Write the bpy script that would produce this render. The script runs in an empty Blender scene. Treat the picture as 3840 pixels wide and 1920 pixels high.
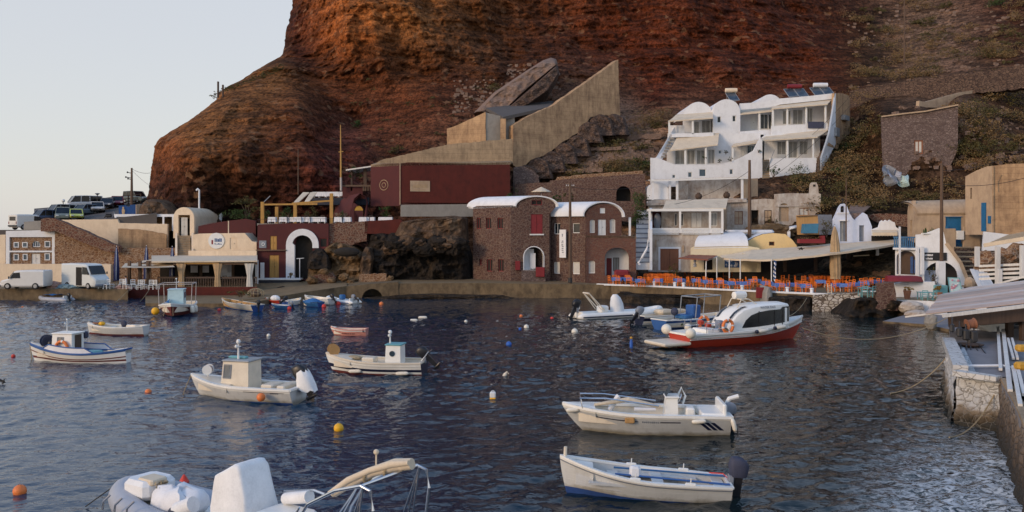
import bpy, math, random
import numpy as np
from mathutils import Vector, Matrix, Euler
from mathutils.geometry import tessellate_polygon
R = math.radians
V, MT, MR = Vector, Matrix.Translation, Matrix.Rotation
MAT = {}
class _K:
 def __getattr__(s, n): return MAT[n]
 def __setattr__(s, n, v): MAT[n] = v
K = _K()
rnd = random.Random(7)
scn = bpy.context.scene
COL = scn.collection
F, CX, HY, H = 3300.0, 1920.0, 850.0, 7.8      # lens in photo pixels, optical axis, horizon line, eye height above the water
def at(px, py, Y):
 return V(((px - CX) / F * Y, Y, H - (py - HY) / F * Y))
def on(px, py, z=0.0):
 """Point of the level z seen at photo pixel px, py."""
 return at(px, py, (H - z) * F / (py - HY))
def S(Y):
 return Y / F                                # metres per photo pixel at depth Y
_rs = np.random.RandomState(3)
_perm = _rs.permutation(256); _perm = np.concatenate([_perm, _perm, _perm])
_g = _rs.normal(size=(256, 3)); _g /= np.linalg.norm(_g, axis=1)[:, None]
def perlin(x, y, z):
 xi, yi, zi = np.floor(x).astype(int), np.floor(y).astype(int), np.floor(z).astype(int)
 xf, yf, zf = x - xi, y - yi, z - zi
 xi &= 255; yi &= 255; zi &= 255
 f = lambda t: t * t * t * (t * (t * 6 - 15) + 10)
 u, v, w = f(xf), f(yf), f(zf)
 def gr(i, j, k):
  g = _g[_perm[_perm[_perm[xi + i] + yi + j] + zi + k]]
  return g[..., 0] * (xf - i) + g[..., 1] * (yf - j) + g[..., 2] * (zf - k)
 l = lambda a, b, t: a + t * (b - a)
 return l(l(l(gr(0,0,0), gr(1,0,0), u), l(gr(0,1,0), gr(1,1,0), u), v),
             l(l(gr(0,0,1), gr(1,0,1), u), l(gr(0,1,1), gr(1,1,1), u), v), w) * 1.5
def fbm(x, y, z, oct=4, gain=.5):
 a, s, o = 1.0, 0, 0
 for i in range(oct):
  s = s + a * perlin(x * 2**i + 17.3*i, y * 2**i + 5.1*i, z * 2**i - 9.7*i); a *= gain
 return s
def idw(pts, px, py, val, power=3.0, sx=1.0, sy=1.0):
 num = 0; den = 0
 for (a, b), v in zip(pts, val):
  d = (((px - a) * sx)**2 + ((py - b) * sy)**2 + 400.0) ** (-power / 2)
  num = num + (d[..., None] * np.array(v) if np.ndim(v) else d * v); den = den + d
 return num / (den[..., None] if np.ndim(val[0]) else den)
def lin(c):
 return tuple((v/12.92 if v <= .04045 else ((v+.055)/1.055)**2.4) for v in c)
class NT:
 def __init__(s, name):
  s.m = bpy.data.materials.new(name); s.m.use_nodes = True
  s.t = s.m.node_tree; s.b = s.t.nodes['Principled BSDF']
 def n(s, kind, **kw):
  nd = s.t.nodes.new('ShaderNode' + kind)
  for k, v in kw.items():
   if k in nd.inputs: nd.inputs[k].default_value = v
   else: setattr(nd, k, v)
  return nd
 def l(s, a, b): s.t.links.new(a, b)
 def coord(s, scale=(1,1,1), kind='Object'):
  tc = s.n('TexCoord'); mp = s.n('Mapping'); mp.inputs['Scale'].default_value = scale
  s.l(tc.outputs[kind], mp.inputs['Vector']); return mp.outputs[0]
 def noise(s, vec, scale, detail=4, rough=.6, dist=0):
  nd = s.n('TexNoise', Scale=scale, Detail=detail, Roughness=rough, Distortion=dist); s.l(vec, nd.inputs['Vector']); return nd.outputs['Fac']
 def ramp(s, fac, stops):
  r = s.n('ValToRGB'); e = r.color_ramp.elements
  while len(e) < len(stops): e.new(.5)
  for el, (p, c) in zip(e, stops):
   el.position = p; el.color = (*c, 1) if len(c) == 3 else c
  s.l(fac, r.inputs[0]); return r.outputs[0]
 def mix(s, fac, a, b, mode='MIX'):
  nd = s.n('Mix', data_type='RGBA', blend_type=mode)
  for i, v in ((0, fac), (6, a), (7, b)):
   if hasattr(v, 'is_linked'): s.l(v, nd.inputs[i])
   else: nd.inputs[i].default_value = v if i == 0 else (*v, 1) if len(v) == 3 else v
  return nd.outputs[2]
 def math(s, op, a, b=0.5, clamp=False):
  nd = s.n('Math', operation=op, use_clamp=clamp)
  for i, v in enumerate((a, b)):
   if hasattr(v, 'is_linked'): s.l(v, nd.inputs[i])
   else: nd.inputs[i].default_value = v
  return nd.outputs[0]
 def bump(s, h, strength=.5, dist=.05):
  nd = s.n('Bump', Strength=strength, Distance=dist); s.l(h, nd.inputs['Height']); s.l(nd.outputs[0], s.b.inputs['Normal']); return nd
 def col(s, c):
  if hasattr(c, 'is_linked'): s.l(c, s.b.inputs['Base Color'])
  else: s.b.inputs['Base Color'].default_value = (*c, 1)
 def set(s, **kw):
  for k, v in kw.items(): s.b.inputs[k.replace('_', ' ')].default_value = v
  return s
def sc(c, k): return tuple(min(1, v*k) for v in c)
def plain(name, c, rough=.6, var=.18, scale=3.0, bump=.15, metallic=0, spec=.4):
 """Painted, plastered or woven surface: base colour with two scales of uneven tone and a fine bump."""
 if name in MAT: return MAT[name]
 t = NT(name); v = t.coord()
 a = t.noise(v, scale, 5, .65); b = t.noise(v, scale * 9, 3, .6)
 m = t.mix(.35, a, b)
 t.col(t.ramp(m, [(.28, sc(c, 1 - var*1.6)), (.5, c), (.72, sc(c, 1 + var))]))
 t.bump(b, bump, .02); t.set(Roughness=rough, Metallic=metallic); t.b.inputs['Specular IOR Level'].default_value = spec
 MAT[name] = t.m; return t.m
def weathered(name, c, stain, amount=.5, rough=.85, scale=1.0):
 """Plaster or concrete with streaks and blotches of dirt that belong to the wall."""
 if name in MAT: return MAT[name]
 t = NT(name); v = t.coord()
 blot = t.noise(v, 1.1*scale, 6, .7, .4); streak = t.noise(t.coord((1.3, 1.3, .4)), 1.1*scale, 6, .7, .6); fine = t.noise(v, 14, 3, .6)
 f = t.math('MULTIPLY', t.ramp(t.mix(.5, blot, streak), [(.5 - .12*amount, (0,0,0)), (.72 - .1*amount, (1,1,1))]), min(1, amount*1.5))
 base = t.mix(fine, sc(c, .88), sc(c, 1.1))
 t.col(t.mix(f, base, stain)); t.bump(t.mix(.5, fine, blot), .25, .05); t.set(Roughness=rough)
 t.b.inputs['Specular IOR Level'].default_value = .25
 MAT[name] = t.m; return t.m
def formwork(name, c, stain, amount=.7):
 """Board-marked concrete: rows of shuttering lines, pour joints, weep stains."""
 t = NT(name); v = t.coord(); blot = t.noise(v, .7, 7, .72, .5); streak = t.noise(t.coord((1.6, 1.6, .25)), 1.1, 6, .7, .3); fine = t.noise(v, 6, 4, .7)
 w_ = t.n('TexWave', bands_direction='Z', wave_profile='SAW', Scale=.55, Distortion=1.2, Detail=3); t.l(v, w_.inputs['Vector'])
 big = t.n('TexWave', bands_direction='Z', Scale=.11, Distortion=2.5, Detail=3); t.l(v, big.inputs['Vector'])
 b = t.mix(t.ramp(w_.outputs['Fac'], [(.0, (.5,.5,.5)), (.14, (0,0,0))]), t.mix(fine, sc(c,.75), sc(c,1.15)), sc(stain,.8))
 b = t.mix(t.math('MULTIPLY', t.ramp(big.outputs['Fac'], [(.35, (0,0,0)), (.8, (1,1,1))]), .35), b, sc(c,1.2))
 f = t.ramp(t.mix(.5, blot, streak), [(.42, (0,0,0)), (.62, (amount,)*3)]); t.col(t.mix(f, b, stain)); t.bump(t.mix(.5, fine, w_.outputs['Fac']), .4, .08); t.set(Roughness=.9); t.b.inputs['Specular IOR Level'].default_value = .15; MAT[name] = t.m
def masonry(name, stones, mortar, scale=2.2, gap=.09, stretch=1.6, bump=.6):
 """Rubble masonry: irregular stones in several colours set in mortar."""
 if name in MAT: return MAT[name]
 t = NT(name); v = t.coord((1, 1, stretch));
 wob = t.n('TexNoise', Scale=3.0, Detail=2.0); t.l(v, wob.inputs['Vector'])
 vv = t.n('VectorMath', operation='ADD'); sc_ = t.n('VectorMath', operation='SCALE'); sc_.inputs['Scale'].default_value = .16
 t.l(wob.outputs['Color'], sc_.inputs[0]); t.l(v, vv.inputs[0]); t.l(sc_.outputs[0], vv.inputs[1])
 e = t.n('TexVoronoi', feature='DISTANCE_TO_EDGE', Scale=scale); c = t.n('TexVoronoi', Scale=scale)
 t.l(vv.outputs[0], e.inputs['Vector']); t.l(vv.outputs[0], c.inputs['Vector'])
 sep = t.n('SeparateColor'); t.l(c.outputs['Color'], sep.inputs[0])
 st = t.ramp(sep.outputs[0], [(i/(len(stones)-1) if len(stones) > 1 else .5, s) for i, s in enumerate(stones)])
 fine = t.noise(v, 9, 4, .65); st = t.mix(t.math('MULTIPLY', fine, .55), st, (.03, .02, .018))
 big = t.noise(v, .35, 4, .6)
 st = t.mix(t.ramp(big, [(.35, (0,0,0)), (.7, (.45,.45,.45))]), st, sc(stones[0], 1.25))
 edge = t.ramp(e.outputs['Distance'], [(gap*.45, (0,0,0)), (gap*1.2, (1,1,1))])
 t.col(t.mix(edge, t.mix(fine, sc(mortar, .65), mortar), st))
 t.bump(t.math('ADD', t.math('MINIMUM', e.outputs['Distance'], gap*2), t.math('MULTIPLY', fine, .06)), bump, .25)
 t.set(Roughness=.92); t.b.inputs['Specular IOR Level'].default_value = .2
 MAT[name] = t.m; return t.m
def wood(name, c, dark=.55, scale=1.0, axis=2, rough=.75, plank=0):
 if name in MAT: return MAT[name]
 t = NT(name); s = [7, 7, 7]; s[axis] = .5; v = t.coord(tuple(x*scale for x in s))
 a = t.noise(v, 1.5, 5, .65, .3); b = t.noise(t.coord(), .9, 3)
 base = t.ramp(t.mix(.35, a, b), [(.3, sc(c, dark)), (.52, c), (.75, sc(c, 1.25))])
 t.col(base); t.bump(a, .3, .02); t.set(Roughness=rough)
 MAT[name] = t.m; return t.m
def glass(name='window_glass', c=(.02, .025, .03)):
 if name in MAT: return MAT[name]
 t = NT(name); v = t.coord(); a = t.noise(v, .8, 3)
 t.col(t.ramp(a, [(.35, sc(c, .6)), (.65, sc(c, 1.5))])); t.set(Roughness=.12); t.b.inputs['Specular IOR Level'].default_value = .5
 MAT[name] = t.m; return t.m
def leafmat(name, dark, light, dry=None):
 if name in MAT: return MAT[name]
 t = NT(name); v = t.coord(); a = t.noise(v, 2.2, 4, .7); b = t.noise(v, 13, 3, .6)
 stops = [(.3, dark), (.6, light)] + ([(.72, dry)] if dry else [])
 t.col(t.ramp(t.mix(.4, a, b), stops)); t.set(Roughness=.75); t.b.inputs['Specular IOR Level'].default_value = .2
 MAT[name] = t.m; return t.m
class MB:
 def __init__(s): s.v, s.f, s.mi, s.cur = [], [], [], 0
 def add(s, vs, fs):
  o = len(s.v); s.v += [Vector(p) for p in vs]
  for f in fs: s.f.append([o + i for i in f]); s.mi.append(s.cur)
  return s
 def hexa(s, p):        # p[0..3] one ring, p[4..7] the matching ring
  return s.add(p, [(0,3,2,1), (4,5,6,7), (0,1,5,4), (1,2,6,5), (2,3,7,6), (3,0,4,7)])
 def box(s, c, d, rz=0, M=None):
  x, y, z = d[0]/2, d[1]/2, d[2]/2
  T = (M or MT(c) @ MR(rz, 4, 'Z'))
  return s.hexa([T @ Vector(q) for q in ((-x,-y,-z),(x,-y,-z),(x,y,-z),(-x,y,-z),(-x,-y,z),(x,-y,z),(x,y,z),(-x,y,z))])
 def bev(s, c, d, r=.03, rz=0, taper=1.0, M=None):
  """Box with chamfered edges; taper narrows the top."""
  x, y, z = d[0]/2, d[1]/2, d[2]/2; r = min(r, x*.9, y*.9, z*.9)
  T = (M or MT(c) @ MR(rz, 4, 'Z'))
  ring = lambda X, Y, Z: [(X-r,-Y,Z),(X,-Y+r,Z),(X,Y-r,Z),(X-r,Y,Z),(-X+r,Y,Z),(-X,Y-r,Z),(-X,-Y+r,Z),(-X+r,-Y,Z)]
  k = taper
  rings = [ring(x-r*.7, y-r*.7, -z), ring(x, y, -z+r), ring(x*k, y*k, z-r), ring((x-r*.7)*k, (y-r*.7)*k, z)]
  s.loft([[T @ Vector(q) for q in rg] for rg in rings], closed=True, cap=True); return s
 def loft(s, rings, closed=True, cap=False):
  o = len(s.v); n = len(rings[0])
  for rg in rings: s.v += [Vector(q) for q in rg]
  m = n if closed else n - 1
  for i in range(len(rings) - 1):
   for j in range(m):
    k = (j + 1) % n
    s.f.append([o+i*n+j, o+i*n+k, o+(i+1)*n+k, o+(i+1)*n+j]); s.mi.append(s.cur)
  if cap:
   s.f.append([o + j for j in range(n)][::-1]); s.mi.append(s.cur)
   s.f.append([o + (len(rings)-1)*n + j for j in range(n)]); s.mi.append(s.cur)
  return s
 def tube(s, pts, r, n=6, cap=True):
  pts = [Vector(p) for p in pts]; rings = []
  rr = r if isinstance(r, (list, tuple)) else [r]*len(pts)
  for i, p in enumerate(pts):
   d = (pts[min(i+1, len(pts)-1)] - pts[max(i-1, 0)]).normalized()
   up = V((0,0,1)) if abs(d.z) < .95 else V((1,0,0))
   a = d.cross(up).normalized(); b = d.cross(a)
   rings.append([p + (a*math.cos(2*math.pi*k/n) + b*math.sin(2*math.pi*k/n))*rr[i] for k in range(n)])
  return s.loft(rings, True, cap)
 def beam(s, a, b, w, h):
  a, b = Vector(a), Vector(b); d = (b-a).normalized()
  up = V((0,0,1)) if abs(d.z) < .95 else V((0,1,0))
  x = d.cross(up).normalized()*(w/2); y = x.cross(d).normalized()*(h/2)
  return s.hexa([a-x-y, a+x-y, a+x+y, a-x+y, b-x-y, b+x-y, b+x+y, b-x+y])
 def cyl(s, c, r, h, n=12, r2=None):
  return s.tube([c, Vector(c)+V((0,0,h))], [r, r if r2 is None else r2], n)
 def lathe(s, c, prof, n=14, M=None):
  T = M or MT(c)
  return s.loft([[T @ V((r*math.cos(2*math.pi*k/n), r*math.sin(2*math.pi*k/n), z)) for k in range(n)] for r, z in prof], True, True)
 def ball(s, c, r, n=12, sq=(1,1,1), M=None):
  T = (MT(c)) if M is None else M
  return s.loft([[T @ V((r*sq[0]*math.sin(a)*math.cos(2*math.pi*k/n), r*sq[1]*math.sin(a)*math.sin(2*math.pi*k/n), -r*sq[2]*math.cos(a))) for k in range(n)]
                       for a in [max(.02, min(math.pi-.02, math.pi*i/8)) for i in range(9)]], True, True)
 def torus(s, M, R_, r, n=20, m=8):
  rings = []
  for i in range(n + 1):
   a = 2*math.pi*i/n
   rings.append([M @ V(((R_ + r*math.cos(2*math.pi*j/m))*math.cos(a), (R_ + r*math.cos(2*math.pi*j/m))*math.sin(a), r*math.sin(2*math.pi*j/m))) for j in range(m)])
  return s.loft(rings, True, False)
 def poly(s, pts, holes=(), back=None):
  """Flat polygon, with holes, extruded by the vector back."""
  pts = [Vector(p) for p in pts]; holes = [[Vector(p) for p in h] for h in holes]
  loops = [pts] + holes; flat = [p for l in loops for p in l]
  tris = tessellate_polygon(loops); N = len(flat); o = len(s.v)
  s.v += flat
  for t in tris: s.f.append([o+i for i in t]); s.mi.append(s.cur)
  if back is not None:
   back = Vector(back); s.v += [p + back for p in flat]
   for t in tris: s.f.append([o+N+i for i in reversed(t)]); s.mi.append(s.cur)
   k = 0
   for l in loops:
    for i in range(len(l)):
     j = (i+1) % len(l); s.f.append([o+k+i, o+k+j, o+N+k+j, o+N+k+i]); s.mi.append(s.cur)
    k += len(l)
  return s
 def grid(s, P, closed=False):
  return s.loft(P, closed, False)
 def make(s, name, mats, parent=None, smooth=False, local=False, **tags):
  """Link as one object. World coordinates unless local; a parent's own placing is taken out."""
  import bmesh
  vs = s.v
  if parent is not None and not local:
   inv = world_of(parent).inverted(); vs = [inv @ p for p in s.v]
  me = bpy.data.meshes.new(name); me.from_pydata([tuple(p) for p in vs], [], s.f)
  mats = mats if isinstance(mats, (list, tuple)) else [mats]
  for m in mats: me.materials.append(m)
  if len(mats) > 1: me.polygons.foreach_set('material_index', s.mi)
  bm = bmesh.new(); bm.from_mesh(me); bmesh.ops.recalc_face_normals(bm, faces=bm.faces)
  bm.to_mesh(me); bm.free()
  if smooth:
   me.polygons.foreach_set('use_smooth', [True]*len(me.polygons))
   if smooth is not True: me.set_sharp_from_angle(angle=R(smooth))
  me.update()
  ob = bpy.data.objects.new(name, me); COL.objects.link(ob)
  if parent is not None: ob.parent = parent
  for k, v in tags.items():
   if v is not None: ob[k] = v
  return ob
WORLD = {}
def world_of(o):
 M = Matrix.LocRotScale(o.location, o.rotation_euler, o.scale)
 return (world_of(o.parent) @ M) if o.parent else M
def thing(name, label, category, loc=(0,0,0), rz=0, group=None, rot=None):
 o = bpy.data.objects.new(name, None); COL.objects.link(o); o.empty_display_size = .2
 o.location = loc; o.rotation_euler = rot or (0, 0, rz)
 o['label'] = label; o['category'] = category
 if group: o['group'] = group
 return o
def T(label, category, group=None):
 d = dict(label=label, category=category)
 if group: d['group'] = group
 return d
def dup(o, loc, rz=None, label=None):
 c = o.copy(); COL.objects.link(c); c.location = loc
 if rz is not None: c.rotation_euler = (0, 0, rz)
 if label: c['label'] = label
 def kids(src, dst):
  for ch in src.children:
   k = ch.copy(); COL.objects.link(k); k.parent = dst; kids(ch, k)
 kids(o, c); return c
def text_mb(txt, height, M, bold=.0, depth=.004):
 cu = bpy.data.curves.new('lettering', 'FONT'); cu.body = txt; cu.size = height; cu.align_x = 'CENTER'; cu.align_y = 'CENTER'; cu.offset = bold; cu.extrude = depth/2
 ob = bpy.data.objects.new('lettering', cu); COL.objects.link(ob)
 dg = bpy.context.evaluated_depsgraph_get(); me = bpy.data.meshes.new_from_object(ob.evaluated_get(dg))
 mb = MB(); mb.add([M @ v.co for v in me.vertices], [tuple(p.vertices) for p in me.polygons])
 bpy.data.objects.remove(ob); bpy.data.curves.remove(cu); bpy.data.meshes.remove(me)
 return mb
class Face:
 """Vertical plane through plan points seen at photo columns pa and pb, at depths Ya and Yb."""
 def __init__(s, pa, Ya, pb, Yb):
  s.A = V(((pa-CX)/F*Ya, Ya, 0)); s.B = V(((pb-CX)/F*Yb, Yb, 0))
  s.d = (s.B - s.A).normalized(); s.n = V((s.d.y, -s.d.x, 0))     # outward = towards the viewer
  if s.n.y > 0 and abs(s.n.y) > .05: s.n = -s.n
 def s_of(s, px):
  k = (px - CX)/F      # X = k*Y on the line A + t d
  return (k*s.A.y - s.A.x)/(s.d.x - k*s.d.y)
 def Y_of(s, px): return s.A.y + s.s_of(px)*s.d.y
 def pt(s, px, py, out=0.0):
  Y = s.Y_of(px); p = at(px, py, Y); return p + s.n*out
 def sz(s, t, z, out=0.0):
  return s.A + s.d*t + V((0,0,z)) + s.n*out
 def rect(s, x0, y0, x1, y1):
  t0, t1 = s.s_of(x0), s.s_of(x1); Y = s.Y_of((x0+x1)/2)
  y0, y1 = min(y0, y1), max(y0, y1)
  return t0, H-(y1-HY)/F*Y, t1, H-(y0-HY)/F*Y          # t0, z0, t1, z1
 def box(s, mb, r, out, inn):
  t0, z0, t1, z1 = r
  q = [(t0,z0),(t1,z0),(t1,z1),(t0,z1)]
  return mb.hexa([s.sz(a,b,out) for a,b in q] + [s.sz(a,b,-inn) for a,b in q])
 def rloop(s, r, out=0): t0,z0,t1,z1 = r; return [s.sz(t0,z0,out), s.sz(t1,z0,out), s.sz(t1,z1,out), s.sz(t0,z1,out)]
 def aloop(s, r, out=0, n=10, rise=None):
  """Arched opening filling rect r: straight sides and a round (or flatter) head."""
  t0,z0,t1,z1 = r; w = (t1-t0)/2; rise = w if rise is None else rise; zs = z1 - rise; c = (t0+t1)/2
  return [s.sz(t0,z0,out), s.sz(t1,z0,out)] + [s.sz(c + w*math.cos(math.pi*i/n), zs + rise*math.sin(math.pi*i/n), out) for i in range(n+1)]
def inset(r, k): return (r[0]+k, r[1]+k, r[2]-k, r[3]-k)
def wall(name, f, outline, mat, parent, openings=(), thick=.35, world=None, jag=0, **tags):
 """Wall of true thickness on plane f with real openings. outline: photo pixels; openings: (rect, 'r'|'a')."""
 if not world and (parent is None or jag):
  a = jag or {'dry_stone':3, 'ochre_stone':2, 'red_stone':2, 'roof_rubble':3, 'tan_plaster':1.6, 'beige_concrete':1.6, 'brown_stone':1.6, 'white_stone':2}.get(mat.name, .5); o2 = []; rj = random.Random(len(outline)*7+int(outline[0][0]))
  for (x0, y0), (x1, y1) in zip(outline, outline[1:]+outline[:1]):
   k = max(1, int(math.hypot(x1-x0, y1-y0)/11)); o2.append((x0, y0))
   for i in range(1, k): o2.append((x0+(x1-x0)*i/k + rj.uniform(-a, a)*.6, y0+(y1-y0)*i/k + rj.uniform(-a, a)))
  outline = o2
 mb = MB(); pts = world or [f.pt(*p) for p in outline]
 mb.poly(pts, [(f.aloop(r, 0, 10, *a) if k == 'a' else f.rloop(r)) for r, k, *a in openings], -f.n*thick)
 return mb.make(name, mat, parent, **tags)
def window(f, r, parent, frame, pane, name='window', depth=.14, fw=.07, bars=(1,1), label=None, arch=False, sub='pane', proud=.0):
 """Frame with bars set back in its opening; the panes are a sub-part."""
 t0,z0,t1,z1 = r; mb = MB(); o, i = -depth+.06+proud, depth
 for q in ((t0,z0,t0+fw,z1),(t1-fw,z0,t1,z1),(t0+fw,z0,t1-fw,z0+fw),(t0+fw,z1-fw,t1-fw,z1)): f.box(mb, q, o, i)
 for k in range(1, bars[0]): x = t0+(t1-t0)*k/bars[0]; f.box(mb, (x-fw*.35,z0+fw,x+fw*.35,z1-fw), o-.01, i-.01)
 for k in range(1, bars[1]): z = z0+(z1-z0)*k/bars[1]; f.box(mb, (t0+fw,z-fw*.3,t1-fw,z+fw*.3), o-.013, i-.013)
 w = mb.make(name, frame, parent, label=label)
 p = MB(); f.box(p, inset(r, fw*.6), o-.035, i-.02); p.make(sub, pane, w)
 return w
def door(f, r, parent, mat, name='door', depth=.12, leaves=2, label=None, handle=True, arch=False):
 t0,z0,t1,z1 = r; mb = MB(); w = (t1-t0)/leaves
 if arch:
  mb.poly(f.aloop(r, -depth+.05), (), -f.n*.06)
 else:
  for k in range(leaves):
   a, b = t0+w*k+.012, t0+w*(k+1)-.012
   f.box(mb, (a,z0,b,z1), -depth+.04, depth+.02)
   for q in ((.08,.45),(.52,.93)):
    f.box(mb, (a+.1*w, z0+(z1-z0)*q[0], b-.1*w, z0+(z1-z0)*q[1]), -depth+.055, depth-.05)
 d = mb.make(name, mat, parent, label=label)
 if handle:
  h = MB(); x = (t0+t1)/2 + .06; f.box(h, (x, z0+(z1-z0)*.47, x+.03, z0+(z1-z0)*.53), -depth+.1, depth-.05)
  h.make('handle', K.iron, d)
 return d
plain('iron', (.03,.03,.033), .5); plain('black_rubber', (.012,.012,.014), .7)
plain('white_paint', (.72,.72,.70), .45, .06); plain('white_gelcoat', (.80,.79,.75), .28, .06, 2, .05)
weathered('lime_wash', (.74,.75,.77), (.50,.50,.50), .35); weathered('cream_plaster', (.78,.63,.46), (.55,.42,.29), .45)
weathered('blue_wash', (.60,.66,.80), (.40,.44,.52), .4)
weathered('beige_plaster', (.46,.34,.23), (.28,.20,.14), .6); formwork('tan_plaster', (.50,.325,.185), (.21,.13,.08), .9)
weathered('old_plaster', (.55,.50,.44), (.28,.20,.15), .8); weathered('yellow_plaster', (.80,.60,.30), (.62,.46,.26), .4)
weathered('pale_yellow_plaster', (.72,.64,.46), (.55,.46,.33), .4)
weathered('maroon_plaster', (.090,.026,.026), (.06,.022,.024), .45); weathered('red_plaster', (.105,.022,.016), (.05,.014,.012), .5)
weathered('grey_concrete', (.30,.28,.25), (.2,.185,.165), .5); formwork('beige_concrete', (.40,.295,.19), (.17,.125,.085), .8)
weathered('quay_concrete', (.20,.145,.085), (.07,.05,.032), .75); weathered('quay_top', (.22,.155,.085), (.12,.085,.05), .5)
weathered('asphalt', (.10,.09,.085), (.07,.062,.058), .4); weathered('grey_ramp', (.21,.2,.21), (.14,.135,.14), .4)
masonry('brown_stone', [(.085,.045,.038),(.15,.080,.062),(.10,.058,.055),(.19,.11,.08)], (.20,.14,.11), 2.6)
masonry('red_stone', [(.13,.050,.034),(.21,.095,.06),(.09,.042,.035),(.25,.14,.09)], (.27,.19,.14), 2.6)
masonry('ochre_stone', [(.20,.095,.045),(.30,.17,.09),(.12,.055,.035),(.36,.24,.15)], (.40,.28,.19), 2.8)
masonry('grey_purple_stone', [(.16,.115,.105),(.25,.19,.17),(.10,.068,.062),(.32,.25,.22)], (.12,.085,.075), 3.0)
masonry('white_stone', [(.50,.47,.43),(.60,.56,.52),(.42,.37,.3),(.65,.62,.58)], (.12,.09,.07), 2.4, .11)
masonry('whitewash_stone', [(.56,.55,.53),(.66,.65,.64),(.60,.59,.57)], (.34,.32,.29), 2.8, .05)
masonry('brick_red', [(.15,.06,.045),(.21,.09,.06),(.11,.045,.04)], (.2,.14,.11), 3.6, .07, 2.4)
masonry('dry_stone', [(.12,.075,.055),(.2,.135,.10),(.07,.045,.038)], (.05,.035,.03), 2.6)
masonry('roof_rubble', [(.26,.17,.13),(.33,.23,.18),(.2,.13,.1)], (.2,.15,.12), 3.4, .06)
wood('dark_timber', (.075,.045,.03)); wood('pole_timber', (.11,.065,.04)); wood('ochre_timber', (.42,.23,.06), .65)
wood('brown_door', (.23,.09,.045), .75); wood('grey_planks', (.42,.37,.34), .7, 1, 0); wood('pink_planks', (.52,.38,.31), .7, 1, 0)
wood('white_timber', (.62,.60,.57), .8); plain('red_paint', (.20,.018,.022), .5); wood('ochre_board', (.42,.24,.09), .8)
plain('yellow_ochre', (.50,.27,.03), .5); plain('blue_paint', (.02,.075,.22), .5); plain('turquoise_paint', (.13,.34,.37), .5)
plain('orange_paint', (.80,.19,.02), .5, .2); plain('blue_cloth', (.11,.20,.50), .85, .5, 7); plain('white_cloth', (.72,.72,.74), .85, .1)
plain('cream_canvas', (.62,.52,.39), .85, .14, 1.2); plain('tan_canvas', (.40,.28,.16), .85, .25, 2); plain('white_canvas', (.74,.74,.74), .85, .12, 2)
plain('navy_canvas', (.025,.035,.12), .85, .25); plain('pale_blue_canvas', (.38,.42,.52), .85, .2); plain('red_brown_canvas', (.25,.095,.06), .85, .15)
plain('dark_interior', (.02,.017,.015), .9, .3); plain('navy_wall', (.03,.032,.045), .8, .3)  # dark_interior: near black, the shade inside rooms and openings put into the colour
plain('white_curtain', (.52,.50,.46), .8, .12, 3); plain('grey_curtain', (.30,.30,.29), .7, .2, 2)
plain('chrome', (.62,.62,.64), .22, .05, 3, .02, 1.0); plain('grey_metal', (.34,.35,.36), .45, .15, 3, .1, .4)
plain('tarp_blue', (.03,.13,.32), .6, .3); plain('rope_tan', (.36,.28,.17), .9, .3, 9); plain('net_pink', (.42,.26,.21), .95, .4, 9); plain('net_blue', (.16,.24,.28), .95, .4, 9)
plain('skin', (.42,.25,.18), .6); plain('terracotta', (.34,.14,.075), .8)
plain('buoy_white', (.75,.70,.60), .5, .12); plain('buoy_orange', (.75,.20,.05), .5, .15); plain('buoy_yellow', (.80,.42,.02), .5, .15); plain('buoy_red', (.62,.05,.03), .5, .15)
plain('buoy_blue', (.03,.12,.45), .5, .15); plain('pvc_grey', (.36,.38,.43), .4, .08, 2, .05)
plain('gel_cream', (.70,.62,.50), .35, .12, 2, .05); plain('gel_red', (.42,.045,.022), .3, .1, 2, .03); plain('gel_blue', (.03,.10,.30), .4, .12, 2)
plain('gel_pink', (.62,.27,.22), .5, .25, 2.5); plain('gel_navy', (.012,.016,.045), .35); plain('antifoul_red', (.14,.03,.025), .8, .3); plain('antifoul_blue', (.025,.07,.24), .8, .25)
plain('motor_black', (.016,.016,.02), .35); plain('motor_grey', (.20,.22,.26), .4); plain('motor_navy', (.045,.05,.085), .7, .2)
plain('pale_aqua', (.46,.62,.64), .5, .1); plain('tyre', (.015,.015,.015), .85); plain('headlamp', (.55,.56,.56), .15, .05)
glass('window_glass'); glass('tinted_glass', (.012,.014,.018)); glass('blue_glass', (.05,.08,.11)); glass('solar_glass', (.05,.065,.085))
leafmat('leaf_green', (.018,.032,.010), (.060,.095,.028)); leafmat('leaf_olive', (.035,.032,.012), (.12,.10,.036), (.20,.145,.06))
leafmat('leaf_brown', (.09,.058,.026), (.26,.17,.08), (.37,.26,.13)); leafmat('leaf_yellow', (.10,.055,.01), (.28,.17,.03))
# ================================================================== camera, light, sky
cam = bpy.data.cameras.new('camera'); camo = bpy.data.objects.new('camera', cam); COL.objects.link(camo)
camo.location = (0, 0, H); camo.rotation_euler = (R(90), 0, 0)
cam.sensor_width = 36; cam.lens = 36*F/3840; cam.shift_y = -(960-HY)/3840; cam.clip_end = 9000; cam.clip_start = .3
scn.camera = camo
SUN_EL, SUN_AZ = R(16), R(-126)          # low sun off to the left and a little behind the viewer
w = bpy.data.worlds.new('World'); scn.world = w; w.use_nodes = True
nt = w.node_tree; bg = nt.nodes['Background']
sky = nt.nodes.new('ShaderNodeTexSky'); sky.sky_type = 'NISHITA'; sky.sun_disc = False
sky.sun_elevation = SUN_EL; sky.sun_rotation = SUN_AZ; sky.altitude = 0; sky.air_density = 1.0; sky.dust_density = .9; sky.ozone_density = 1.6
hs = nt.nodes.new('ShaderNodeHueSaturation'); hs.inputs['Saturation'].default_value = 1.15
nt.links.new(sky.outputs[0], hs.inputs['Color'])
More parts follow.
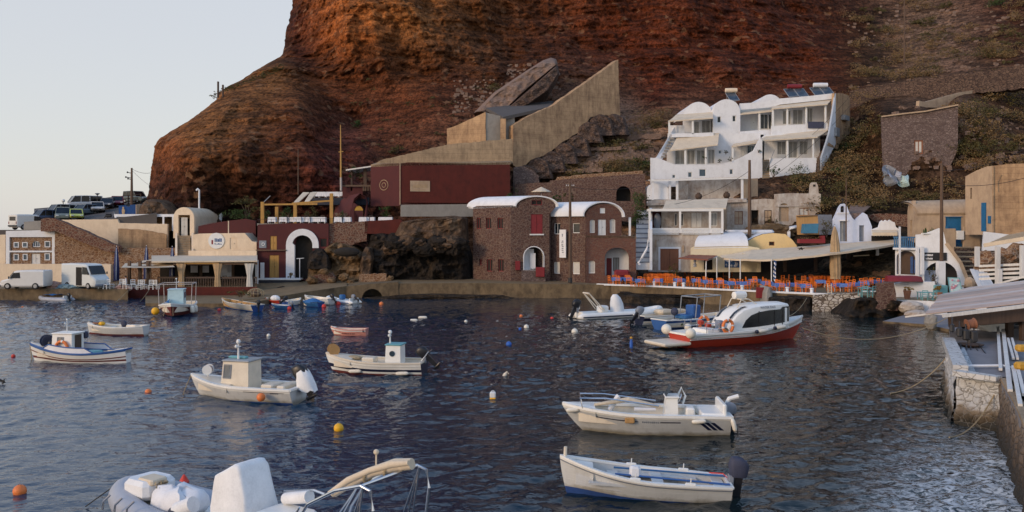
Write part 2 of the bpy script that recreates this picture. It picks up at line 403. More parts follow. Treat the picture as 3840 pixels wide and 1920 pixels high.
veil = nt.nodes.new('ShaderNodeMix'); veil.data_type = 'RGBA'; veil.inputs[0].default_value = .55; veil.inputs[7].default_value = (1.68, 1.62, 1.61, 1)   # thin high haze over the clear sky
tc_ = nt.nodes.new('ShaderNodeTexCoord'); sx_ = nt.nodes.new('ShaderNodeSeparateXYZ'); rp_ = nt.nodes.new('ShaderNodeValToRGB'); nt.links.new(tc_.outputs['Generated'], sx_.inputs[0]); nt.links.new(sx_.outputs[2], rp_.inputs[0])
rp_.color_ramp.elements[0].position = .0; rp_.color_ramp.elements[0].color = (.92,.92,.92,1); rp_.color_ramp.elements[1].position = .85; rp_.color_ramp.elements[1].color = (.05,.05,.05,1); e2_ = rp_.color_ramp.elements.new(.5); e2_.color = (.58,.58,.58,1); e_ = rp_.color_ramp.elements.new(.27); e_.color = (.85,.85,.85,1)
nt.links.new(rp_.outputs[0], veil.inputs[0]); nt.links.new(hs.outputs[0], veil.inputs[6]); nt.links.new(veil.outputs[2], bg.inputs['Color']); bg.inputs['Strength'].default_value = .13
sl = bpy.data.lights.new('sun', 'SUN'); sl.energy = .52; sl.angle = R(14); sl.color = (1, .70, .44)
so = bpy.data.objects.new('sun', sl); COL.objects.link(so)
sd = V((math.sin(SUN_AZ)*math.cos(SUN_EL), math.cos(SUN_AZ)*math.cos(SUN_EL), math.sin(SUN_EL)))
so.rotation_euler = sd.to_track_quat('Z', 'Y').to_euler()
vs = scn.view_settings; vs.view_transform = 'Standard'; vs.look = 'None'; vs.exposure = 1.6; vs.gamma = 1; vs.use_curve_mapping = False
# ================================================================== water
def build_water():
 Yr = np.concatenate([np.geomspace(9, 112, 500), np.geomspace(115, 7000, 50)])
 Kc = np.concatenate([np.linspace(-3, -.66, 30), np.linspace(-.645, .645, 560), np.linspace(.66, 3, 30)])
 Yg, Kg = np.meshgrid(Yr, Kc, indexing='ij'); X = Kg*Yg
 a = R(24); u = X*math.cos(a) + Yg*math.sin(a); v = -X*math.sin(a) + Yg*math.cos(a)
 z0 = np.zeros_like(X)
 big = perlin(u/5.2, v/3.1, z0 + 3.3)
 wu, wv = u + .5*perlin(u/3, v/3, z0+41), v + .4*perlin(u/2.5, v/2.5, z0+47)
 mid = 1 - 2*np.abs(perlin(wu/1.5, wv/.95, z0 + 11.7)*1.1)
 sml = 1 - 2*np.abs(perlin(wu/.66 + .3*mid, wv/.42, z0 + 23.1)*1.1)
 tiny = perlin(wu/.34, wv/.22, z0 + 31.9)
 calm = np.clip(.74 + .9*perlin(X/34, Yg/22, z0 + 7.7) - .012*X/(Yg/60+.4), .35, 1.25)
 h = (.070*big + .098*mid + .046*sml + .008*tiny) * calm
 h *= np.clip((150 - Yg)/50, 0, 1)
 h -= .03
 n, m = X.shape
 co = np.stack([X, Yg, h], -1).reshape(-1, 3)
 me = bpy.data.meshes.new('water'); me.vertices.add(n*m); me.vertices.foreach_set('co', co.ravel())
 i = (np.arange(n-1)[:, None]*m + np.arange(m-1)[None]).ravel()
 q = np.stack([i, i+1, i+m+1, i+m], -1)
 me.loops.add(q.size); me.loops.foreach_set('vertex_index', q.ravel()); me.polygons.add(len(q))
 me.polygons.foreach_set('loop_start', np.arange(0, q.size, 4)); me.polygons.foreach_set('loop_total', np.full(len(q), 4))
 me.polygons.foreach_set('use_smooth', np.ones(len(q), bool)); me.update(); me.validate()
 t = NT('sea_water'); v = t.coord((1, 1.6, 1))
 a1 = t.noise(v, 3.0, 2, .5, .6); a2 = t.noise(v, 1.5, 3, .6, .6)
 hgt = t.math('ADD', t.math('MULTIPLY', a1, .35), t.math('MULTIPLY', a2, 1.0))
 t.bump(hgt, .35, .10)
 g = t.n('NewGeometry'); sx = t.n('SeparateXYZ'); t.l(g.outputs['Position'], sx.inputs[0])
 dx = t.math('SUBTRACT', sx.outputs[0], t.math('ADD', t.math('MULTIPLY', sx.outputs[1], .48), 2.56))     # distance from the wall line
 near = t.ramp(t.math('ADD', t.math('MULTIPLY', dx, .16), 1.0, True), [(.10, (0,0,0)), (.9, (1,1,1))])
 yy = t.ramp(t.math('MULTIPLY', sx.outputs[1], .01), [(.255, (1,1,1)), (.36, (0,0,0))])
 fo = t.n('TexNoise', Scale=2.6, Detail=8, Roughness=.72, Distortion=1.6); t.l(t.coord((1, 1.5, 1)), fo.inputs['Vector'])
 fm = t.math('MULTIPLY', t.math('MULTIPLY', near, yy), t.math('MULTIPLY', t.ramp(fo.outputs['Fac'], [(.45, (0,0,0)), (.58, (1,1,1))]), 1.7), True)
 sh = t.ramp(t.math('ADD', t.math('MULTIPLY', t.math('DIVIDE', sx.outputs[0], sx.outputs[1]), 1.1), .5), [(.18, (.007,.038,.080)), (.46, (.004,.019,.036)), (.75, (.005,.013,.016))])      # deep blue offshore, dark weedy shallows by the rocks; the blue also stands in for sky reflection
 t.col(t.mix(fm, sh, (.55, .58, .60)))
 t.l(t.math('ADD', t.math('MULTIPLY', fm, .6), .025), t.b.inputs['Roughness'])
 t.set(IOR=1.333)
 me.materials.append(t.m); ob = bpy.data.objects.new('water', me); COL.objects.link(ob); ob['kind'] = 'structure'
build_water()
# ================================================================== cliff and hillside
def poly_y(pts, py):   # piecewise-linear x of a silhouette at heights py
 ys = [p[1] for p in pts]; xs = [p[0] for p in pts]
 return np.interp(py, ys, xs)
SIL = [(1112,-260),(1098,-40),(1097,20),(1084,70),(1078,110),(1066,150),(1066,185),(1052,212),(1000,240),(952,268),(900,303),(858,322),(820,348),(812,372),(765,412),(705,455),(640,492),(598,520),(580,548),(572,600),(563,660),(558,720),(545,760),(540,1100)]
DEP = [(560,780,118),(700,780,117),(900,780,119),(1100,780,121),(1300,780,122),(580,600,122),(640,560,121),(700,600,117.5),(760,520,121),(700,480,127),(800,430,130),
 (900,350,138),(1000,300,143),(1060,250,148),(900,480,125),(900,600,116),(1000,560,118),(1050,450,127),(1120,380,134),(1150,500,124),(1180,640,117),(1250,420,141),(1330,445,143),
 (1240,520,133),(1350,560,128),(1450,600,127),(1500,480,134),(1600,560,126),(1100,-100,176),(1120,0,172),(1120,150,166),(1180,230,158),(1300,0,154),(1300,120,151),(1300,270,152),
 (1420,300,147),(1500,0,152),(1500,150,150),(1600,280,148),(1600,340,140),(1700,440,133),(1800,0,158),(1800,150,157),(1800,290,147),(1950,0,166),(2000,150,160),(2050,280,145),
 (2050,420,132),(2000,620,121),(1930,520,126),(2200,0,162),(2200,150,157),(2250,260,148),(2380,250,149),(2400,420,136),(2350,560,121),(2250,640,118),(2600,0,160),(2600,150,156),(2600,300,144),
 (2500,440,130),(2450,540,124),(2450,680,116),(2750,400,137),(3000,0,172),(3000,150,162),(3050,280,148),(3150,340,139),(3200,450,128),(3150,560,121),(3100,680,112),(3000,760,107.5),(2800,760,109),(2500,800,113),
 (3300,0,178),(3300,150,165),(3350,280,148),(3240,430,126),(3230,620,116),(3300,720,110.5),(3250,800,103),(3500,0,175),(3550,150,156),(3500,290,141),(3550,360,132),(3310,425,116),(3450,408,115),(3590,385,113.5),(3650,480,111),(3620,600,110.3),(3290,560,115.5),(3290,640,113.5),(3400,700,109.6),(3560,640,108.9),(3500,720,107.6),
 (3840,0,160),(3840,140,146),(3840,250,134),(3840,370,126),(3840,500,115),(3840,640,103),(3800,800,96),(3400,880,99),(4050,300,126),(4050,700,98),(3000,950,103),(2600,950,112),(2000,850,118),(1500,900,122),(900,950,122)]
DEP2 = [(950,430,-2.5),(820,560,1.5)]
ROCKC_GLOW = [((560,760),(.085,.045,.030)),((640,560),(.36,.15,.055)),((620,650),(.16,.07,.038)),((740,700),(.085,.045,.03)),((720,500),(.40,.21,.08)),((860,400),(.30,.165,.07)),((950,560),(.15,.072,.038)),  # rock tones; the strong orange points put low sun glow into the colour
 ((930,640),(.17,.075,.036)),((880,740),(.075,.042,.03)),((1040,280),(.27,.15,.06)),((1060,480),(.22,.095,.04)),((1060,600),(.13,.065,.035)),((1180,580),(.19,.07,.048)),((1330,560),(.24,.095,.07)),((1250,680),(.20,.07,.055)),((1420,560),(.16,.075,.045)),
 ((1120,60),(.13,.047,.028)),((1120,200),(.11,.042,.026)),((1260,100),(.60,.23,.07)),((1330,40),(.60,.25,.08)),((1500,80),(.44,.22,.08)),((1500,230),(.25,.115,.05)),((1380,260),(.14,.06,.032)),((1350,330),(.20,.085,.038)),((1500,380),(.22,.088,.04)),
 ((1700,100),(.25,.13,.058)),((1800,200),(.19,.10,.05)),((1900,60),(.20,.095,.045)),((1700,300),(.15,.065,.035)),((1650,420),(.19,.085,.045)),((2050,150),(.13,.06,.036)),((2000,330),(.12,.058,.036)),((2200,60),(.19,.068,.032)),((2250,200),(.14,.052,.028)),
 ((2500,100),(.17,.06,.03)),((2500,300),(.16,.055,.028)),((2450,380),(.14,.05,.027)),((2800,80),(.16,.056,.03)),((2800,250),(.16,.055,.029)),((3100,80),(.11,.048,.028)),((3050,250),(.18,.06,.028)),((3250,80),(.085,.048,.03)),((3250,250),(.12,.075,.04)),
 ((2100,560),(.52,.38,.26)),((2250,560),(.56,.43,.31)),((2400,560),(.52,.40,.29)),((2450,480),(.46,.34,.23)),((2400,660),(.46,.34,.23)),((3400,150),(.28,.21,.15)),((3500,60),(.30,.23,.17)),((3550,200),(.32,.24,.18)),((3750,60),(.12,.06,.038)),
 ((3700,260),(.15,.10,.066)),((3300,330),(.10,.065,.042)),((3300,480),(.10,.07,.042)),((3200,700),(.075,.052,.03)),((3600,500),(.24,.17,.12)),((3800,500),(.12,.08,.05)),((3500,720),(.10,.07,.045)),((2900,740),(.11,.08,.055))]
def rbf(pts, vals, qx, qy, smooth=0.0):
 P = np.array(pts, float); V = np.array(vals, float); V = V[:, None] if V.ndim == 1 else V
 d = np.sqrt(((P[:, None] - P[None])**2).sum(-1)); n = len(P)
 A = np.zeros((n+3, n+3)); A[:n, :n] = d + smooth*np.eye(n)*-1; A[:n, n] = 1; A[:n, n+1:] = P/1000; A[n, :n] = 1; A[n+1:, :n] = P.T/1000
 c = np.linalg.solve(A, np.vstack([V, np.zeros((3, V.shape[1]))]))
 out = np.zeros((qx.size, V.shape[1])); qx = qx.ravel(); qy = qy.ravel()
 for i in range(n): out += np.sqrt((qx-P[i,0])**2 + (qy-P[i,1])**2)[:, None]*c[i]
 return out + c[n] + (qx/1000)[:, None]*c[n+1] + (qy/1000)[:, None]*c[n+2]
DEPTHQ = {}
def ground_depth(px, py):
 """Depth of the bare hillside behind photo pixel px, py."""
 return float(rbf([d[:2] for d in DEP], [d[2] for d in DEP], np.array([px], float), np.array([py], float))[0, 0])
def rockmat():
 t = NT('cliff_rock'); a = t.n('VertexColor', layer_name='rock'); v = t.coord()
 big = t.noise(v, .16, 6, .68, .5); mid = t.noise(v, 1.0, 6, .72, .3); fine = t.noise(v, 2.4, 5, .72)
 st = t.noise(t.coord((.25, .25, 1.5)), .8, 5, .65, .35)
 vo = t.n('TexVoronoi', Scale=1.15, feature='F1'); wv = t.n('VectorMath', operation='ADD'); ns = t.n('TexNoise', Scale=1.6, Detail=3); t.l(v, ns.inputs['Vector'])
 t.l(v, wv.inputs[0]); t.l(ns.outputs['Color'], wv.inputs[1]); t.l(wv.outputs[0], vo.inputs['Vector'])
 vs_ = t.n('SeparateColor'); t.l(vo.outputs['Color'], vs_.inputs[0])
 g_ = lambda lo, hi: ((lo,)*3, (hi,)*3)
 def mul(c, f, p0, lo, p1, hi): return t.mix(1.0, c, t.ramp(f, [(p0, (lo,)*3), (p1, (hi,)*3)]), 'MULTIPLY')
 c5 = mul(a.outputs['Color'], st, .40, .50, .60, 1.25); c5 = mul(c5, big, .36, .72, .66, 1.45); c5 = mul(c5, mid, .33, .30, .50, 1.12); c5 = mul(c5, fine, .38, .32, .54, 1.2)  # mid and fine darken the hollows: crevice shade put into the colour
 c5 = t.mix(t.ramp(vs_.outputs[0], [(.93, (0,0,0)), (.99, (.4,.4,.4))]), c5, (.36, .20, .11))
 t.col(c5)
 h = t.math('ADD', t.math('ADD', t.math('MULTIPLY', mid, 1.3), t.math('MULTIPLY', fine, .35)), t.math('MULTIPLY', vo.outputs['Distance'], .5))
 t.bump(h, .9, .55); t.set(Roughness=.95); t.b.inputs['Specular IOR Level'].default_value = .1
 K.cliff_rock = t.m; return t.m
def build_cliff():
 py = np.arange(-190, 1130, 4.2); n = len(py)
 L = poly_y(SIL, py) + 7*perlin(py/23, py*0, py*0+1.5)*np.clip((320-py)/200, .25, 1.6) + 3*perlin(py/7, py*0, py*0+4.5)
 m = 640; u = np.linspace(0, 1, m); u = u**1.12
 PX = L[:, None] + (4060 - L[:, None])*u[None]; PY = np.repeat(py[:, None], m, 1)
 D = rbf([d[:2] for d in DEP], [d[2] for d in DEP], PX, PY)[:, 0].reshape(n, m)
 C = np.array([.62,.49,.43])*np.clip(rbf([c[0] for c in ROCKC_GLOW], [c[1] for c in ROCKC_GLOW], PX, PY), .02, .6).reshape(n, m, 3)
 edge = PX - L[:, None]
 D = D + 9*np.exp(-edge/38)
 X = (PX-CX)/F*D; Z = H-(PY-HY)/F*D
 steep = np.clip((330 - PY)/60, 0, 1)*np.clip((3150-PX)/200, 0, 1)                  # the upper rock wall
 spur = np.clip((1500-PX)/200, 0, 1)*np.clip((PY-330)/60, 0, 1)
 rug = .5 + .9*steep + .45*spur
 wx = 3*perlin(X/21, D/21, Z/21)
 d1 = fbm(X/13 + wx*.15, D/13, Z/16, 3); d2 = 1-2*np.abs(fbm(X/4.6, D/4.6+9, Z/3.2, 3)); d3 = fbm(X/1.25, D/1.25, Z/.85+4, 3); d4 = 1-2*np.abs(fbm(X/2.1+5, D/2.1, Z/1.5+2, 3, .6))
 lay = perlin(X/26, D/26+3, Z/1.9) + .6*perlin(X/12, D/12, Z/.8+8)
 gul = 1-2*np.abs(perlin(X/6.5+.04*Z, D/40, Z/42+5))
 dis = rug*(2.1*d1 + .42*d2 + .34*d3 + .28*d4) + 1.6*np.exp(-((PX-(1290-(PY-430)*-1.1))/55)**2)*-1*np.clip((PY-330)/60,0,1)*np.clip((500-PY)/40,0,1) + steep*(.8*lay + 1.9*gul) + spur*(1.6*gul + .3*lay)
 D = D - dis
 X = (PX-CX)/F*D; Z = H-(PY-HY)/F*D
 X += .25*fbm(X/1.3+7, Z/1.1, D/1.3, 2)*np.clip(edge/30, 0, 1)
 k = 9; bx, bz, bd, bc = [], [], [], []
 for j in range(k, 0, -1):
  d = D[:, :1] + 3.2*j**1.7; p = L[:, None] + 4 + 9*j**1.2 + 0*d
  bx.append((p-CX)/F*d); bd.append(d); bz.append(Z[:, :1]*(1-.006*j*j)); bc.append(C[:, :1])
 X = np.concatenate(bx+[X], 1); D = np.concatenate(bd+[D], 1); Z = np.concatenate(bz+[Z], 1); C = np.concatenate(bc+[C], 1)
 m += k
 me = bpy.data.meshes.new('cliff'); me.vertices.add(n*m); me.vertices.foreach_set('co', np.stack([X, D, Z], -1).ravel())
 i = (np.arange(n-1)[:, None]*m + np.arange(m-1)[None]).ravel(); q = np.stack([i, i+m, i+m+1, i+1], -1)
 me.loops.add(q.size); me.loops.foreach_set('vertex_index', q.ravel()); me.polygons.add(len(q))
 me.polygons.foreach_set('loop_start', np.arange(0, q.size, 4)); me.polygons.foreach_set('loop_total', np.full(len(q), 4)); me.update()
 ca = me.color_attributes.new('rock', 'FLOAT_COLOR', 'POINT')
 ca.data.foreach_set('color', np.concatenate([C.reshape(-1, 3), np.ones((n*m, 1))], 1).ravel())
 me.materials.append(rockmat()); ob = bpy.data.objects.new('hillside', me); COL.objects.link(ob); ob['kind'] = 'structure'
 return X, D, Z, PX, PY
CX_, CD_, CZ_, CPX, CPY = build_cliff()
# ================================================================== shared small builders
def pb(mb, x0, y0, x1, y1, Y, d):
 """Upright box whose front is the photo rectangle at depth Y, d metres deep."""
 a, b = at(x0, y1, Y), at(x1, y0, Y)
 return mb.box(((a.x+b.x)/2, Y+d/2, (a.z+b.z)/2), (b.x-a.x, d, b.z-a.z))
def quay(name, front, back, mats, zb=-1.6):
 """Strip of ground: front = (px, Y, z) along the water edge, back the same along the land side; two materials: top, face."""
 f = [V(((p-CX)/F*Y, Y, z)) for p, Y, z in front]; b = [V(((p-CX)/F*Y, Y, z)) for p, Y, z in back]
 mb = MB(); mb.loft([b, f], False); mb.cur = 1
 fine = []
 for i in range(len(f)-1):
  k = max(1, int((f[i+1]-f[i]).length/1.2)); fine += [f[i].lerp(f[i+1], j/k) for j in range(k)]
 fine.append(f[-1]); r2 = random.Random(len(name))
 rows = [[p + V((0, 0, 0)) for p in fine]]
 for q in (.35, .7, 1.0): rows.append([V((p.x + r2.uniform(-.04,.04), p.y + r2.uniform(-.07,.09)*(1 if q < 1 else 2), p.z + (zb-p.z)*q)) for p in fine])
 mb.loft(rows, False)
 return mb.make(name, mats, None, kind='structure')
def vault(f, r, vec, mat, parent, name='roof', rise=None, over=.0, n=12, flat=None):
 """Barrel vault: the round head over rect r of plane f, carried along vec, with real shell thickness."""
 t0, z0, t1, z1 = r; t0 -= over; t1 += over; w_ = (t1-t0)/2; rise = rise or w_; c = (t0+t1)/2; zs = z1 - rise; th = .16
 mb = MB(); vec = Vector(vec); o = f.n*over
 outer = [f.sz(c - w_*math.cos(math.pi*i/n), zs + rise*math.sin(math.pi*i/n)) + o for i in range(n+1)]
 inner = [f.sz(c - (w_-th)*math.cos(math.pi*i/n), zs + (rise-th)*math.sin(math.pi*i/n)) + o for i in range(n+1)]
 ring = outer + inner[::-1]
 mb.loft([ring, [p + vec for p in ring]], True)
 for base in (0, len(ring)):
  for i in range(n): mb.f.append([base+i, base+i+1, base+2*n-i, base+2*n+1-i]); mb.mi.append(0)
 return mb.make(name, mat, parent, smooth=35)
def leaves(mb, c, rad, n, size=.16, rng=None, squash=.8, gap=.25):
 """Leaf-sized faces in uneven clumps through an ellipsoid."""
 rng = rng or rnd; c = Vector(c); rad = Vector(rad) if hasattr(rad, '__len__') else V((rad, rad, rad*squash))
 cl = []
 for _ in range(max(4, int(n/28))):
  d = V((rng.gauss(0,1), rng.gauss(0,1), rng.gauss(0,1))).normalized()*(rng.random()**.42)
  cl.append((c + V((d.x*rad.x, d.y*rad.y, d.z*rad.z)), rng.uniform(.16, .38)))
 for _ in range(n):
  p, k = rng.choice(cl)
  q = p + V((rng.gauss(0,.55)*rad.x*k, rng.gauss(0,.55)*rad.y*k, rng.gauss(0,.55)*rad.z*k))
  a = V((rng.gauss(0,1), rng.gauss(0,1), rng.gauss(0,.7))).normalized()*size*rng.uniform(.6, 1.3)
  b = a.cross(V((rng.gauss(0,1), rng.gauss(0,1), rng.gauss(0,1)))).normalized()*size*rng.uniform(.35, .7)
  mb.add([q-a*.5, q+b*.5, q+a*.5, q-b*.5], [(0,1,2,3)])
 return mb
def bush(name, label, cat, c, rad, mat, n=260, size=.2, group=None, stem=True):
 c = Vector(c); o = thing(name, label, cat, (c.x, c.y, c.z - rad[2]), group=group)
 leaves(MB(), c, rad, n, size).make('foliage', mat, o)
 if stem:
  mb = MB(); base = V((c.x, c.y, c.z - rad[2]*1.05))
  for k in range(5):
   e = c + V((rnd.uniform(-.6,.6)*rad[0], rnd.uniform(-.5,.5)*rad[1], rnd.uniform(0,.5)*rad[2])); mb.tube([base, base.lerp(e, .5)+V((0,0,.05)), e], [.035, .025, .01], 5)
  mb.make('stem', K.dark_timber, o)
 return o
def rock(name, label, c, dims, mat, seed=0, amp=.35, n=26, group=None, freq=1.0, **kw):
 """Boulder or outcrop: a sphere pushed about by noise."""
 th, ph = np.meshgrid(np.linspace(.03, math.pi-.03, n), np.linspace(0, 2*math.pi, n*2, endpoint=False), indexing='ij')
 x, y, z = np.sin(th)*np.cos(ph), np.sin(th)*np.sin(ph), -np.cos(th)
 q = fbm(x*1.4*freq+seed, y*1.4*freq+seed*2.3, z*1.6*freq, 4, .55); q2 = 1-2*np.abs(perlin(x*3*freq+seed, y*3*freq, z*3*freq+seed))
 r = 1 + amp*q + amp*.25*q2
 P = np.stack([c[0]+x*r*dims[0], c[1]+y*r*dims[1], c[2]+z*r*dims[2]], -1)
 mb = MB(); mb.loft([[tuple(p) for p in row] for row in P], True, True)
 if kw.get('kind'): return mb.make(name, mat, None, smooth=False, kind=kw['kind'])
 return mb.make(name, mat, None, smooth=False, **T(label, 'rock', group))
def rail_fence(name, label, pts, h, mat, post=.05, rails=2, group=None, cat='railing'):
 o = thing(name, label, cat, pts[0], group=group)
 for p in pts:
  mb = MB(); mb.tube([p, Vector(p)+V((0,0,h))], post, 6); mb.make('post', mat, o)
 mb = MB()
 for k in range(rails):
  for a, b in zip(pts, pts[1:]): mb.tube([Vector(a)+V((0,0,h*(k+1)/rails-.04)), Vector(b)+V((0,0,h*(k+1)/rails-.04))], post*.55, 5)
 mb.make('rail', mat, o); return o
def steps(name, label, a0, a1, b0, b1, n, mat, **kw):
 """Flight from the bottom edge a0-a1 to the top edge b0-b1."""
 mb = MB(); a0, a1, b0, b1 = map(Vector, (a0, a1, b0, b1))
 for i in range(n):
  p0, p1 = a0.lerp(b0, i/n), a1.lerp(b1, i/n); q0, q1 = a0.lerp(b0, (i+1)/n), a1.lerp(b1, (i+1)/n)
  zt = q0.z; zb = p0.z - .35
  mb.hexa([V((p0.x,p0.y,zb)), V((p1.x,p1.y,zb)), V((q1.x,q1.y,zb)), V((q0.x,q0.y,zb)),
                 V((p0.x,p0.y,zt)), V((p1.x,p1.y,zt)), V((q1.x,q1.y,zt-.004)), V((q0.x,q0.y,zt-.004))])
 o = mb.make(name, mat, None, **T(label, 'stairs')); mb = MB()
 for i in range(n):
  p0, p1 = a0.lerp(b0, i/n), a1.lerp(b1, i/n); z = a0.lerp(b0, (i+1)/n).z + .03; q = (b0-a0)/n*.9; q.z = 0; mb.hexa([p0+V((0,-.06,z-p0.z-.13)), p1+V((0,-.06,z-p1.z-.13)), p1+q+V((0,0,z-p1.z-.13)), p0+q+V((0,0,z-p0.z-.13)), p0+V((0,-.06,z-p0.z)), p1+V((0,-.06,z-p1.z)), p1+q+V((0,0,z-p1.z)), p0+q+V((0,0,z-p0.z))])
 mb.make('treads', K.motor_grey if mat == K.lime_wash else K.beige_concrete, o, kind='stuff'); return o
def pole(name, label, px, y0, y1, Y, r, mat, arm=None, cat='utility pole', group=None):
 """Tapered timber pole with an optional crossarm."""
 a, b = at(px, y1, Y), at(px, y0, Y); o = thing(name, label, cat, a, group=group)
 MB().tube([a, a.lerp(b, .5), b], [r*1.15, r, r*.75], 8).make('shaft', mat, o)
 if arm:
  mb = MB(); z = b.z - .35; mb.beam((b.x-arm, b.y, z), (b.x+arm, b.y, z), .09, .11); mb.make('crossarm', mat, o)
  mb = MB()
  for s in (-1, -.5, .5, 1): mb.lathe((b.x+s*arm*.9, b.y, z+.05), [(.02,0),(.045,.05),(.03,.09),(.045,.13),(.01,.17)], 6)
  mb.make('insulator', K.white_paint, o)
 return o
def cable(name, label, a, b, sag, r=.012, mat='black_rubber', n=14):
 a, b = Vector(a), Vector(b); mb = MB()
 mb.tube([a.lerp(b, i/n) - V((0,0,4*sag*(i/n)*(1-i/n))) for i in range(n+1)], r, 4)
 return mb.make(name, MAT[mat], None, **T(label, 'rope' if mat != 'black_rubber' else 'cable'))
# ================================================================== quays and paths
quay('quay_left', [(-500,92.6,1.25),(480,92.6,1.25)], [(-500,112,1.25),(480,112,1.25)], [K.quay_top, K.quay_concrete])
quay('terrace_base', [(480,95,1.27),(965,95.4,1.27)], [(480,112,1.27),(965,112,1.27)], [K.quay_top, K.red_plaster])
quay('low_dock', [(545,85.6,.36),(905,85,.36),(1010,88.4,.5)], [(545,96,.36),(905,96,.36),(1010,96,.6)], [K.quay_top, K.quay_concrete])
quay('harbour_path', [(900,88.2,.42),(1010,89.4,.55),(1150,92.6,.95),(1300,95.1,1.38),(1302,98.5,1.4),(1488,98.9,1.6),(1490,96,1.6),(1800,96.5,1.62),(2292,95.3,1.5)],
     [(960,104,1.3),(1060,104,1.35),(1150,104,1.4),(1300,104,1.5),(1305,104.4,1.5),(1490,104.5,1.65),(1500,105,1.65),(1800,106,1.65),(2300,107,1.52)], [K.quay_top, K.quay_concrete])
quay('restaurant_terrace', [(2292,95.0,1.5),(2480,92.2,1.5),(2700,88,1.5),(2900,84.6,1.5),(3062,82.2,1.5),(3240,80.5,1.5),(3330,79,1.45)],
     [(2300,106,1.5),(2480,106,1.5),(2700,104,1.5),(2900,103,1.5),(3100,102,1.5),(3300,99,1.5),(3420,96,1.5)], [K.quay_top, K.quay_concrete])
fc = Face(1298, 95.1, 1494, 95.9)
wall('culvert_wall', fc, [(1298,1150),(1298,1074),(1400,1064),(1494,1058),(1494,1150)], K.quay_concrete, None, [(fc.rect(1357,1126,1434,1083), 'a')], 2.9,
     **T('ochre harbour wall with a dark round culvert mouth at the waterline', 'wall'))
mb = MB(); pts = [V(((p-CX)/F*Y, Y-.06, 1.5)) for p, Y in [(2240,95.9),(2292,95.0),(2480,92.2),(2700,88),(2900,84.6),(3062,82.2),(3200,80.9)]]
for a, b in zip(pts, pts[1:]): mb.beam(a+V((0,.15,.02)), b+V((0,.15,.02)), .34, .16)
mb.make('kerb', K.lime_wash, None, kind='structure')
for i, (p, Y) in enumerate([(2415,93.3),(2455,92.7),(2532,91.4),(2565,90.8),(2785,86.6),(2955,84),(3047,82.6)]):
 mb = MB(); mb.lathe(((p-CX)/F*Y, Y+.2, 1.58), [(.16,0),(.15,.28),(.2,.34),(.2,.42),(.05,.46)], 10)
 mb.make('mooring_bollard', K.lime_wash, None, **T('small white mooring bollard on the white kerb of the taverna terrace', 'bollard', 'white bollards on the terrace edge'))
# ================================================================== far left: cream quay wall, stone house, stair wall
f = Face(-450, 104, 415, 104)
wall('quay_retaining_wall', f, [(-450,1088),(-450,990),(205,990),(300,988),(415,992),(415,1088)], K.cream_plaster, None, (), .6, **T('long low cream wall behind the parked white vans', 'wall'))
f = Face(205, 104.6, 668, 104.6)
wall('rubble_wall', f, [(205,988),(205,866),(245,872),(330,905),(438,950),(452,930),(668,930),(668,1088),(417,1088),(417,990),(300,986)], K.ochre_stone, None, (), .6, **T('ochre rubble retaining wall between the stone house and the taverna pergola', 'wall'))
f = Face(150, 104.0, 460, 103.8)
wall('stair_parapet', f, [(153,868),(153,822),(172,817),(205,818),(300,860),(445,924),(447,946),(400,944),(300,905),(206,866)], K.red_stone, None, (), .9, **T('sloping dark red stone parapet of the stair beside the small stone house', 'wall'))
hs_ = thing('stone_house', 'small two storey stone house framed by white bands above the vans', 'house', at(115, 990, 104.9))
f = Face(25, 104.8, 205, 104.8)
wall('frame', f, [(22,992),(22,866),(206,862),(206,992)], K.lime_wash, hs_, [(f.rect(35,940,195,889), 'r'), (f.rect(35,990,195,946), 'r')], .4)
fi = Face(25, 105.0, 205, 105.0)
wins = [(52,928,71,908),(84,928,104,908),(168,927,189,904),(52,976,71,952),(86,976,104,952),(168,976,188,950)]
wr = [fi.rect(*w) for w in wins]; ar = fi.rect(120,928,151,903); dr = fi.rect(118,990,151,951)
wall('wall', fi, [(30,991),(30,885),(200,885),(200,991)], K.ochre_stone, hs_, [(r, 'r') for r in wr] + [(ar, 'a'), (dr, 'r')], .35)
for r in wr: window(fi, r, hs_, K.lime_wash, K.blue_glass, depth=.1, fw=.09, proud=.1)
window(fi, inset(ar, .06), hs_, K.lime_wash, K.blue_glass, depth=.16, fw=.07, bars=(3, 1), label='arched window')
door(fi, dr, hs_, K.white_timber)
mb = MB(); pb(mb, 24, 866, 204, 991, 105.4, 5); mb.make('body', K.cream_plaster, hs_)
f = Face(-300, 104.9, 20, 104.9)
wall('side_wall', f, [(-300,992),(-300,884),(20,880),(20,992)], K.cream_plaster, None, (), .5, **T('plain beige wall at the far left edge beside the stone house', 'wall'))
f = Face(200, 109.5, 630, 109.5)
wall('terrace_wall', f, [(206,935),(206,826),(225,824),(440,822),(446,836),(628,840),(628,935)], K.cream_plaster, None, (), .5, **T('broad smooth cream terrace wall under the row of parked cars', 'wall'))
f = Face(443, 107.4, 626, 108.2)
wall('terrace_wall', f, [(443,935),(443,857),(520,860),(605,873),(624,879),(624,935)], K.tan_plaster, None, (), .3, **T('lower warm cream parapet wall curving toward the stair', 'wall'))
f = Face(60, 106.3, 160, 106.3)
wall('road_parapet', f, [(88,872),(90,832),(156,827),(156,872)], K.grey_concrete, None, (), .4, **T('short grey concrete parapet in front of the upper white van', 'wall'))
o = thing('canopy_slab', 'flat pale roof slab over the shaded terrace left of the vault house', 'shelter', at(545, 865, 109))
mb = MB(); pb(mb, 428, 803, 655, 813, 110.2, 7); mb.make('roof', K.lime_wash, o)
mb = MB(); pb(mb, 530, 814, 652, 866, 113, .3); mb.make('wall', K.tan_plaster, o)
mb = MB(); pb(mb, 440, 814, 532, 842, 110.4, .3); mb.make('screen', K.lime_wash, o)
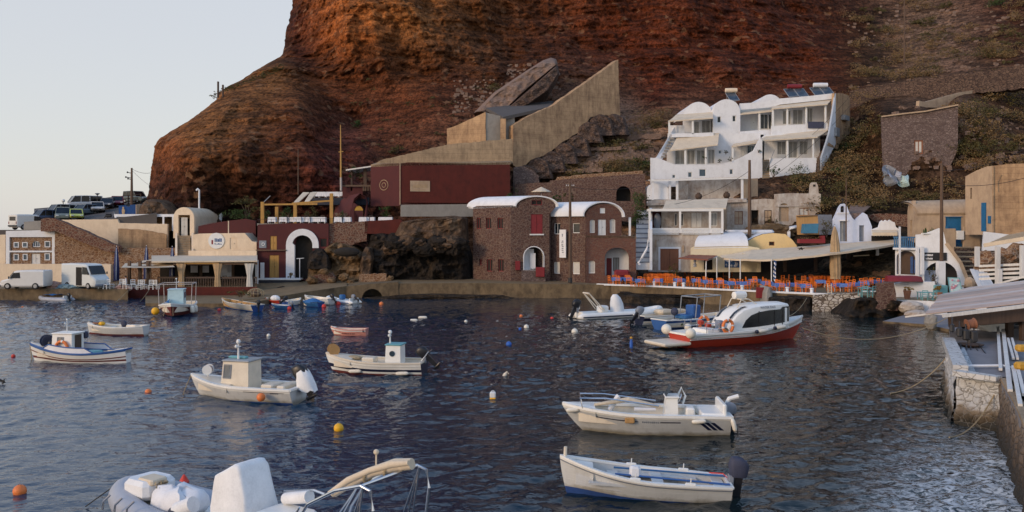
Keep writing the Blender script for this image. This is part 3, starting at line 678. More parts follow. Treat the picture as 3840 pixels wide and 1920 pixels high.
for x in (612, 433, 648):
 mb = MB(); pb(mb, x-3, 812, x+3, 866, 110.0, .2); mb.make('post', K.lime_wash, o)
o = thing('vault_house', 'cream barrel vaulted house at the head of the outside stair', 'house', at(690, 885, 107))
f = Face(648, 107.4, 730, 107.2); r = f.rect(650,893,728,777); bk = at(790, 800, 118) - at(690, 800, 107.3); bk.z = 0
wall('front_wall', f, None, K.cream_plaster, o, [(f.rect(668,885,712,806), 'r')], .35, world=f.aloop(r, 0, 14))
mb = MB(); ring = f.aloop(r, -.02, 14)[1:]; mb.loft([ring, [p + bk for p in ring]], False); mb.make('roof', K.cream_plaster, o, smooth=40)
door(f, f.rect(675,885,700,815), o, K.white_curtain, depth=.3)
f2 = Face(736, 117.5, 832, 117.2); wall('end_wall', f2, None, K.lime_wash, o, (), 3, world=f2.aloop(f2.rect(738,900,830,742), 0, 14))
mb = MB(); a = at(745, 770, 114); mb.tube([at(747,790,114), at(747,712,114), at(742,708,114), at(736,714,114)], .12, 8); mb.make('chimney', K.lime_wash, o)
steps('outside_stair', 'grey outside stair climbing to the vault house', at(662,968,103.6), at(716,968,103.6), at(664,884,107), at(714,884,107), 13, K.grey_concrete)
for x in (657, 718):
 mb = MB(); mb.poly([at(x,972,103.3), at(x,950,103.3), at(x,872,107.2), at(x,890,107.2)], (), (.25,0,0))
 mb.make('stair_wall', K.cream_plaster, None, **T('cream side wall of the outside stair, the %s one' % ('left' if x < 690 else 'right'), 'wall', 'cream walls flanking the outside stair'))
o = thing('white_annex', 'low white flat roofed annex with a round blue lettered plate', 'house', at(830, 965, 104))
f = Face(720, 104.2, 962, 104.2); dr = f.rect(862,934,890,892)
wall('wall', f, [(722,990),(722,880),(748,876),(918,874),(945,905),(962,908),(962,990)], K.cream_plaster, o, [(dr, 'r')], 4)
door(f, dr, o, K.cream_plaster, leaves=1)
mb = MB(); c = f.pt(812,903,.03); mb.tube([c, c + f.n*.06], 30*S(104.2), 20); pl = mb.make('sign_plate', K.white_paint, o)
mb = MB(); rr = random.Random(4)
for (y0, y1) in ((893,907),(911,917)):
 x = 806
 while x < 830:
  w_ = rr.uniform(2, 4.5); f.box(mb, f.rect(x, y1, x+w_, y0+rr.uniform(0,4)), .105, -.09); x += w_+1.4
mb.make('lettering', K.blue_paint, pl); mb = MB(); f.box(mb, f.rect(794,916,800,900), .105, -.09); mb.make('emblem', K.red_paint, pl)
mb = MB(); pb(mb, 706, 940, 962, 966, 103.2, .35); mb.make('parapet', K.cream_plaster, o)
f = Face(740, 107.5, 930, 107.2)
wall('roof_wall', f, [(742,885),(744,848),(800,836),(920,820),(958,828),(960,900),(742,900)], K.maroon_plaster, None, (), .5, **T('dark red wall and roof edge rising behind the white annex', 'wall'))
mb = MB(); pb(mb, 750, 876, 772, 886, 107.3, .2); pb(mb, 780, 876, 800, 886, 107.3, .2); mb.make('opening', K.dark_interior, bpy.data.objects['roof_wall'])
mb = MB(); mb.tube([at(857,875,104.6), at(857,828,104.6)], .06, 6); mb.make('vent_pipe', K.cream_plaster, None, **T('thin cream vent pipe standing on the annex roof', 'pipe'))
mb = MB(); leaves(mb, at(895,800,108.5), (2.6,1.2,.9), 520, .22); mb.make('creeper', K.leaf_green, None, **T('green creeping plants on the bank above the dark red wall', 'plant'))
o = thing('garden_tree', 'small bare limbed tree beside the vault house', 'tree', at(922, 815, 109))
mb = MB(); b0 = at(922,818,109)
for e in ((905,765),(935,760),(950,778),(918,750)):
 m_ = at((e[0]+922)/2+3, 790, 109); mb.tube([b0, m_, at(*e,109)], [.09,.06,.025], 6)
mb.make('trunk', K.dark_timber, o); mb = MB()
for e in ((905,762),(935,757),(950,776),(918,748)): leaves(mb, at(*e,109), (1.0,.7,.5), 200, .24)
mb.make('crown', K.leaf_olive, o)
# ================================================================== upper road with parked cars
def road_z(px, Y): return 8.66 + (Y-110)*.1 + (px-364)*.0035
mb = MB(); rows = []
for Y in (109.9, 112, 116, 120, 124, 128, 132, 138): rows.append([V(((px-CX)/F*Y, Y, road_z(px, Y))) for px in range(128, 600, 20)])
mb.loft([[p + V((0,0,-4)) for p in rows[0]]] + rows, False)
mb.make('upper_road', K.asphalt, None, kind='structure')
def carpos(px, Y, lift=0): return V(((px-CX)/F*Y, Y, road_z(px, Y) + lift))
def wheel(parent, c, r=.32, w=.2):
 mb = MB(); M = MT(c) @ MR(R(90), 4, 'X'); mb.lathe(None, [(r*.6,-w/2),(r*.95,-w/2),(r,-w/4),(r,w/4),(r*.95,w/2),(r*.6,w/2)], 16, M)
 o = mb.make('wheel', K.tyre, parent, local=1, smooth=40)
 mb = MB(); mb.lathe(None, [(.03,-w*.53),(r*.58,-w*.51),(r*.62,0),(r*.58,w*.51),(.03,w*.53)], 12, M); mb.make('rim', K.grey_metal, o, local=1)
def section(x, w, z0, z1, k=.12, tuck=.0):
 return [(x,-w+tuck,z0),(x,-w,z0+k*1.4),(x,-w,z1-k*1.6),(x,-w+k*1.2,z1),(x,w-k*1.2,z1),(x,w,z1-k*1.6),(x,w,z0+k*1.4),(x,w-tuck,z0)]
def car(name, label, loc, rz, paint, L=4.1, W=1.7, Hh=1.5, kind='hatch', group='cars parked along the upper road', cat='car', pitch=0):
 o = thing(name, label, cat, loc, group=group, rot=(0, pitch, rz))
 w = W/2; b = Hh*.56; h = L/2
 prof = [(-h,.42,b*.8,.88),(-h+.12,.28,b*.97,.97),(-h*.62,.22,b*1.02,1),(0,.2,b,1),(h*.42,.22,b*.98,1),(h*.78,.25,b*.86,.97),(h-.12,.3,b*.72,.93),(h,.4,b*.56,.82)]
 if kind in ('suv', 'bus'): prof = [(x, z0, z1 if x < h*.5 else z1*1.08, k) for x, z0, z1, k in prof]
 mb = MB(); mb.loft([section(x, w*k, z0, z1, .07, .1) for x, z0, z1, k in prof], True, True); mb.make('body', paint, o, local=1, smooth=30)
 rear = -h*.93 if kind in ('hatch', 'suv', 'bus') else -h*.62
 fr = h*.38 if kind != 'bus' else h*.8
 mb = MB(); mb.loft([section(rear-.02, w*.86, b*.9, b*.95, .02), section(rear+.16, w*.84, b*.9, Hh-.08, .05), section(0, w*.82, b*.9, Hh-.05, .05), section(fr-.5, w*.82, b*.9, Hh-.1, .05), section(fr+.1, w*.88, b*.9, b*.96, .02)], True, True)
 mb.make('window', K.tinted_glass, o, local=1, smooth=30)
 mb = MB(); mb.loft([section(rear+.14, w*.83, Hh-.12, Hh-.03, .03), section(0, w*.83, Hh-.08, Hh, .03), section(fr-.5, w*.8, Hh-.14, Hh-.05, .03)], True, True)
 for s in (-1, 1):
  for x in ((rear+.1), 0.0 if kind != 'bus' else -.5, .7 if kind == 'bus' else rear+.9):
   mb.beam((x, s*w*.87, b*.95), (x*.94, s*w*.83, Hh-.06), .09, .05)
  mb.beam((fr+.12, s*w*.9, b*.95), (fr-.48, s*w*.83, Hh-.08), .09, .06)
 mb.make('roof', paint, o, local=1, smooth=30)
 for sx in (-1, 1):
  for sy in (-1, 1): wheel(o, (sx*L*.31, sy*(w-.07), .32))
 for s in (-1, 1):
  mb = MB(); mb.bev((h-.07, s*w*.62, b*.68), (.16, .34, .16), .04); mb.make('headlight', K.headlamp, o, local=1)
 return o
def paint(name, c, rough=.3): return plain(name, c, rough, .05, 2, .0, 0, .5)
cars = [('dark navy box shaped car, lowest in the parked row', 158, 113, R(-120), (.05,.07,.12), 4.0, 1.75, 1.75, 'suv'),
 ('large grey estate car seen above the dark green jeep', 216, 118.5, R(-125), (.26,.28,.28), 4.7, 1.85, 1.85, 'suv'),
 ('dark green jeep with upright grille behind the stair top', 236, 113.2, R(-65), (.14,.16,.13), 4.2, 1.8, 1.8, 'suv'),
 ('bright yellow green hatchback above the cream terrace wall', 285, 113, R(-60), (.50,.56,.12), 3.8, 1.65, 1.42, 'hatch'),
 ('white minibus parked along the upper fence', 318, 127, R(-140), (.60,.60,.60), 5.0, 1.9, 2.1, 'bus'),
 ('dark blue hatchback between yellow car and minibus', 312, 119, R(-110), (.12,.15,.18), 4.0, 1.7, 1.5, 'hatch'),
 ('silver saloon car facing down the slope', 364, 121, R(-62), (.50,.48,.45), 4.5, 1.8, 1.5, 'sedan'),
 ('black car parked behind the silver saloon', 404, 126, R(-75), (.06,.06,.07), 4.3, 1.8, 1.55, 'hatch'),
 ('dark red car under the fence near the timber pole', 440, 128, R(-65), (.20,.015,.025), 4.2, 1.75, 1.55, 'hatch'),
 ('dark green off road car at the top of the road by the cliff', 512, 131, R(-30), (.09,.11,.105), 4.6, 1.9, 1.85, 'suv')]
for i, (lb, px, Y, rz, c, L, W, hh, k) in enumerate(cars):
 car('parked_car' if k != 'bus' else 'minibus', lb, carpos(px, Y), rz, paint('car_paint_%d' % i, c), L, W, hh, k, cat='car' if k != 'bus' else 'minibus')
def van(name, label, loc, rz, L, W, Hh, col, nose=.9, rear_glass=False, slide=False):
 o = thing(name, label, 'van', loc, rz); w = W/2; h = L/2
 prof = [(-h,.45,Hh*.96,.92),(-h+.08,.3,Hh*.99,.98),(-h*.3,.26,Hh,1),(h-nose-.75,.26,Hh*.98,1),(h-nose-.45,.26,Hh*.93,.98),(h-nose+.12,.27,Hh*.56,.97),(h-.2,.3,Hh*.46,.93),(h,.4,Hh*.36,.84)]
 mb = MB(); mb.loft([section(x, w*k, z0, z1, .09, .08) for x, z0, z1, k in prof], True, True); mb.make('body', col, o, local=1, smooth=30)
 mb = MB(); xa, xb = h-nose-.40, h-nose+.1
 mb.hexa([(xa-.02,-w*.80,Hh*.905),(xa-.02,w*.80,Hh*.905),(xa+.06,w*.80,Hh*.92),(xa+.06,-w*.80,Hh*.92),(xb-.02,-w*.86,Hh*.58),(xb-.02,w*.86,Hh*.58),(xb+.05,w*.86,Hh*.60),(xb+.05,-w*.86,Hh*.60)])
 mb.make('windscreen', K.tinted_glass, o, local=1)
 for s in (-1, 1):
  mb = MB(); y0 = s*w*.99; mb.hexa([(xa-.75,y0,Hh*.58),(xb-.12,y0,Hh*.58),(xa-.02,y0,Hh*.86),(xa-.7,y0,Hh*.88)]+[(xa-.75,y0+s*.02,Hh*.58),(xb-.12,y0+s*.02,Hh*.58),(xa-.02,y0+s*.02,Hh*.86),(xa-.7,y0+s*.02,Hh*.88)])
  mb.make('window', K.tinted_glass, o, local=1)
  mb = MB(); mb.bev((xb-.1, s*(w+.12), Hh*.62), (.08,.16,.26), .03); mb.make('mirror', K.motor_black, o, local=1)
  mb = MB(); mb.bev((h-.1, s*w*.62, Hh*.36), (.14,.34,.2), .05); mb.make('headlight', K.headlamp, o, local=1)
  for sx in (-1, 1): wheel(o, (sx*L*.31, s*(w-.08), .34), .34, .22)
 mb = MB(); mb.bev((h-.02, 0, .42), (.2, W*.9, .24), .06); mb.make('bumper', K.motor_grey, o, local=1)
 if rear_glass:
  mb = MB(); mb.box((-h-.005, 0, Hh*.72), (.03, W*.66, Hh*.26)); mb.make('rear_window', K.tinted_glass, o, local=1)
  mb = MB(); mb.bev((-h-.03, 0, .48), (.12, W*.96, .2), .04); mb.make('rear_bumper', K.motor_black, o, local=1)
  for s in (-1, 1):
   mb = MB(); mb.box((-h-.01, s*w*.82, Hh*.45), (.04, .12, .3)); mb.make('tail_light', K.red_paint, o, local=1)
 if slide:
  mb = MB(); mb.box((.25, -w*1.0, Hh*.5), (.95, .02, Hh*.72)); mb.make('side_opening', K.dark_interior, o, local=1)
 return o
wp = paint('van_white', (.66,.65,.62)); wp2 = paint('van_grey_white', (.60,.62,.60))
van('delivery_van', 'low white panel van parked on the left quay facing left', on(98, 1083, 1.25), R(180), 4.7, 1.85, 2.0, wp, 1.1)
van('delivery_van', 'tall white box van with people unloading at its side', on(322, 1081, 1.25), R(-28), 5.4, 2.0, 2.65, wp2, .8, slide=True)
van('delivery_van', 'white van with rear window parked at the bottom of the upper road', V(((88-CX)/F*108, 109.4, 7.42)), R(62), 4.4, 1.8, 1.9, wp, 1.1, rear_glass=True)
mb = MB(); a = at(58,872,108); mb.box((a.x+.3, 109.2, 7.1), (7, 6, .6)); mb.make('road_end', K.asphalt, None, kind='structure')
pts = [carpos(p, Y) + V((0,0,.1)) for p, Y in ((258,127),(350,127.5),(400,128),(446,128.5),(481,129),(528,129.5))]
rail_fence('road_fence', 'timber post and wire fence along the seaward side of the upper road', pts, 1.35, K.dark_timber, .09, 3, cat='fence')
for px, Y, h_, lb in ((237,121,1.9,'short street lamp with a white globe behind the grey estate car'),(365,126,2.0,'slim street lamp with a flat dark head behind the silver saloon')):
 b0 = carpos(px, Y); o = thing('street_lamp', lb, 'street lamp', b0)
 MB().tube([b0, b0+V((0,0,h_))], [.07,.05], 8).make('pole', K.iron, o)
 if px < 300: MB().ball(b0+V((0,0,h_+.15)), .24, 12).make('globe', K.white_paint, o)
 else: MB().lathe(b0+V((0,0,h_)), [(.05,0),(.12,.08),(.34,.26),(.34,.31),(.04,.36)], 12).make('lamp_head', K.motor_grey, o)
pole('utility_pole', 'brown timber power pole beside the cliff on the upper road', 494, 630, 775, 118, .17, K.pole_timber, .0)
o = bpy.data.objects['utility_pole']; mb = MB();
for dz, dx in ((20,-16),(38,-22),(44,-14)): a = at(494, 630+dz, 118); mb.tube([a, at(494+dx, 626+dz, 118)], .05, 5); mb.ball(at(494+dx, 626+dz, 118), .12, 6)
mb.make('bracket', K.iron, o)
cable('power_cable', 'thin cable from the timber pole to the cliff above the road', at(496,634,118), at(566,648,121), .25, .02)
cable('power_cable', 'stay wire dropping from the timber pole toward the cliff foot', at(496,640,118), at(560,695,121), .1, .018)
o = thing('blue_banner', 'deep blue painted hoarding with a pale figure below the timber pole', 'hoarding', at(477, 815, 112))
f = Face(445, 111.6, 512, 112.4)
wall('board', f, [(445,814),(445,771),(474,770),(476,775),(486,775),(488,768),(510,767),(510,806)], K.blue_paint, o, (), .08)
wall('post', Face(510,112.2,528,112.6), [(511,806),(511,768),(527,765),(527,800)], K.beige_plaster, o, (), .25)
mb = MB(); c = f.pt(462,792,.03); mb.lathe((c.x, c.y, c.z-.55), [(.15,0),(.2,.1),(.2,.35),(.26,.5),(.22,.75),(.1,.82),(.13,.95),(.11,1.06),(.02,1.12)], 10, MT((c.x,c.y,c.z-.55)) @ Matrix.Diagonal((1,.2,1,1)))
mb.make('painted_figure', K.tan_canvas, o, smooth=True)
o = thing('scooter', 'dark motor scooter standing beside the cream terrace wall top', 'scooter', at(415, 824, 111.2))
b0 = at(415, 824, 111.2)
for s in (-.55, .55):
 MB().torus(MT(b0+V((s,0,.25))) @ MR(R(90),4,'X'), .2, .06, 14, 6).make('wheel', K.tyre, o)
mb = MB(); mb.bev(b0+V((-.25,0,.5)), (.8,.3,.35), .1); mb.bev(b0+V((.15,0,.28)), (.5,.28,.1), .03); mb.make('body', K.motor_black, o)
mb = MB(); mb.bev(b0+V((-.25,0,.72)), (.7,.28,.12), .05); mb.make('seat', K.black_rubber, o)
mb = MB(); mb.tube([b0+V((.55,0,.25)), b0+V((.42,0,.95))], .05, 6); mb.tube([b0+V((.42,-.3,.98)), b0+V((.42,.3,.98))], .025, 6); mb.make('handlebar', K.motor_grey, o)
# ================================================================== taverna under the pergola (left)
o = thing('taverna_pergola', 'timber pergola taverna with beige canvas roof over the red quay wall', 'pergola', at(720, 1085, 96))
MBp = lambda: MB()
for x, w_ in ((483,5),(523,5),(553,5),(681,9),(752,4),(815,9),(872,4),(940,7)):
 mb = MB(); pb(mb, x-w_, 978, x+w_, 1086, 96.2 if w_ > 4 else 101, .28); mb.make('post', K.pole_timber if w_ < 9 else K.ochre_timber, o)
mb = MB(); a, b = at(568,985,95.6), at(965,982,95.6); mb.hexa([a, b, at(965,960,104), at(568,962,104), a+V((0,0,.14)), b+V((0,0,.14)), at(965,960,104)+V((0,0,.14)), at(568,962,104)+V((0,0,.14))])
mb.make('roof', K.cream_canvas, o)
def sail(mb, A, B, C, D, sag=.25, n=8):
 A, B, C, D = map(Vector, (A, B, C, D))
 for off in (0, -.03):
  mb.loft([[ (A.lerp(B, i/n)).lerp(D.lerp(C, i/n), j/n) - V((0,0, sag*math.sin(math.pi*i/n)*(.4+.6*math.sin(math.pi*j/n)) - off)) for i in range(n+1)] for j in range(n+1)], False)
mb = MB(); sail(mb, at(455,1003,94.6), at(655,1001,94.6), at(640,985,98.5), at(470,987,98.5), .12); mb.make('canopy', K.cream_canvas, o)
mb = MB(); sail(mb, at(497,992,98), at(568,977,98), at(590,968,103), at(540,975,103), .05); sail(mb, at(566,976,98), at(660,996,98), at(665,978,103), at(590,968,103), .08); mb.make('canopy', K.cream_canvas, o)
mb = MB(); a = at(0,0,96.4); mb.beam(at(650,990,96), at(965,988,96), .16, .22); mb.beam(at(475,1000,96.2), at(650,1000,96.2), .12, .16); mb.beam(at(565,978,96.3), at(566,1086,96.3), .1, .1); mb.make('beam', K.pole_timber, o)
mb = MB(); pb(mb, 690, 980, 820, 990, 95.8, .06)
mb.make('fascia', K.ochre_timber, o)
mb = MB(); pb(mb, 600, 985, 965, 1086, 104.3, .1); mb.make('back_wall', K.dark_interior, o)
mb = MB(); rr = random.Random(9)
for x in range(590, 962, 9): pb(mb, x, 1042, x+3, 1086, 96.0, .05)
pb(mb, 590, 1038, 962, 1044, 95.98, .1); mb.make('railing', K.dark_timber, o)
for x in (672, 808, 928):          # gathered curtains at the posts
 mb = MB(); rings = []
 for y, k in ((988,1.5),(1010,1.1),(1035,.75),(1055,.9),(1080,1.0)):
  c = at(x+8, y, 95.9); rings.append([c + V((math.cos(2*math.pi*i/16)*.34*k*(1+.14*(i%2)), math.sin(2*math.pi*i/16)*.16*(1+.2*(i%2)), 0)) for i in range(16)])
 mb.loft(rings, True, True); mb.make('curtain', K.tan_canvas if x < 900 else K.white_curtain, o)
for x in (728, 770, 842):
 mb = MB(); pb(mb, x-13, 996, x+13, 1022, 101.5, .05); mb.make('hanging_cloth', K.white_cloth, o)
mb = MB(); pb(mb, 825, 990, 870, 1045, 102, .1); mb.make('screen', K.lime_wash, o)
for x, y0, y1, lb in ((437,924,1052,'tall furled navy parasol at the left end of the taverna'),(549,922,1046,'furled navy parasol rising through the taverna canopy'),(646,925,1046,'furled navy parasol near the foot of the outside stair')):
 Y = 98 if x < 450 else 102.5; b0 = at(x, 1085, Y); o2 = thing('furled_parasol', lb, 'parasol', b0, group='furled navy parasols')
 MB().tube([b0, at(x, y0-3, Y)], .035, 6).make('pole', K.white_timber, o2)
 mb = MB(); zt, zb = at(x,y0,Y).z, at(x,y1,Y).z; n = 16
 mb.loft([[V((b0.x + math.cos(2*math.pi*i/n)*r_*(1+.22*(i%2)), b0.y + math.sin(2*math.pi*i/n)*r_*(1+.22*(i%2)), zb + (zt-zb)*q)) for i in range(n)] for q, r_ in ((0,.26),(.1,.24),(.35,.25),(.6,.2),(.85,.13),(.97,.05),(1,.02))], True, True)
 mb.cur = 1; mb.tube([at(x,y0+6,Y)+V((.08,-.2,0)), at(x,y1-3,Y)+V((.1,-.3,0))], .05, 5)
 mb.make('canopy', [K.navy_canvas, K.pale_blue_canvas], o2)
# ================================================================== furniture shared by the tavernas
def chair_mb(h=1.0, w=.42, rungs=3):
 """Ladder-back taverna chair as one body."""
 mb = MB(); s = w/2
 for x in (-s, s):
  mb.beam((x,-s,0), (x,-s,.45), .045, .045); mb.beam((x, s,0), (x, s+.05,h), .045, .045)
  mb.beam((x,-s,.2), (x, s,.2), .03, .03)
 mb.bev((0,0,.46), (w+.06, w+.06, .05), .015)
 for k in range(rungs): z = .6 + (h-.64)*k/(rungs-1); mb.beam((-s, s+.03,z), (s, s+.03,z), .03, .07)
 mb.beam((-s,-s,.25), (s,-s,.25), .03, .03); return mb
_proto = {}
def chair(kind, mat, loc, rz, label, group, rot=None):
 if kind not in _proto:
  o = chair_mb().make('taverna_chair', mat, None); _proto[kind] = o; first = True
 else: o = _proto[kind].copy(); COL.objects.link(o)
 o.location = loc; o.rotation_euler = rot or (0, 0, rz); o['label'] = label; o['category'] = 'chair'; o['group'] = group
 return o
def table(kind, cloth, frame, loc, rz, label, group, w=.8, h=.75, drop=.28):
 if kind not in _proto:
  o = thing('taverna_table', label, 'table', (0,0,0), group=group)
  for x in (-1, 1):
   for y in (-1, 1): mb = MB(); mb.beam((x*w*.42, y*w*.42, 0), (x*w*.42, y*w*.42, h-.02), .05, .05); mb.make('leg', frame, o, local=1)
  mb = MB(); mb.bev((0,0,h-.02), (w*.96, w*.96, .04), .01); mb.make('tabletop', frame, o, local=1)
  mb = MB(); k = w/2+.01; n = 6
  def ring(q, z, wob):
   p = []
   for a, b in (((-1,-1),(1,-1)),((1,-1),(1,1)),((1,1),(-1,1)),((-1,1),(-1,-1))):
    for i in range(n):
     t_ = i/n; x = a[0]+(b[0]-a[0])*t_; y = a[1]+(b[1]-a[1])*t_; u = 1 + wob*(.5*math.cos(6*math.pi*t_))
     p.append((x*q*u, y*q*u, z - (.10 if wob and i == 0 else 0)))
   return p
  mb.loft([ring(.02,h+.012,0), ring(k,h+.012,0), ring(k*1.03,h-drop*.5,.03), ring(k*1.07,h-drop,.08)], True); mb.make('tablecloth', cloth, o, local=1)
  _proto[kind] = o
 else: o = dup(_proto[kind], loc, rz, label); o['group'] = group
 o.location = loc; o.rotation_euler = (0,0,rz); o['label'] = label; return o
WG = 'white chairs outside the pergola taverna'
for x, y, rz in ((378,1083,.3),(400,1084,-.4),(418,1082,2.2),(455,1082,.2),(473,1084,2.8),(500,1084,.6),(523,1086,.1),(540,1084,3.0),(566,1086,.2),(587,1085,2.9)):
 chair('white', K.white_paint, on(x, y, 1.26), rz, 'white ladder back chair on the quay beside the pergola', WG)
for i, x in enumerate((612, 650, 706, 742, 776, 838, 900)):
 chair('dark', K.dark_timber, at(x, 1086, 98.5 + (i%2)) * 1, i*.8, 'dark wooden chair behind the pergola railing', 'dark chairs inside the pergola taverna').location.z = 1.27
# ================================================================== maroon restaurant
mar = thing('maroon_restaurant', 'maroon two storey restaurant house with a big white arch', 'restaurant', at(1080, 1048, 104))
f = Face(962, 103.6, 1235, 103.6)
rA, rD1, rD2, rW = f.rect(1105,1046,1172,880), f.rect(1013,886,1038,938), f.rect(1010,1042,1046,957), f.rect(1198,928,1227,892)
rD1 = f.rect(1013,936,1038,885)
wall('wall', f, [(964,1052),(966,842),(1100,837),(1232,838),(1232,1052)], K.maroon_plaster, mar, [(rA, 'a'), (rD1, 'r'), (rD2, 'r'), (rW, 'r')], .6)
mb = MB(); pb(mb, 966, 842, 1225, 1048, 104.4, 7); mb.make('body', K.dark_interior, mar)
door(f, rD1, mar, K.ochre_timber, label='ochre upper door'); door(f, rD2, mar, K.ochre_timber, label='ochre double door below the beam')
window(f, rW, mar, K.red_paint, K.dark_interior, name='shutter')
mb = MB(); t0, z0, t1, z1 = f.rect(1074,1046,1196,858); tw = 32*S(103.6); c = (t0+t1)/2; w_ = (t1-t0)/2; zs = z1-w_; n = 16      # white arch band, right leg short
zr = f.rect(0,930,1,929)[1]
out = [(t0, z0)] + [(c - w_*math.cos(math.pi*i/n), zs + w_*math.sin(math.pi*i/n)) for i in range(n+1)] + [(t1, zr)]
inn = [(t0+tw, z0)] + [(c - (w_-tw*.72)*math.cos(math.pi*i/n), zs + (w_-tw*.75)*math.sin(math.pi*i/n)) for i in range(n+1)] + [(t1-tw*.72, zr)]
inn[1] = (t0+tw, zs)
mb.loft([[f.sz(a,b,.22) for a,b in out], [f.sz(a,b,.22) for a,b in inn], [f.sz(a,b,-.3) for a,b in inn]], False); mb.loft([[f.sz(a,b,-.1) for a,b in out], [f.sz(a,b,.22) for a,b in out]], False)
mb.make('arch_surround', K.lime_wash, mar)
fi = Face(1095, 104.5, 1200, 104.5); rw = fi.rect(1135,950,1154,896)
wall('recess_wall', fi, [(1098,1048),(1098,866),(1190,866),(1190,1048)], K.red_stone, mar, [(rw,'a')], .2)
window(fi, inset(rw,.02), mar, K.lime_wash, K.white_curtain, label='narrow white window inside the arch', proud=.06)
mb = MB(); pb(mb, 1107, 985, 1125, 1046, 104.2, .1); mb.make('dark_doorway', K.dark_interior, mar)
mb = MB(); mb.beam(f.pt(962,938,.25), f.pt(1076,938,.25), .2, .14); mb.make('beam', K.pole_timber, mar)
mb = MB(); f.box(mb, f.rect(972,930,999,902), .06, -.01); sg = mb.make('sign_panel', K.motor_grey, mar)
mb = MB(); mb.torus(MT(f.pt(988,916,.09)) @ MR(R(90),4,'X'), .16, .035, 14, 6); mb.make('emblem', K.white_paint, sg)
mb = MB(); pb(mb, 968, 1044, 1128, 1050, 102.4, 1.2); mb.make('landing_edge', K.lime_wash, mar)
mb = MB(); pb(mb, 972, 1051, 1122, 1106, 102.5, 1.1); mb.make('plinth', K.navy_wall, mar)
mb = MB(); pb(mb, 957, 975, 967, 1104, 101.5, .25); pb(mb, 976, 985, 990, 1046, 102.6, .15); mb.make('pillar', K.lime_wash, mar)
mb = MB(); mb.tube([at(1124,1046,103), at(1124,968,103)], .05, 6); mb.tube([at(1112,970,103), at(1140,968,103)], .04, 6); mb.make('railing', K.lime_wash, mar)
bush('potted_plant', 'round green potted plant at the foot of the white arch', 'plant', at(1089,1030,102.7), (.42,.4,.42), K.leaf_yellow, 160, .14)
f = Face(1180, 103.9, 1500, 104.4)
wall('rubble_facade', f, [(1222,935),(1222,838),(1360,830),(1380,832),(1375,905),(1335,910),(1300,930),(1260,925)], K.red_stone, None, (), .8, **T('reddish rubble wall right of the maroon house above the rocks', 'wall'))
wall('red_parapet', f, [(1368,876),(1368,829),(1500,822),(1512,832),(1500,858),(1480,878)], K.red_plaster, None, (), 1.2, **T('bright red plastered parapet block overhanging the dark cave', 'wall'))
mb = MB(); a = at(0,838,104.3).z;
mb.poly([V(((p-CX)/F*Y, Y, a)) for p, Y in ((964,104.0),(1500,104.6),(1500,114),(964,113))], (), (0,0,-.25)); mb.make('roof_terrace', K.grey_concrete, mar)
o = thing('roof_pergola', 'ochre timber pergola frame on the maroon roof terrace', 'pergola', at(1100, 838, 105))
for x, y0, Y in ((983,757,104.8),(1037,775,109.5),(1106,762,104.8),(1242,725,105.2)):
 mb = MB(); pb(mb, x-6, y0, x+6, 839, Y, .3); mb.make('post', K.ochre_timber, o)
mb = MB(); mb.beam(at(980,767,104.9), at(1190,765,104.9), .14, .2); mb.beam(at(1095,763,105), at(1250,752,105.3), .14, .2); mb.beam(at(1035,768,108), at(1106,765,105), .1, .14)
mb.make('beam', K.ochre_timber, o); mb = MB(); mb.tube([at(990,757,104.9), at(1013,735,106)], .05, 5); mb.make('brace', K.grey_planks, o)
z_ = at(0,838,104.3).z
for i, (x, w_) in enumerate(((1022,1.0),(1062,1.4),(1094,.8),(1118,.9),(1148,1.2),(1180,.9),(1208,1.6),(1268,1.5),(1300,.9),(1362,1.3),(1390,.9),(1432,1.0),(1458,1.0))):
 p = V(((x-CX)/F*105.2, 105.2 + (i%3)*.25, z_)); tb = table('whitetable', K.white_cloth, K.white_timber, p, 0, 'white clothed restaurant table along the maroon roof terrace', 'white tables on the maroon roof terrace', .85, .75, .55)
 if i % 2: chair('maroonchair', K.dark_timber, p + V((.75,.1,0)), 1.2+i, 'dark chair between the white tables of the roof terrace', 'dark chairs on the roof terrace')
for x in range(972, 1260, 46): mb = MB(); mb.tube([at(x,843,103.9), at(x,820,103.9)], .02, 4); mb.make('rail_post', K.iron, mar)
mb = MB(); mb.tube([at(964,822,103.8), at(1250,820,103.8)], .02, 4); mb.make('thin_rail', K.iron, mar)
for x, y, rx, n, m_, lb in ((1006,800,.9,200,'leaf_green','leafy shrub at the left end of the roof terrace'),(1072,800,1.3,300,'leaf_green','tall feathery green plant between the ochre posts'),(1160,805,1.2,240,'leaf_olive','dry green shrub behind the terrace tables'),(1445,795,1.1,260,'leaf_green','dark green bush below the maroon wall corner'),(1330,650,.9,200,'leaf_green','green shrub under the flat canopy'),(1290,800,.6,120,'leaf_green','small plant beside the yellow arched door')):
 bush('terrace_shrub', lb, 'shrub', at(x, y, 109 if y > 700 else 111), (rx,.7,.85), MAT[m_], n, .24)
o = thing('maroon_vault', 'maroon barrel roofed room with a yellow arched door', 'building', at(1310, 838, 108))
f = Face(1262, 108.2, 1372, 107.4); rD = f.rect(1328,838,1361,772)
mb = MB(); prof = [f.pt(x, y) for x, y in ((1372,838),(1375,760),(1368,735),(1350,727),(1325,760),(1312,800),(1310,838))]
wall('front_wall', f, None, K.maroon_plaster, o, [(rD,'a')], .4, world=prof)
door(f, rD, o, K.yellow_ochre, leaves=1, arch=True, handle=False, label='yellow arched door')
sl_ = at(1262,790,113) - at(1325,790,108); sl_.z = -.2
mb = MB(); crv = [f.pt(x, y) for x, y in ((1372,738),(1350,725),(1328,745),(1312,800))]; mb.loft([crv, [p + sl_ for p in crv]], False); mb.loft([[p + V((0,0,-.2)) for p in crv], [p + sl_ + V((0,0,-.2)) for p in crv]], False)
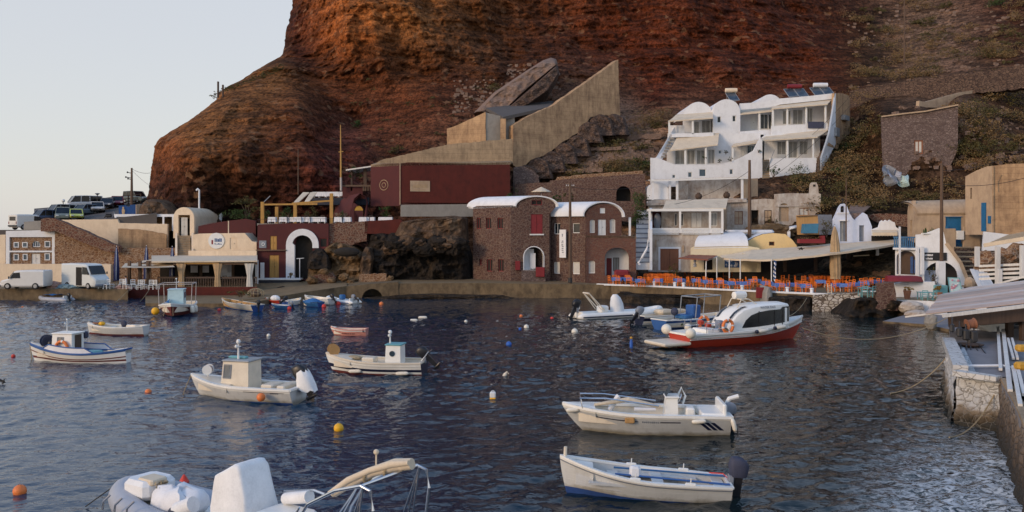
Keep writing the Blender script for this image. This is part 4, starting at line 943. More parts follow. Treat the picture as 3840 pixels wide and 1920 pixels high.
mb.make('roof', K.maroon_plaster, o, smooth=60)
mb = MB(); pb(mb, 1255, 798, 1312, 838, 108.6, .3); mb.make('side_wall', K.red_stone, o)
o = thing('slant_awning', 'pair of slanting cream and yellow awnings above the roof pergola', 'awning', at(1130, 765, 108))
for (x0, x1) in ((1098,1150),(1138,1178)):
 mb = MB(); A, B = at(x0,765,106.5), at(x0+16,765,106.5); C, D = at(x1+10,724,110), at(x1-14,724,110); mb.hexa([A,B,C,D]+[p+V((0,0,.1)) for p in (A,B,C,D)]); mb.make('cloth', K.cream_canvas, o)
mb = MB(); mb.beam(at(1150,762,107), at(1170,725,110), .3, .1); mb.make('slat', K.yellow_ochre, o)
mb = MB(); zz = at(0,742,112.5).z; mb.poly([V(((p-CX)/F*Y, Y, zz)) for p, Y in ((1170,112.2),(1385,111.2),(1385,116),(1170,117))], (), (0,0,-.9)); mb.make('upper_deck', K.navy_wall, None, **T('dark blue fronted upper dining deck below the maroon block', 'deck'))
for i, x in enumerate((1188,1212,1240,1262,1290,1318,1345)):
 table('whitetable', None, None, V(((x-CX)/F*113, 112.9 - i*.12, zz)), 0, 'white clothed table on the upper deck below the maroon block', 'white tables on the upper deck')
blk = thing('maroon_block', 'large plain maroon block with a cream sign and round emblem', 'building', at(1500, 770, 107.6))
fl, fr = Face(1392, 109.5, 1499, 107.6), Face(1499, 107.6, 1914, 110.4)
wall('left_wall', fl, [(1390,772),(1390,622),(1436,614),(1499,612),(1499,772)], K.maroon_plaster, blk, (), .5)
wall('front_wall', fr, [(1499,768),(1499,613),(1530,609),(1700,610),(1780,612),(1912,608),(1914,764)], K.red_plaster, blk, (), .5)
mb = MB(); mb.poly([fl.pt(1391,617), fl.pt(1499,612), fr.pt(1914,608), fr.pt(1914,608)+V((0,9,1.2)), fl.pt(1391,617)+V((0,8,1.0))], (), (0,0,-.3)); mb.make('roof', K.beige_concrete, blk)
mb = MB(); mb.beam(fr.pt(1500,612,.03), fr.pt(1500,768,.03), .1, .1); mb.make('edge_strip', K.beige_plaster, blk)
wall('plinth', fr, [(1503,812),(1503,760),(1912,762),(1912,812)], K.grey_concrete, blk, (), .45)
sgn = MB(); fr.box(sgn, fr.rect(1538,718,1612,678), .08, 0); sg = sgn.make('sign', K.beige_plaster, blk, label='cream rectangular sign')
mb = MB(); rr = random.Random(2); x = 1549
while x < 1602: w_ = rr.uniform(2, 5); fr.box(mb, fr.rect(x, 705, x+w_, 691+rr.uniform(-3,4)), .1, -.07); x += w_ + 1.6
for y in (684, 711): fr.box(mb, fr.rect(1553, y+1.5, 1597, y), .1, -.07)
mb.make('lettering', K.tan_canvas, sg)
mb = MB(); c = fl.pt(1440,694,.03); M = MT(c) @ fl.n.to_track_quat('Z','Y').to_matrix().to_4x4()
mb.torus(M, .62, .045, 22, 6); mb.torus(M, .28, .04, 16, 6); mb.make('emblem', K.tan_canvas, blk)
o = thing('flat_canopy', 'flat reed canopy on posts left of the maroon block', 'canopy', at(1345, 715, 111))
mb = MB(); A, B = at(1297,640,110), at(1394,626,109.5); mb.hexa([A, B, B+V((.3,5,0)), A+V((.3,5,0))]+[p+V((0,0,.16)) for p in (A, B, B+V((.3,5,0)), A+V((.3,5,0)))]); mb.make('roof', K.white_timber, o)
for x in (1318, 1366, 1372): mb = MB(); pb(mb, x-3, 634, x+3, 716, 110.6, .18); mb.make('post', K.dark_timber, o)
mb = MB(); pb(mb, 1284, 693, 1392, 700, 110.2, .12); [pb(mb, x, 698, x+4, 716, 110.25, .08) for x in range(1360, 1390, 9)]; mb.make('railing', K.pole_timber, o)
mb = MB(); pb(mb, 1284, 700, 1360, 740, 110.6, .4); mb.make('parapet', K.maroon_plaster, o)
o = thing('ship_mast', 'tall thin orange ship mast standing beside the flat canopy', 'mast', at(1278, 715, 110))
a, b = at(1279,715,110), at(1277,468,110); MB().tube([a, a.lerp(b,.2)], .14, 8).make('foot', K.grey_planks, o); MB().tube([a.lerp(b,.2), b], [.13,.05], 8).make('shaft', K.ochre_timber, o)
mb = MB(); mb.beam(at(1269,570,110), at(1287,568,110), .08, .1); mb.make('crosstree', K.ochre_timber, o)
f = Face(1480, 112, 1925, 113.4)
wall('concrete_wall', f, [(1393,618),(1430,600),(1560,570),(1680,541),(1922,520),(1924,612),(1500,616)], K.beige_concrete, None, (), .6, **T('long pale concrete terrace wall stepping up above the maroon block', 'wall'))
f = Face(1672, 117, 1826, 115)
wall('concrete_wall', f, [(1676,545),(1676,482),(1692,478),(1820,420),(1822,535)], K.tan_plaster, None, (), .5, **T('sunlit tan concrete wall with a sloping top on the road bend', 'wall'))
f = Face(1820, 115.2, 1930, 116)
o = wall('concrete_wall', f, [(1822,540),(1822,421),(1860,432),(1930,440),(1930,540)], K.grey_concrete, None, (), .5, **T('grey shaded wall with a pillar between the tan walls', 'wall'))  # grey instead of tan: the shade on this face put into its colour
mb = MB(); pb(mb, 1876, 445, 1897, 528, 114.6, .7); mb.make('pillar', K.tan_plaster, o)
f = Face(1918, 114.5, 2330, 124.5)
wall('ramp_wall', f, [(1924,618),(1924,470),(1990,432),(2075,395),(2160,335),(2318,224),(2320,300),(2326,436),(2270,432),(2215,438),(2180,490),(2105,535),(2060,575),(1990,600),(1950,640)], K.tan_plaster, None, (), 1.0, **T('huge tan triangular retaining wall rising to a point against the red cliff', 'wall'))
mb = MB(); f2 = Face(1918,118.5,2330,127.5); mb.poly([f.pt(1900,436,-.9), f.pt(2080,396,-.9), at(2075,378,126), at(1822,404,120)], (), (0,0,-.4)); mb.make('bend_road', K.asphalt, None, kind='structure')
# ================================================================== dark volcanic rocks between the maroon house and the brown houses
def outcrop(name, pts, Y, label, seed, mat, depth=3.0, step=6.0, amp=.55, top=None):
 """Rock face filling a photo outline at depth Y: a noisy relief closed behind."""
 import mathutils
 xs = [p[0] for p in pts]; ys = [p[1] for p in pts]; poly2 = [V((p[0], p[1])) for p in pts]
 n = max(14, int((max(xs)-min(xs))/step)); m = max(10, int((max(ys)-min(ys))/step))
 def span(y):
  xsx = []
  for i in range(len(pts)):
   (x0, y0), (x1, y1) = pts[i], pts[(i+1) % len(pts)]
   if (y0-y)*(y1-y) <= 0 and y0 != y1: xsx.append(x0 + (x1-x0)*(y-y0)/(y1-y0))
  return (min(xsx), max(xsx)) if xsx else (None, None)
 rows = []
 for j in range(m+1):
  y = max(ys) - .4 - (max(ys)-min(ys)-.8)*j/m; a, b = span(y)
  px = np.linspace(a, b, n+1); e = np.minimum(px-a, b-px)/max(8, .12*(b-a)); e2 = (j/m); e2 = min(1, (1-e2)/.12)
  Yd = Y + depth*.5*((1-np.clip(e,0,1))**2 + (1-max(0,e2))**2) + depth*.35*(j/m)
  X = (px-CX)/F*Yd; Z = H-(y-HY)/F*Yd
  k = np.clip(e, .15, 1)
  Yd = Yd - k*amp*(1.5*fbm(X/2.6+seed, Z/2.2, X*0+seed, 4, .58) + .8*(1-2*np.abs(perlin(X/1.3+seed, Z/1.1, X*0+seed*2))))
  rows.append([V((xx, yy, H-(y-HY)/F*yy)) for xx, yy in zip((px-CX)/F*Yd, Yd)])
 mb = MB(); mb.loft(rows, False)
 back = [[p + V((0, depth+1.5, 0)) for p in r] for r in (rows[0], rows[-1])]
 mb.loft([rows[-1], back[1]], False); mb.loft([[r[0] for r in rows], [r[0]+V((0,depth+1.5,0)) for r in rows]], False); mb.loft([[r[-1] for r in rows], [r[-1]+V((0,depth+1.5,0)) for r in rows]], False)
 return mb.make(name, mat, None, **T(label, 'rock'))
def rocktone(name, dark, mid, light, k=1.0):
 t = NT(name); v = t.coord(); a = t.noise(v, .55*k, 7, .72, .4); b = t.noise(v, 2.6*k, 6, .7);
 t.col(t.mix(t.ramp(b, [(.3, (.75,.75,.75)), (.55, (0,0,0))]), t.ramp(a, [(.30, dark), (.50, mid), (.66, light)]), sc(dark, .6)))
 t.bump(t.math('ADD', a, t.math('MULTIPLY', b, .5)), .9, .5); t.set(Roughness=.95); t.b.inputs['Specular IOR Level'].default_value = .15; MAT[name] = t.m
rocktone('lava_rock', (.012,.010,.009), (.030,.024,.020), (.070,.050,.036)); rocktone('brown_rock', (.06,.038,.025), (.13,.082,.052), (.24,.16,.10))
rocktone('ochre_rock', (.10,.06,.03), (.20,.125,.065), (.32,.22,.13)); rocktone('shore_rock', (.012,.011,.010), (.040,.030,.022), (.10,.07,.045), 1.4)
old = outcrop('old_ramp', [(1776,424),(1850,348),(1960,274),(2036,226),(2066,216),(2086,222),(2092,244),(1990,330),(1900,414)], 121.5, 'collapsed old stone ramp slanting up the red slope with pale rubble top', 6.4, K.roof_rubble, 9, amp=.3, step=5); old['category'] = 'ruin'
sd_ = outcrop('broken_side', [(1890,414),(1985,332),(2090,240),(2098,276),(2060,340),(1990,388),(1930,414)], 120.6, '', 2.6, K.dry_stone, 7, amp=.3, step=5); sd_.parent = old
for k_ in ('label', 'category'): del sd_[k_]
outcrop('cliff_foot', [(522,820),(524,775),(545,752),(575,745),(610,760),(640,790),(640,820)], 110.6, 'brown rock foot of the cliff beside the blue hoarding', 3.9, K.brown_rock, 3, amp=.4)
outcrop('lava_outcrop', [(1370,1068),(1372,960),(1385,880),(1440,868),(1560,870),(1640,905),(1745,900),(1764,960),(1766,1062)], 102.4, 'large dark lava outcrop with hollows left of the brown stone house', 3.1, K.lava_rock, 3.5, amp=.8)
outcrop('rubble_bank', [(1495,935),(1480,880),(1505,830),(1600,818),(1700,808),(1748,815),(1752,925),(1720,915),(1640,935),(1600,925),(1560,905)], 101.8, 'brown rubble bank hanging over the dark lava outcrop', 8.3, K.brown_rock, 2.5, amp=.5)
rr = random.Random(17)
for i in range(15):
 x = 1470+i*17.5; s_ = rr.uniform(.55,1.1); rock('boulder', 'dark boulder wedged under the brown rubble bank', at(x, 921+rr.uniform(-12,14), 101.2), (s_*1.3, s_*.8, s_*.75), K.brown_rock if i % 3 == 0 else K.lava_rock, i*2.9, .45, 12, 'dark boulders under the rubble bank')
outcrop('boulder_slope', [(1150,1062),(1160,985),(1195,950),(1225,925),(1260,905),(1330,925),(1365,960),(1368,1062)], 102.0, 'tumbled ochre boulders under the rubble wall', 5.2, K.ochre_rock, 2.5, amp=.75, step=5)
outcrop('dark_boulder', [(1150,1010),(1160,950),(1190,930),(1212,935),(1235,960),(1240,1012)], 101.2, 'black boulder leaning against the white arch', 2.2, K.lava_rock, 2, amp=.4, step=4)
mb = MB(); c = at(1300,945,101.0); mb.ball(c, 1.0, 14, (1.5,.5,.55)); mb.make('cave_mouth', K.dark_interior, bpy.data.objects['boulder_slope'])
outcrop('tall_boulder', [(1348,1030),(1352,960),(1372,925),(1392,930),(1400,970),(1392,1030)], 101.4, 'upright brown boulder between the ochre slope and the dark outcrop', 9.4, K.brown_rock, 1.5, amp=.3, step=4)
f = Face(1340, 100.4, 1460, 100.4)
wall('low_stone_wall', f, [(1344,1062),(1346,1030),(1380,1027),(1448,1026),(1450,1060)], K.ochre_stone, None, (), .5, **T('low rubble wall on the path in front of the lava outcrop', 'wall'))
f = Face(1150, 100.2, 1260, 100.2)
wall('low_stone_wall', f, [(1152,1072),(1155,1040),(1200,1028),(1245,1022),(1258,1040),(1258,1066)], K.red_stone, None, (), .6, **T('low rubble wall below the black boulder beside the white arch', 'wall'))
for i, (x, y, s_) in enumerate(((1170,1050,.5),(1215,1018,.45),(1242,1052,.4),(1290,1040,.5),(1315,1056,.35),(1460,1056,.4),(1465,1042,.3))):
 rock('boulder', 'loose reddish boulder lying along the harbour path', at(x, y, 99.6+i*.1), (s_*1.2, s_, s_*.8), K.ochre_rock, i*3.3, .3, 10, 'loose boulders along the harbour path')
outcrop('dark_bank', [(985,1112),(1005,1085),(1060,1072),(1110,1078),(1130,1098),(1120,1112)], 97.5, 'heap of dark rubble below the navy plinth', 4.2, K.lava_rock, 1.5, amp=.3, step=4)
o = thing('fish_trap', 'round wire mesh fish trap heap on the low dock', 'fish trap', on(960,1118,.4))
mb = MB(); c = on(960,1118,.42)
for k in range(6): mb.torus(MT(c+V((0,0,.5))) @ MR(k*math.pi/6,4,'Z') @ MR(R(90),4,'X') @ Matrix.Diagonal((1,.62,1,1)), .85, .03, 20, 5)
for z, r_ in ((.1,.6),(.5,.85),(.85,.55)): mb.torus(MT(c+V((0,0,z))), r_, .025, 20, 5)
mb.make('cage', K.rope_tan, o); MB().ball(c+V((0,0,.35)), .45, 12, (1.2,1,.7)).make('net', K.dark_timber, o)
bush('quay_plant', 'dark low shrub at the end of the red quay wall', 'shrub', on(905,1108,.9)+V((0,0,.35)), (1.2,.6,.5), K.leaf_olive, 200, .2)
rock('shore_rock', 'long dark rock ledge at the waterline under the central quay', at(1640,1122,95.4), (7.5,.9,.55), K.shore_rock, 1.7, .35, 22)
rock('shore_rock', 'short dark rock ledge at the waterline right of the culvert', at(1810,1122,95.6), (2.6,.7,.45), K.shore_rock, 5.7, .35, 16)
# ================================================================== the two brown vaulted houses
hA = thing('brown_vault_house', 'taller brown stone house with white vaulted roof and dark red door', 'house', at(1915, 1056, 100.2))
fl, fg = Face(1774, 103.6, 1915, 100.2), Face(1915, 100.2, 2062, 100.6)
opsL = [fl.rect(*q) for q in ((1787,858,1804,817),(1822,858,1842,817),(1865,858,1886,817),(1797,994,1806,972),(1825,1018,1846,972),(1868,1018,1889,972))]
wall('side_wall', fl, [(1774,1060),(1774,778),(1788,772),(1915,770),(1915,1062)], K.brown_stone, hA, [(r,'r') for r in opsL], .5)
for r in opsL: window(fl, r, hA, K.red_paint, K.dark_interior, name='shutter', bars=(2,1), depth=.2)
rd, ra, rt = fg.rect(1990,877,2035,803), fg.rect(1965,1012,2038,926), fg.rect(1993,769,2033,751)
gab = [(1915,1062),(1915,770),(1937,770)] + [(2013-76*math.cos(math.pi*i/12), 772-34*math.sin(math.pi*i/12)) for i in range(1,12)] + [(2086,774),(2060,805),(2060,1062)]
wall('gable_wall', fg, gab, K.ochre_stone if False else K.brown_stone, hA, [(rd,'r'),(ra,'a'),(rt,'r')], .5)
door(fg, rd, hA, K.red_paint, label='dark red upper door'); window(fg, rt, hA, K.red_paint, K.dark_interior, name='shutter', depth=.2, bars=(2,1))
mb = MB(); f_sill = fg.rect(1986,882,2039,877); fg.box(mb, f_sill, .18, .1); mb.make('sill', K.white_paint, hA)
mb = MB(); mb.loft([fg.aloop(inset(ra,-.10),.03,12), fg.aloop(inset(ra,.0),.035,12), fg.aloop(inset(ra,.0),-.9,12)], True); mb.make('arch_surround', K.lime_wash, hA)
mb = MB(); t0,z0,t1,z1 = ra; fg.box(mb, (t0,z0,t0+(t1-t0)*.55,z1-.25), -.9, 1.2); mb.make('inner_wall', K.lime_wash, hA)
mb = MB(); fg.box(mb, (t0-.2,z0-.2,t1+.2,z1), -1.6, 1.8); mb.make('dark_doorway', K.dark_interior, hA)
mb = MB(); fg.box(mb, fg.rect(1990,1008,2010,950), -.5, .6); mb.make('door', K.lime_wash, hA)
o = wall('porch_wall', fg, [(1952,1044),(1953,1012),(2040,1010),(2040,1044)], K.grey_purple_stone, hA, (), .2, world=[fg.pt(x,y,.9) for x,y in ((1952,1062),(1953,1012),(2042,1012),(2042,1062))])
mb = MB(); p = fg.pt(2022,1048,1.0); mb.bev(p+V((0,0,.9)), (1.0,.3,1.1), .05); mb.make('red_cabinet', K.red_paint, hA)
mb = MB(); fg.box(mb, fg.rect(1932,1012,1950,978), .25, 0); mb.make('meter_box', K.red_paint, hA)
def vroof(face, pts, vec, mat, parent, th=.14, lip=.18):
 """Vault shell following gable points on face, running back along vec."""
 crv = [face.pt(x, y, lip) for x, y in pts]; n = len(crv); ctr = sum(crv, Vector())/n - V((0,0,1.5))
 up = [p + (p-ctr).normalized()*th for p in crv]; ring = up + crv[::-1]
 mb = MB(); mb.loft([ring, [p + Vector(vec) for p in ring]], True)
 for b in (0, 2*n):
  for i in range(n-1): mb.f.append([b+i, b+i+1, b+2*n-2-i, b+2*n-1-i]); mb.mi.append(0)
 return mb.make('roof', mat, parent, smooth=40)
crvA = [(1935,774)] + [(2013-78*math.cos(math.pi*i/14), 774-36*math.sin(math.pi*i/14)) for i in range(1,14)] + [(2090,776)]
vec = (fl.A - fl.B).normalized()*7.2
vroof(fg, crvA, vec, K.lime_wash, hA)
mb = MB(); mb.poly([fl.pt(1774,776), fl.pt(1915,771), fg.pt(1937,771), fg.pt(1937,771)+vec], (), (0,0,-.2)); mb.make('eave_slab', K.lime_wash, hA)
mb = MB(); g = fg.n*-.6; mb.poly([fg.pt(2058,1060)+g, fg.pt(2058,800)+g, fg.pt(2058,800)+g+vec, fg.pt(2058,1060)+g+vec], (), (.3,0,0)); mb.make('far_wall', K.brown_stone, hA)
hB = thing('brown_vault_house', 'lower brown stone house with broad white vault and arched corner porch', 'house', at(2195, 1060, 98.8))
fl, fg = Face(2048, 102.2, 2195, 98.8), Face(2195, 98.8, 2345, 99.6)
opsL = [fl.rect(*q) for q in ((2078,878,2101,837),(2147,874,2174,837),(2077,1026,2099,982),(2147,1028,2174,982))]
wall('side_wall', fl, [(2048,1064),(2048,812),(2195,812),(2195,1064)], K.brown_stone, hB, [(r,'r') for r in opsL], .5)
for i, r in enumerate(opsL): window(fl, r, hB, K.white_paint, K.window_glass if i < 2 else K.white_curtain, depth=.16, bars=(1 if i else 2,1))
opsG = [fg.rect(*q) for q in ((2212,873,2231,823),(2243,882,2273,823),(2287,873,2308,821))]; rt = fg.rect(2250,800,2269,780); rl = fg.rect(2208,1025,2231,977)
gab = [(2195,884),(2195,810)] + [(2263-68*math.cos(math.pi*i/12), 810-46*math.sin(math.pi*i/12)) for i in range(1,12)] + [(2331,812),(2331,884)]
wall('gable_wall', fg, gab, K.brick_red, hB, [(opsG[0],'a',.2),(opsG[1],'r'),(opsG[2],'a',.2),(rt,'r')], .4)
for r in (opsG[0], opsG[2]): window(fg, r, hB, K.white_paint, K.white_curtain, depth=.15)
door(fg, opsG[1], hB, K.white_paint, label='white upper door'); window(fg, rt, hB, K.white_paint, K.white_paint, depth=.1)
crvB = [(2190,812)] + [(2263-75*math.cos(math.pi*i/16), 812-52*math.sin(math.pi*i/16)) for i in range(1,16)] + [(2338,814)]
vec = (fl.A - fl.B).normalized()*7.6
vroof(fg, crvB, vec, K.lime_wash, hB)
fp = Face(2196, 98.3, 2386, 97.6); ra = fp.rect(2268,1034,2358,928)
wall('porch', fp, [(2196,1066),(2196,883),(2384,886),(2386,1066)], K.brick_red, hB, [(ra,'a',1.15),(fp.rect(2208,1025,2231,977),'a',.2)], .55)
window(fp, fp.rect(2208,1025,2231,977), hB, K.white_paint, K.white_curtain, depth=.2, label='narrow arched lower window')
mb = MB(); mb.poly([fp.pt(2196,883), fp.pt(2386,886), fp.pt(2386,886)+V((.2,5,0)), fp.pt(2196,883)+V((.2,3,0))], (), (0,0,-.25)); mb.make('porch_roof', K.beige_concrete, hB)
fi = Face(2262, 99.9, 2372, 99.3); rw, rdd = fi.rect(2299,1016,2322,966), fi.rect(2274,1034,2294,968)
wall('porch_inner_wall', fi, [(2255,1066),(2255,900),(2374,900),(2374,1066)], K.lime_wash, hB, [(rw,'r'),(rdd,'r')], .2)
window(fi, rw, hB, K.dark_timber, K.grey_curtain, bars=(2,1)); door(fi, rdd, hB, K.red_paint, leaves=1, label='dark red porch door')
mb = MB(); mb.poly([fp.pt(2384,1066,-.3), fp.pt(2384,890,-.3), fp.pt(2384,890)+V((.3,5,0)), fp.pt(2384,1066)+V((.3,5,0))], (), (-.3,0,0)); mb.make('porch_side', K.brick_red, hB)
b0 = fg.pt(2192, 884); mb = MB(); mb.poly([fg.pt(2331,1060,-.4), fg.pt(2331,815,-.4), fg.pt(2331,815,-.4)+vec, fg.pt(2331,1060,-.4)+vec], (), (-.3,0,0)); mb.make('far_wall', K.brick_red, hB)
o = thing('banner_sign', 'tall white vertical banner sign with faint marks on the brown house', 'sign', at(2112, 965, 100)); fl = Face(2098,100.3,2124,99.7)
mb = MB(); fl.box(mb, fl.rect(2100,966,2124,861), .12, -.04); mb.make('panel', K.white_cloth, o)
mb = MB(); rr = random.Random(6); c = fl.pt(2112,882,.135); mb.bev(c, (.14,.02,.34), .005)
for y in range(902, 950, 7): fl.box(mb, fl.rect(2110+rr.uniform(-4,0), y+rr.uniform(3,5), 2113+rr.uniform(0,4), y), .135, -.11)
mb.make('lettering', K.motor_grey, o)
pole('utility_pole', 'dark timber power pole in front of the brown houses', 2138, 688, 1064, 96.8, .17, K.pole_timber, .45)
mb = MB(); a = at(2138,1060,96.7); mb.cyl(a, .24, .55, 10); mb.make('collar', K.iron, [o_ for o_ in bpy.data.objects if o_.get('label','').startswith('dark timber power pole in front')][0])
f = Face(1910, 112.2, 2440, 110.0); ra = f.rect(2311,754,2365,698)
wall('stone_wall', f, [(1928,830),(1932,690),(2060,684),(2064,676),(2420,650),(2422,830)], K.brown_stone, None, [(ra,'a')], .6, **T('old brown stone wall with a dark arch behind the vaulted houses', 'wall'))
mb = MB(); f.box(mb, inset(ra,-.3), -1.4, 1.6); mb.make('arch_interior', K.dark_interior, bpy.data.objects['stone_wall'])
f = Face(1912, 113.2, 2070, 112.8)
wall('stone_wall', f, [(1925,840),(1925,628),(1960,622),(2000,640),(2020,660),(2022,840)], K.grey_purple_stone, None, (), .7, **T('grey stone wall end with a curved top right of the maroon block', 'wall'))
f = Face(2060, 112.6, 2420, 110.9)
wall('stone_wall', f, [(2062,700),(2090,664),(2180,655),(2260,648),(2410,640),(2412,700)], K.ochre_stone, None, (), .5, **T('pale rubble coping strip on the old wall behind the vaulted houses', 'wall'))
o = thing('parasol', 'open white parasol on the terrace behind the vaulted houses', 'parasol', at(2030, 770, 107))
mb = MB(); c = at(2030,720,107); mb.loft([[c+V((r_*math.cos(2*math.pi*i/12), r_*math.sin(2*math.pi*i/12), z)) for i in range(12)] for r_, z in ((1.2,-.02),(1.19,.06),(.62,.34),(.2,.55),(.02,.62))], True, True); mb.make('canopy', K.cream_canvas, o)
MB().tube([at(2030,770,107), c+V((0,0,.6))], .035, 6).make('pole', K.white_timber, o)
for x, y, rx, m_, lb in ((1925,728,.9,'leaf_green','dark green shrub above the taller white vault'),(2080,745,.8,'leaf_green','shrub on the terrace beside the white parasol'),(2135,740,.9,'leaf_olive','olive shrub on the terrace behind the power pole')):
 bush('terrace_shrub', lb, 'shrub', at(x,y,107.5), (rx,.7,.6), MAT[m_], 200, .2)
bush('climbing_bush', 'tall green creeper bush beside the white outside steps', 'bush', at(2392, 800, 104.5), (1.15,1.0,2.4), K.leaf_green, 900, .24)
bush('climbing_bush', 'yellow green bush in front of the dark arch', 'bush', at(2400, 742, 106), (1.1,.8,.9), K.leaf_yellow if False else K.leaf_olive, 380, .22)
steps('white_steps', 'white painted outside steps between brown porch and cream taverna', at(2382,1000,98.6), at(2440,1000,98.6), at(2388,790,106.5), at(2436,790,106.5), 12, K.lime_wash)
mb = MB(); mb.poly([at(2436,1012,98), at(2436,860,98.6), at(2436,780,106)], (), (.3,0,0)); mb.make('stair_flank', K.lime_wash, bpy.data.objects['white_steps'])
mb = MB(); pb(mb, 2358, 815, 2366, 884, 100, .15); mb.make('chimney_pipe', K.lime_wash, None, **T('white upright pipe beside the brown porch roof', 'pipe'))
mb = MB(); c = [at(2432,900,97), at(2425,935,97), at(2408,965,97), at(2394,985,97), at(2400,992,97)]; mb.tube(c, .14, 6); mb.make('curved_parapet', K.lime_wash, bpy.data.objects['white_steps'])
# ================================================================== white hotel on the slope
hot = thing('white_hotel', 'white two storey cycladic apartment building with domed gables and cream awnings', 'hotel', at(2750, 680, 117))
LW = K.lime_wash
def flat(Y, y2=None): return Face(2300, Y, 3300, y2 or Y)
f114 = flat(114.4)
sm = [f114.rect(*q) for q in ((2521,668,2533,655),(2580,665,2595,645),(2622,662,2647,634),(2736,654,2749,634))]
wall('lower_wall', f114, [(2440,700),(2440,591),(2475,595),(2530,617),(2690,617),(2745,605),(2790,585),(2825,565),(2848,522),(2859,522),(2859,700)], LW, hot, [(r,'r') for r in sm], .35)
for r in sm: window(f114, r, hot, K.white_paint, K.blue_glass, fw=.06, depth=.12)
wall('parapet', f114, [(2887,690),(2887,594),(3062,592),(3057,690)], LW, hot, (), .3)
f = flat(117.6); dl = [f.rect(*q) for q in ((2532,616,2570,564),(2577,616,2606,562),(2613,616,2645,562),(2655,614,2680,560),(2780,592,2800,548),(2802,590,2836,545),(2694,577,2706,563))]
wall('lower_floor_wall', f, [(2500,640),(2505,500),(2865,500),(2865,640)], LW, hot, [(r,'r') for r in dl], .3)
for r in dl[:4]: window(f, r, hot, K.white_paint, K.grey_curtain, 'glass_door', bars=(2,1), depth=.18)
door(f, dl[4], hot, K.white_paint, leaves=1); window(f, dl[5], hot, K.white_paint, K.blue_glass, 'glass_door', bars=(2,1)); window(f, dl[6], hot, K.white_paint, K.blue_glass)
dr = [f.rect(*q) for q in ((2915,580,2948,530),(2958,592,2991,530),(2998,580,3029,528))]
wall('lower_floor_wall', f, [(2852,690),(2852,505),(3075,500),(3075,690)], LW, hot, [(r,'r') for r in dr], .3)
for r in dr: window(f, r, hot, K.white_paint, K.grey_curtain, 'glass_door', bars=(2,1), depth=.18)
f = flat(120.6); du = [f.rect(*q) for q in ((2603,500,2623,455),(2632,502,2664,450),(2666,500,2673,452))]
wall('upper_floor_wall', f, [(2562,515),(2562,436),(2676,425),(2676,515)], LW, hot, [(r,'r') for r in du], .3)
for r in du: window(f, r, hot, K.white_paint, K.grey_curtain, 'glass_door', bars=(2,1) if r is du[1] else (1,1), depth=.18)
def gable(f, r, back, name='gable', rise=None, ops=()):
 pts = f.aloop(r, 0, 16, rise)
 wall(name, f, None, LW, hot, ops, .3, world=pts)
 arc = pts[2:]; v = V((0, back, 0)); mb = MB(); mb.loft([[p+V((0,.29,-.01)) for p in arc], [p+v for p in arc]], False); mb.make('vault_roof', LW, hot, smooth=50)
f = flat(119.4); gable(f, f.rect(2566,442,2674,382), 8, rise=1.95)
f = flat(118.6); wc = [f.rect(2690,460,2704,437), f.rect(2747,456,2760,433)]
gable(f, f.rect(2674,560,2776,372), 9, 'tower_front', 1.7, [(r,'r') for r in wc])
for r in wc: window(f, r, hot, K.white_paint, K.window_glass, fw=.06, depth=.2)
f = flat(122); gable(f, f.rect(2845,412,2932,354), 8, rise=1.5)
f = flat(121); dm = [f.rect(*q) for q in ((2814,484,2836,435),(2852,484,2881,428),(2883,484,2893,428))]
wall('upper_floor_wall', f, [(2774,520),(2774,392),(2898,390),(2898,520)], LW, hot, [(r,'r') for r in dm], .3)
door(f, dm[0], hot, K.white_paint, leaves=1); window(f, dm[1], hot, K.white_paint, K.window_glass, 'glass_door', bars=(2,1)); window(f, dm[2], hot, K.white_paint, K.window_glass, 'glass_door')
f = flat(120.4); dq = [f.rect(*q) for q in ((2936,466,2966,414),(2974,466,3011,410),(3025,462,3049,405))]
wall('upper_floor_wall', f, [(2894,490),(2894,372),(3132,352),(3132,490)], LW, hot, [(r,'r') for r in dq], .3)
for r in dq: window(f, r, hot, K.white_paint, K.grey_curtain, 'glass_door', bars=(2,1), depth=.18)
f = flat(118.8); wall('roof_parapet', f, [(2775,412),(2775,388),(2845,384),(2930,372),(3130,349),(3130,370),(2925,392),(2895,402)], LW, hot, (), .3)
fe = Face(3129, 118.2, 3190, 125); wall('end_wall', fe, [(3104,545),(3120,480),(3129,349),(3160,350),(3182,358),(3188,372),(3188,500),(3160,520),(3140,560)], K.tan_plaster, hot, (), .3)
mb = MB(); fe.box(mb, fe.rect(3155,452,3172,434), .5, 0); fe.box(mb, fe.rect(3126,512,3138,480), .4, 0); mb.make('cooling_unit', K.grey_metal, hot)
mb = MB(); mb.poly([at(3104,500,115.5), at(3128,350,118.4), at(3128,540,118.4), at(3075,640,114.6), at(3075,592,114.6)], (), (.25,.1,0)); mb.make('side_wall', LW, hot)
mb = MB(); mb.poly([at(3060,690,114.3), at(3064,592,114.3), at(3110,520,118), at(3105,650,118)], (), (.4,.2,0)); mb.make('stone_flank', K.ochre_stone, hot)
f = flat(117.2); wall('parapet', f, [(2893,505),(2893,472),(3104,462),(3104,505)], LW, hot, (), .25)
f = flat(118.0); wall('parapet', f, [(2776,545),(2776,493),(2860,487),(2893,487),(2893,512),(2850,522),(2838,545)], LW, hot, (), .25)
wall('balcony_slab', flat(117.0), [(2520,515),(2520,503),(2676,496),(2676,512)], LW, hot, (), 3.4)
wall('balcony_slab', flat(116.9), [(2855,520),(2870,506),(3104,497),(3104,506)], LW, hot, (), 3.4)
